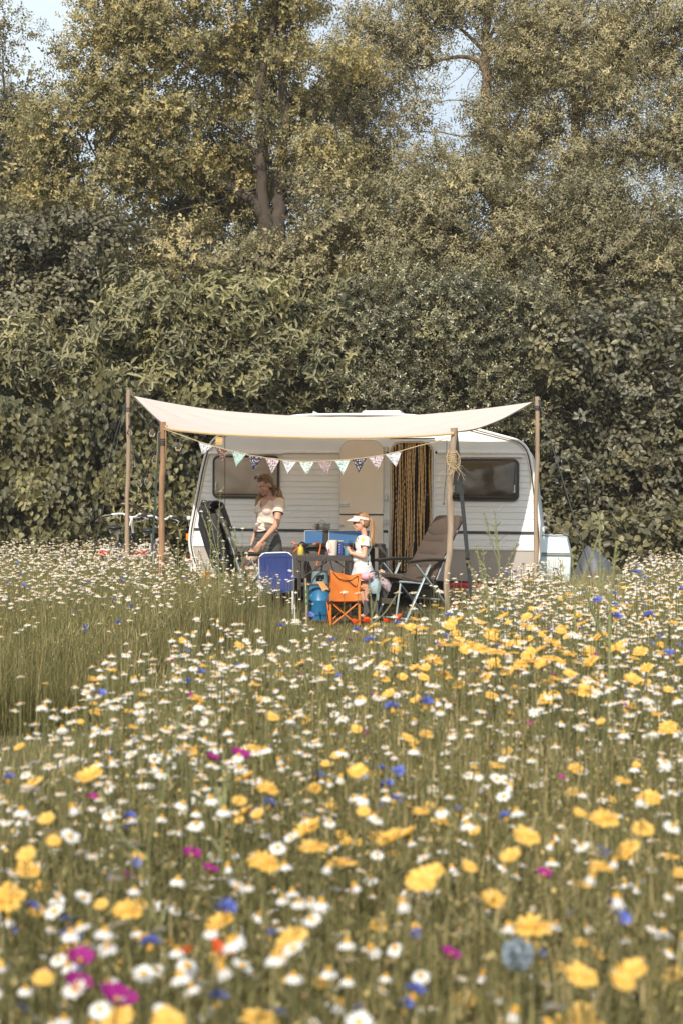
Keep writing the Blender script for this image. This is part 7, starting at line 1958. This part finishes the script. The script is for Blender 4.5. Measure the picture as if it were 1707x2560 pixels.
# cut open: drop the sleeve ends, neckline and the hem
bm = bmesh.new(); bm.from_mesh(me)
nz_ = nec + fwd * .045 + Vector((0, 0, -.03))
kill = []
for v in bm.verts:
    p = v.co; cut = False
    for a_, b_ in ((lsh, lel), (rsh, rel)):
        ax = (b_ - a_).normalized(); tt = (p - a_).dot(ax)
        if tt > (b_ - a_).length * .50 and ((p - a_) - ax * tt).length < .085 and (p - a_).dot(lat * (1 if a_ is lsh else -1)) > -.03: cut = True
    dl = (p - nz_); dd_ = math.sqrt((dl.dot(lat) / .050) ** 2 + (dl.z / .080) ** 2)
    if dl.dot(fwd) > -.02 and dd_ < 1: cut = True
    if (Vector((p.x - nec.x, p.y - nec.y, 0))).length < .058 and p.z > nec.z - .028: cut = True
    hem = wai.z - .055 + .05 * (p - wai).dot(lat) / .15 * 0 + .012 * math.sin((p - wai).dot(lat) * 40)
    if p.z < hem: cut = True
    if cut: kill.append(v)
bmesh.ops.delete(bm, geom=kill, context='VERTS')
soften_edge(bm, 14)
for v in bm.verts:   # gathered knot folds at the hem front
    p = v.co; k_ = max(0, 1 - abs(p.z - (wai.z + .0)) / .11)
    w2 = .008 * k_ * math.sin((p - wai).dot(lat) * 55 + p.z * 130)
    v.co = p + fwd * w2
bm.to_mesh(me); bm.free()
tee = mesh_obj('tshirt', me, M_tee, wbody)
sd_ = tee.modifiers.new('s', 'SOLIDIFY'); sd_.thickness = .004; sd_.offset = 0
mb = MB(); rr_ = [w_(0, 0)] and []
for k in range(30):
    a_ = 2 * math.pi * k / 30; rr_.append(wai + Vector((0, 0, -.045)) + lat * .146 * math.cos(a_) + fwd * (.112 * math.sin(a_) + .02) + Vector((0, 0, .012 * math.sin(3 * a_))))
mb.tube(rr_, .009, 8, closed=True)
mb.build('knotted_hem', M_tee, tee)
# shorts
t = MB()
t.ball(pel + Vector((0, 0, .025)), (.162, .127, .10), 20, 12, trot); t.ball(pel - fwd * .05 + Vector((0, 0, -.045)), (.148, .098, .10), 16, 10, trot)
t.ball(wai + Vector((0, 0, -.05)), (.138, .105, .06), 18, 10, trot)
chain(t, [rhip, rhip.lerp(rkn, .2), rhip.lerp(rkn, .42)], [.098, .099, .098]); chain(t, [lhip, lhip.lerp(lkn, .18), lhip.lerp(lkn, .34)], [.100, .101, .102])
me = remeshed(t, .009, 3)
bm = bmesh.new(); bm.from_mesh(me); kill = []
for v in bm.verts:
    p = v.co; cut = p.z > wai.z - .035
    for a_, b_, f_ in ((rhip, rkn, .40), (lhip, lkn, .30)):
        ax = (b_ - a_).normalized(); tt = (p - a_).dot(ax)
        if tt > (b_ - a_).length * f_ + .004 * math.sin(p.x * 300) and ((p - a_) - ax * tt).length < .118: cut = True
    if cut: kill.append(v)
bmesh.ops.delete(bm, geom=kill, context='VERTS')
soften_edge(bm, 10)
for v in bm.verts: v.co += fwd * .003 * math.sin(v.co.z * 160 + v.co.x * 20)
bm.to_mesh(me); bm.free()
sh_ = mesh_obj('shorts', me, M_den, wbody)
md = sh_.modifiers.new('s', 'SOLIDIFY'); md.thickness = .004; md.offset = 0
mb = MB()
for (a_, b_, f_, r_) in ((rhip, rkn, .40, .098), (lhip, lkn, .30, .101)):
    ax = (b_ - a_).normalized(); c_ = a_ + (b_ - a_) * f_; u_ = ax.orthogonal().normalized(); v_ = ax.cross(u_)
    for k in range(110):
        an = 2 * math.pi * k / 110; p = c_ + (u_ * math.cos(an) + v_ * math.sin(an)) * r_
        mb.tube([p - ax * .006, p + ax * random.uniform(.004, .014) + Vector((random.uniform(-.006, .006), random.uniform(-.006, .006), 0))], .0012, 4)
mb.build('frayed_edge', mat('fray_threads', (.20, .20, .20), .9), sh_)
# hair: cap plus long locks
hr = MB()
hr.ball(q(0, -.020, .040), (.081, .098, .086), 18, 14, hrot); hr.ball(q(0, -.055, -.01), (.072, .062, .085), 16, 12, hrot)
for sx in (-1, 1): hr.ball(q(sx * .058, -.038, .0), (.026, .045, .055), 10, 8, hrot)
me = remeshed(hr, .007, 3)
bm = bmesh.new(); bm.from_mesh(me); kill = []
fwn = hfw.normalized(); upn = (hup - fwn * hup.dot(fwn)).normalized(); sdn = fwn.cross(upn)
for v in bm.verts:
    d_ = v.co - hc; x, y, z = d_.dot(sdn), d_.dot(fwn), d_.dot(upn)
    if y > .045 and z < .062: kill.append(v)
    elif y > -.01 and z < .03 and abs(x) > .05 and z > -.055: kill.append(v)
bmesh.ops.delete(bm, geom=kill, context='VERTS')
for v in bm.verts:
    d_ = v.co - hc; v.co += .0022 * math.sin(d_.dot(sdn) * 420) * d_.normalized()
bm.to_mesh(me); bm.free()
hair = mesh_obj('hair', me, M_hair, wbody)
lk = MB(); lk2 = MB(); rnd = random.Random(4)
for k in range(90):
    sx = rnd.uniform(-1, 1); back = rnd.uniform(-.085, -.03)
    st_ = q(sx * .07, back, rnd.uniform(-.03, .04))
    if sx > -.25:     # hangs behind her left shoulder (image right)
        tgt = w_(709 + rnd.uniform(-16, 5), 1266 + rnd.uniform(-22, 8), -.04 + rnd.uniform(.0, .12)); mid = w_(699 + rnd.uniform(-10, 4), 1234 + rnd.uniform(-6, 6), -.04 + rnd.uniform(-.03, .08))
    else:
        tgt = w_(639 + rnd.uniform(-3, 7), 1264 + rnd.uniform(-16, 4), .06 + rnd.uniform(-.03, .03)); mid = w_(650 + rnd.uniform(-4, 3), 1240 + rnd.uniform(-6, 6), .06 + rnd.uniform(-.03, .03))
    sp = spline([st_, st_.lerp(mid, .5) + Vector((rnd.uniform(-.008, .008),) * 3), mid, tgt], 6)
    h_ = len(sp) * 6 // 10
    lk.tube(sp[:h_ + 1], [.009] * (h_ + 1), 6); lk2.tube(sp[h_:], [.009 - .007 * i / (len(sp) - h_) for i in range(len(sp) - h_)], 6)
lk.build('lock', M_hair, hair); lk2.build('lock', M_hair2, hair)
# sunglasses pushed up on the head
sg = thing('sunglasses', 'round dark sunglasses pushed up on the woman\'s hair', 'sunglasses', wb)
mb = MB()
for sx in (-1, 1):
    cc = q(sx * .034, .062, .118)
    rr_ = Matrix((sdn, (fwn * .6 + upn * .8).normalized().cross(sdn), (fwn * .6 + upn * .8).normalized())).transposed()
    mb.lathe([(0, .0), (.024, .0), (.027, .003), (.024, .006), (0, .006)], 16, cc, rr_)
mb.tube([q(-.012, .070, .116), q(.012, .070, .116)], .003, 6)
mb.build('lens', mat('amber_dark_lens', (.08, .025, .015), .12), sg)
mb = MB()
for sx in (-1, 1): mb.tube([q(sx * .060, .055, .108), q(sx * .080, .0, .08), q(sx * .082, -.02, .045)], .003, 6)
mb.build('temple', mat('tortoise_frame', (.20, .08, .04), .3), sg)

# ---- girl, in profile, facing left, holding a glass
gY = 14.85
g0 = P(903, 1400, gY); g0.z = 0
go = thing('person', 'young girl in pink sun visor and lemon-print top, in profile, holding a glass', 'person', g0)
def g_(px, py, dy=0.0):
    p = P(px, py, gY); return Vector((p.x - g0.x, dy, p.z))
fw = Vector((-1, -.12, 0)).normalized(); la = Vector((.12, -1, 0)).normalized()    # la: towards the camera (her left)
gr = Matrix((la, -fw, Vector((0, 0, 1)))).transposed()
gb_ = MB()
che = g_(908, 1362); wai = g_(903, 1395); pel = g_(906, 1420); nec = g_(910, 1338)
gb_.ball(che, (.095, .082, .11), 16, 12, gr); gb_.ball(wai, (.085, .085, .09), 16, 12, gr); gb_.ball(wai + fw * .02, (.08, .08, .07), 14, 10, gr); gb_.ball(pel, (.095, .085, .08), 16, 12, gr)
ls_ = g_(913, 1350, -.095); rs_ = g_(913, 1350, .10)
chain(gb_, [rs_, nec + Vector((0, 0, -.03)), ls_], [.034, .038, .034])
hc2 = g_(902, 1306)
chain(gb_, [nec + Vector((0, 0, -.03)), nec + Vector((0, 0, .02)), hc2 + Vector((.015, 0, -.04))], [.036, .032, .036])
q2, hr2 = head(gb_, hc2, Vector((-1, -.10, -.06)), Vector((-.06, 0, 1)), .90)
le = g_(909, 1390, -.135); lw = g_(877, 1382, -.10)
chain(gb_, [ls_, ls_.lerp(le, .5), le], [.034, .031, .029]); chain(gb_, [le, le.lerp(lw, .4), lw], [.030, .028, .020])
hand(gb_, lw, g_(868, 1370, -.07) - lw, Vector((-.6, -.7, -.2)), .72, .9, side_=1)
re = g_(902, 1388, .12); rw = g_(882, 1378, .02)
chain(gb_, [rs_, rs_.lerp(re, .5), re], [.032, .029, .026]); chain(gb_, [re, re.lerp(rw, .4), rw], [.026, .025, .018])
hand(gb_, rw, g_(872, 1371, -.02) - rw, Vector((-.3, .8, .2)), .72, 1.0, side_=-1)
for dy, kx, ax_ in ((-.055, 917, 925), (.055, 905, 921)):
    hip = g_(908, 1428, dy); kn = g_(kx, 1480, dy); an = g_(ax_, 1532, dy)
    chain(gb_, [hip, hip.lerp(kn, .5), kn], [.060, .052, .040]); chain(gb_, [kn, kn.lerp(an, .35), an], [.039, .040, .026])
    chain(gb_, [an, an + fw * .05 + Vector((0, 0, -.035)), an + fw * .105 + Vector((0, 0, -.045))], [.027, .025, .019])
me = remeshed(gb_, .0055, 5)
gbody = mesh_obj('body', me, M_skin_c, go)
face_parts(q2, hr2, .90, gbody)
# lemon print top
M_lem = bpy.data.materials.new('lemon_print_cotton'); M_lem.use_nodes = True
nt = M_lem.node_tree; N = nt.nodes; L = nt.links; b_ = N['Principled BSDF']; b_.inputs['Roughness'].default_value = .85
tc = N.new('ShaderNodeTexCoord')
def dots(scale, thr, off):
    mp = N.new('ShaderNodeMapping'); mp.inputs['Location'].default_value = off; mp.inputs['Scale'].default_value = (1, .6, .8); L.new(tc.outputs['Object'], mp.inputs[0])
    v = N.new('ShaderNodeTexVoronoi'); v.inputs['Scale'].default_value = scale; L.new(mp.outputs[0], v.inputs['Vector'])
    c = N.new('ShaderNodeMath'); c.operation = 'LESS_THAN'; c.inputs[1].default_value = thr; L.new(v.outputs['Distance'], c.inputs[0]); return c.outputs[0]
m1 = N.new('ShaderNodeMix'); m1.data_type = 'RGBA'; m1.inputs['A'].default_value = (.70, .71, .70, 1); m1.inputs['B'].default_value = (.66, .49, .09, 1); L.new(dots(15, .34, (0, 0, 0)), m1.inputs['Factor'])
m2 = N.new('ShaderNodeMix'); m2.data_type = 'RGBA'; L.new(m1.outputs['Result'], m2.inputs['A']); m2.inputs['B'].default_value = (.07, .16, .17, 1); L.new(dots(18, .23, (.4, .3, .1)), m2.inputs['Factor'])
L.new(m2.outputs['Result'], b_.inputs['Base Color'])
t = MB()
t.ball(che, (.108, .093, .115), 18, 12, gr); t.ball(wai, (.100, .098, .095), 18, 12, gr); t.ball(wai + fw * .02, (.094, .094, .07), 14, 10, gr); t.ball(pel + Vector((0, 0, .015)), (.108, .102, .10), 16, 10, gr)
chain(t, [rs_, nec + Vector((0, 0, -.045)), ls_], [.043, .046, .043]); chain(t, [ls_, ls_.lerp(le, .2), ls_.lerp(le, .42)], [.046, .047, .052]); chain(t, [rs_, rs_.lerp(re, .2), rs_.lerp(re, .42)], [.044, .046, .050])
me = remeshed(t, .0065, 3)
bm = bmesh.new(); bm.from_mesh(me); kill = []
for v in bm.verts:
    p = v.co; cut = p.z < pel.z - .012 + .004 * math.sin(p.x * 60)
    for a_, b2 in ((ls_, le), (rs_, re)):
        ax = (b2 - a_).normalized(); tt = (p - a_).dot(ax)
        if tt < (b2 - a_).length * .9 and tt > (b2 - a_).length * .40 + .006 * math.sin(p.x * 260) and ((p - a_) - ax * tt).length < .07 and abs(p.y) > .085:
            e1 = (p - che); e2 = (p - wai)
            if (e1.dot(la) / .116) ** 2 + (e1.dot(fw) / .10) ** 2 + (e1.z / .125) ** 2 > 1 and (e2.dot(la) / .108) ** 2 + (e2.dot(fw) / .106) ** 2 + (e2.z / .10) ** 2 > 1: cut = True
    if (Vector((p.x - nec.x, p.y - nec.y, 0))).length < .050 and p.z > nec.z - .035: cut = True
    if cut: kill.append(v)
bmesh.ops.delete(bm, geom=kill, context='VERTS'); soften_edge(bm, 6); bm.to_mesh(me); bm.free()
tp = mesh_obj('top', me, M_lem, gbody); md = tp.modifiers.new('s', 'SOLIDIFY'); md.thickness = .003; md.offset = 0
# pale skirt
rows = []
for k, z in enumerate(np.linspace(pel.z + .03, pel.z - .13, 9)):
    t_ = k / 8.0; row = []
    for a_ in np.linspace(0, 2 * math.pi, 41):
        rr2 = 1 + .06 * t_ * math.sin(9 * a_)
        row.append(pel + fw * math.cos(a_) * (.098 + .055 * t_) * rr2 + la * math.sin(a_) * (.104 + .045 * t_) * rr2 + Vector((.01 * t_, 0, z - pel.z)))
    rows.append(row)
mb = MB(); mb.grid(rows, thick=.003); mb.build('skirt', mat('pale_grey_cotton', (.56, .56, .58), .85, scale=20, bump=.3), gbody, angle=80)
# hair and ponytail
hr = MB(); hr.ball(q2(0, -.018, .038), (.073, .089, .078), 16, 12, hr2); hr.ball(q2(0, -.045, .0), (.067, .055, .072), 14, 10, hr2)
me = remeshed(hr, .006, 3); bm = bmesh.new(); bm.from_mesh(me); kill = []
fwn2 = Vector((-1, -.10, -.06)).normalized(); upn2 = Vector((-.06, 0, 1)); upn2 = (upn2 - fwn2 * upn2.dot(fwn2)).normalized(); sdn2 = fwn2.cross(upn2)
for v in bm.verts:
    d_ = v.co - hc2; x, y, z = d_.dot(sdn2), d_.dot(fwn2), d_.dot(upn2)
    if y > .035 and z < .045: kill.append(v)
    elif y > -.015 and z < .022 and abs(x) > .045: kill.append(v)
    elif z < -.045 and y > -.05: kill.append(v)
bmesh.ops.delete(bm, geom=kill, context='VERTS')
for v in bm.verts: v.co += .002 * math.sin((v.co - hc2).dot(upn2) * 400) * (v.co - hc2).normalized()
bm.to_mesh(me); bm.free()
gh = mesh_obj('hair', me, M_hairg, gbody)
mb = MB(); mb2 = MB()
for k in range(46):
    a_ = Vector((random.uniform(-.012, .012), random.uniform(-.02, .02), random.uniform(-.012, .012)))
    sp = spline([g_(920, 1296) + a_ * .4, g_(928, 1300) + a_, g_(931 + random.uniform(-2, 2), 1322) + a_ * 1.4, g_(929 + random.uniform(-3, 3), 1345) + a_ * 1.6, g_(930 + random.uniform(-3, 3), 1358 + random.uniform(-4, 8)) + a_], 5)
    (mb if k % 3 else mb2).tube(sp, [.007] * (len(sp) - 4) + [.006, .005, .004, .002], 6)
mb.build('ponytail', M_hairg, gh); mb2.build('ponytail', M_hair2, gh)
# visor
vs_ = thing('sun_visor', 'pale pink sun visor worn by the girl', 'visor', g0)
rows = []
for t_ in np.linspace(0, 1, 7):
    row = []
    for a_ in np.linspace(-1.2, 1.2, 21):
        r0_ = Vector((math.sin(a_) * .081, math.cos(a_) * .101 - .012, 0))
        ext = .085 * t_ * max(0, math.cos(a_ * 1.25)) ** .8
        row.append(q2(r0_.x * (1 + .12 * t_), r0_.y + ext, .058 - .03 * t_ - .028 * (1 - math.cos(a_)) * 1.0))
    rows.append(row)
M_vis = mat('pale_pink_foam', (.80, .62, .56), .8, scale=30)
mb = MB(); mb.grid(rows, thick=.004); mb.build('peak', M_vis, vs_)
rows = []
for a_ in np.linspace(-2.5, 2.5, 36):
    rows.append([q2(math.sin(a_) * (.083 + d), math.cos(a_) * (.102 + d) - .012, zz_ - .022 * (1 - math.cos(a_))) for zz_, d in ((.056, 0), (.088, -.004))])
mb = MB(); mb.grid(rows, thick=.003); mb.build('band', M_vis, vs_)
# girl's sunglasses
gs = thing('child_sunglasses', "girl's thin-rimmed sunglasses with tinted lenses under the visor", 'sunglasses', g0)
mb = MB()
for sx in (-1, 1):
    cc = q2(sx * .034, .088, .004); rr_ = Matrix((sdn2, -upn2, fwn2)).transposed()
    mb.lathe([(0, 0), (.021, 0), (.023, .002), (0, .004)], 14, cc, rr_)
mb.build('lens', mat('mauve_lens', (.10, .03, .04), .15), gs)
mb = MB()
for sx in (-1, 1): mb.tube([q2(sx * .054, .088, .010), q2(sx * .076, .0, .004)], .0022, 5)
mb.tube([q2(-.012, .094, .008), q2(.012, .094, .008)], .002, 5); mb.build('rim', mat('gold_rim', (.45, .36, .20), .3, .6), gs)
# glass in her hands
gl = thing('drinking_glass', "clear stemless glass held in the girl's hands", 'glass', P(876, 1374, gY - .06))
mb = MB(); mb.lathe([(0, 0), (.018, .0), (.024, .012), (.028, .05), (.026, .098), (.0245, .098), (.026, .05), (.022, .014), (0, .006)], 22); mb.build('bowl', M_clear, gl)

# ================================================================ air
hz = MB(); hz.box(-16, 16, -8, 40, -1.0, 16.0)
M_haze = bpy.data.materials.new('haze_air'); M_haze.use_nodes = True
_n = M_haze.node_tree; _n.nodes.remove(_n.nodes['Principled BSDF'])
_v = _n.nodes.new('ShaderNodeVolumePrincipled'); _v.inputs['Color'].default_value = (.95, .93, .88, 1); _v.inputs['Density'].default_value = 0.0007; _v.inputs['Anisotropy'].default_value = 0.0
_n.links.new(_v.outputs[0], _n.nodes['Material Output'].inputs['Volume'])
tag(hz.build('haze', M_haze, smooth=False), 'faint warm summer haze between the camera and the trees', 'haze', kind='stuff')
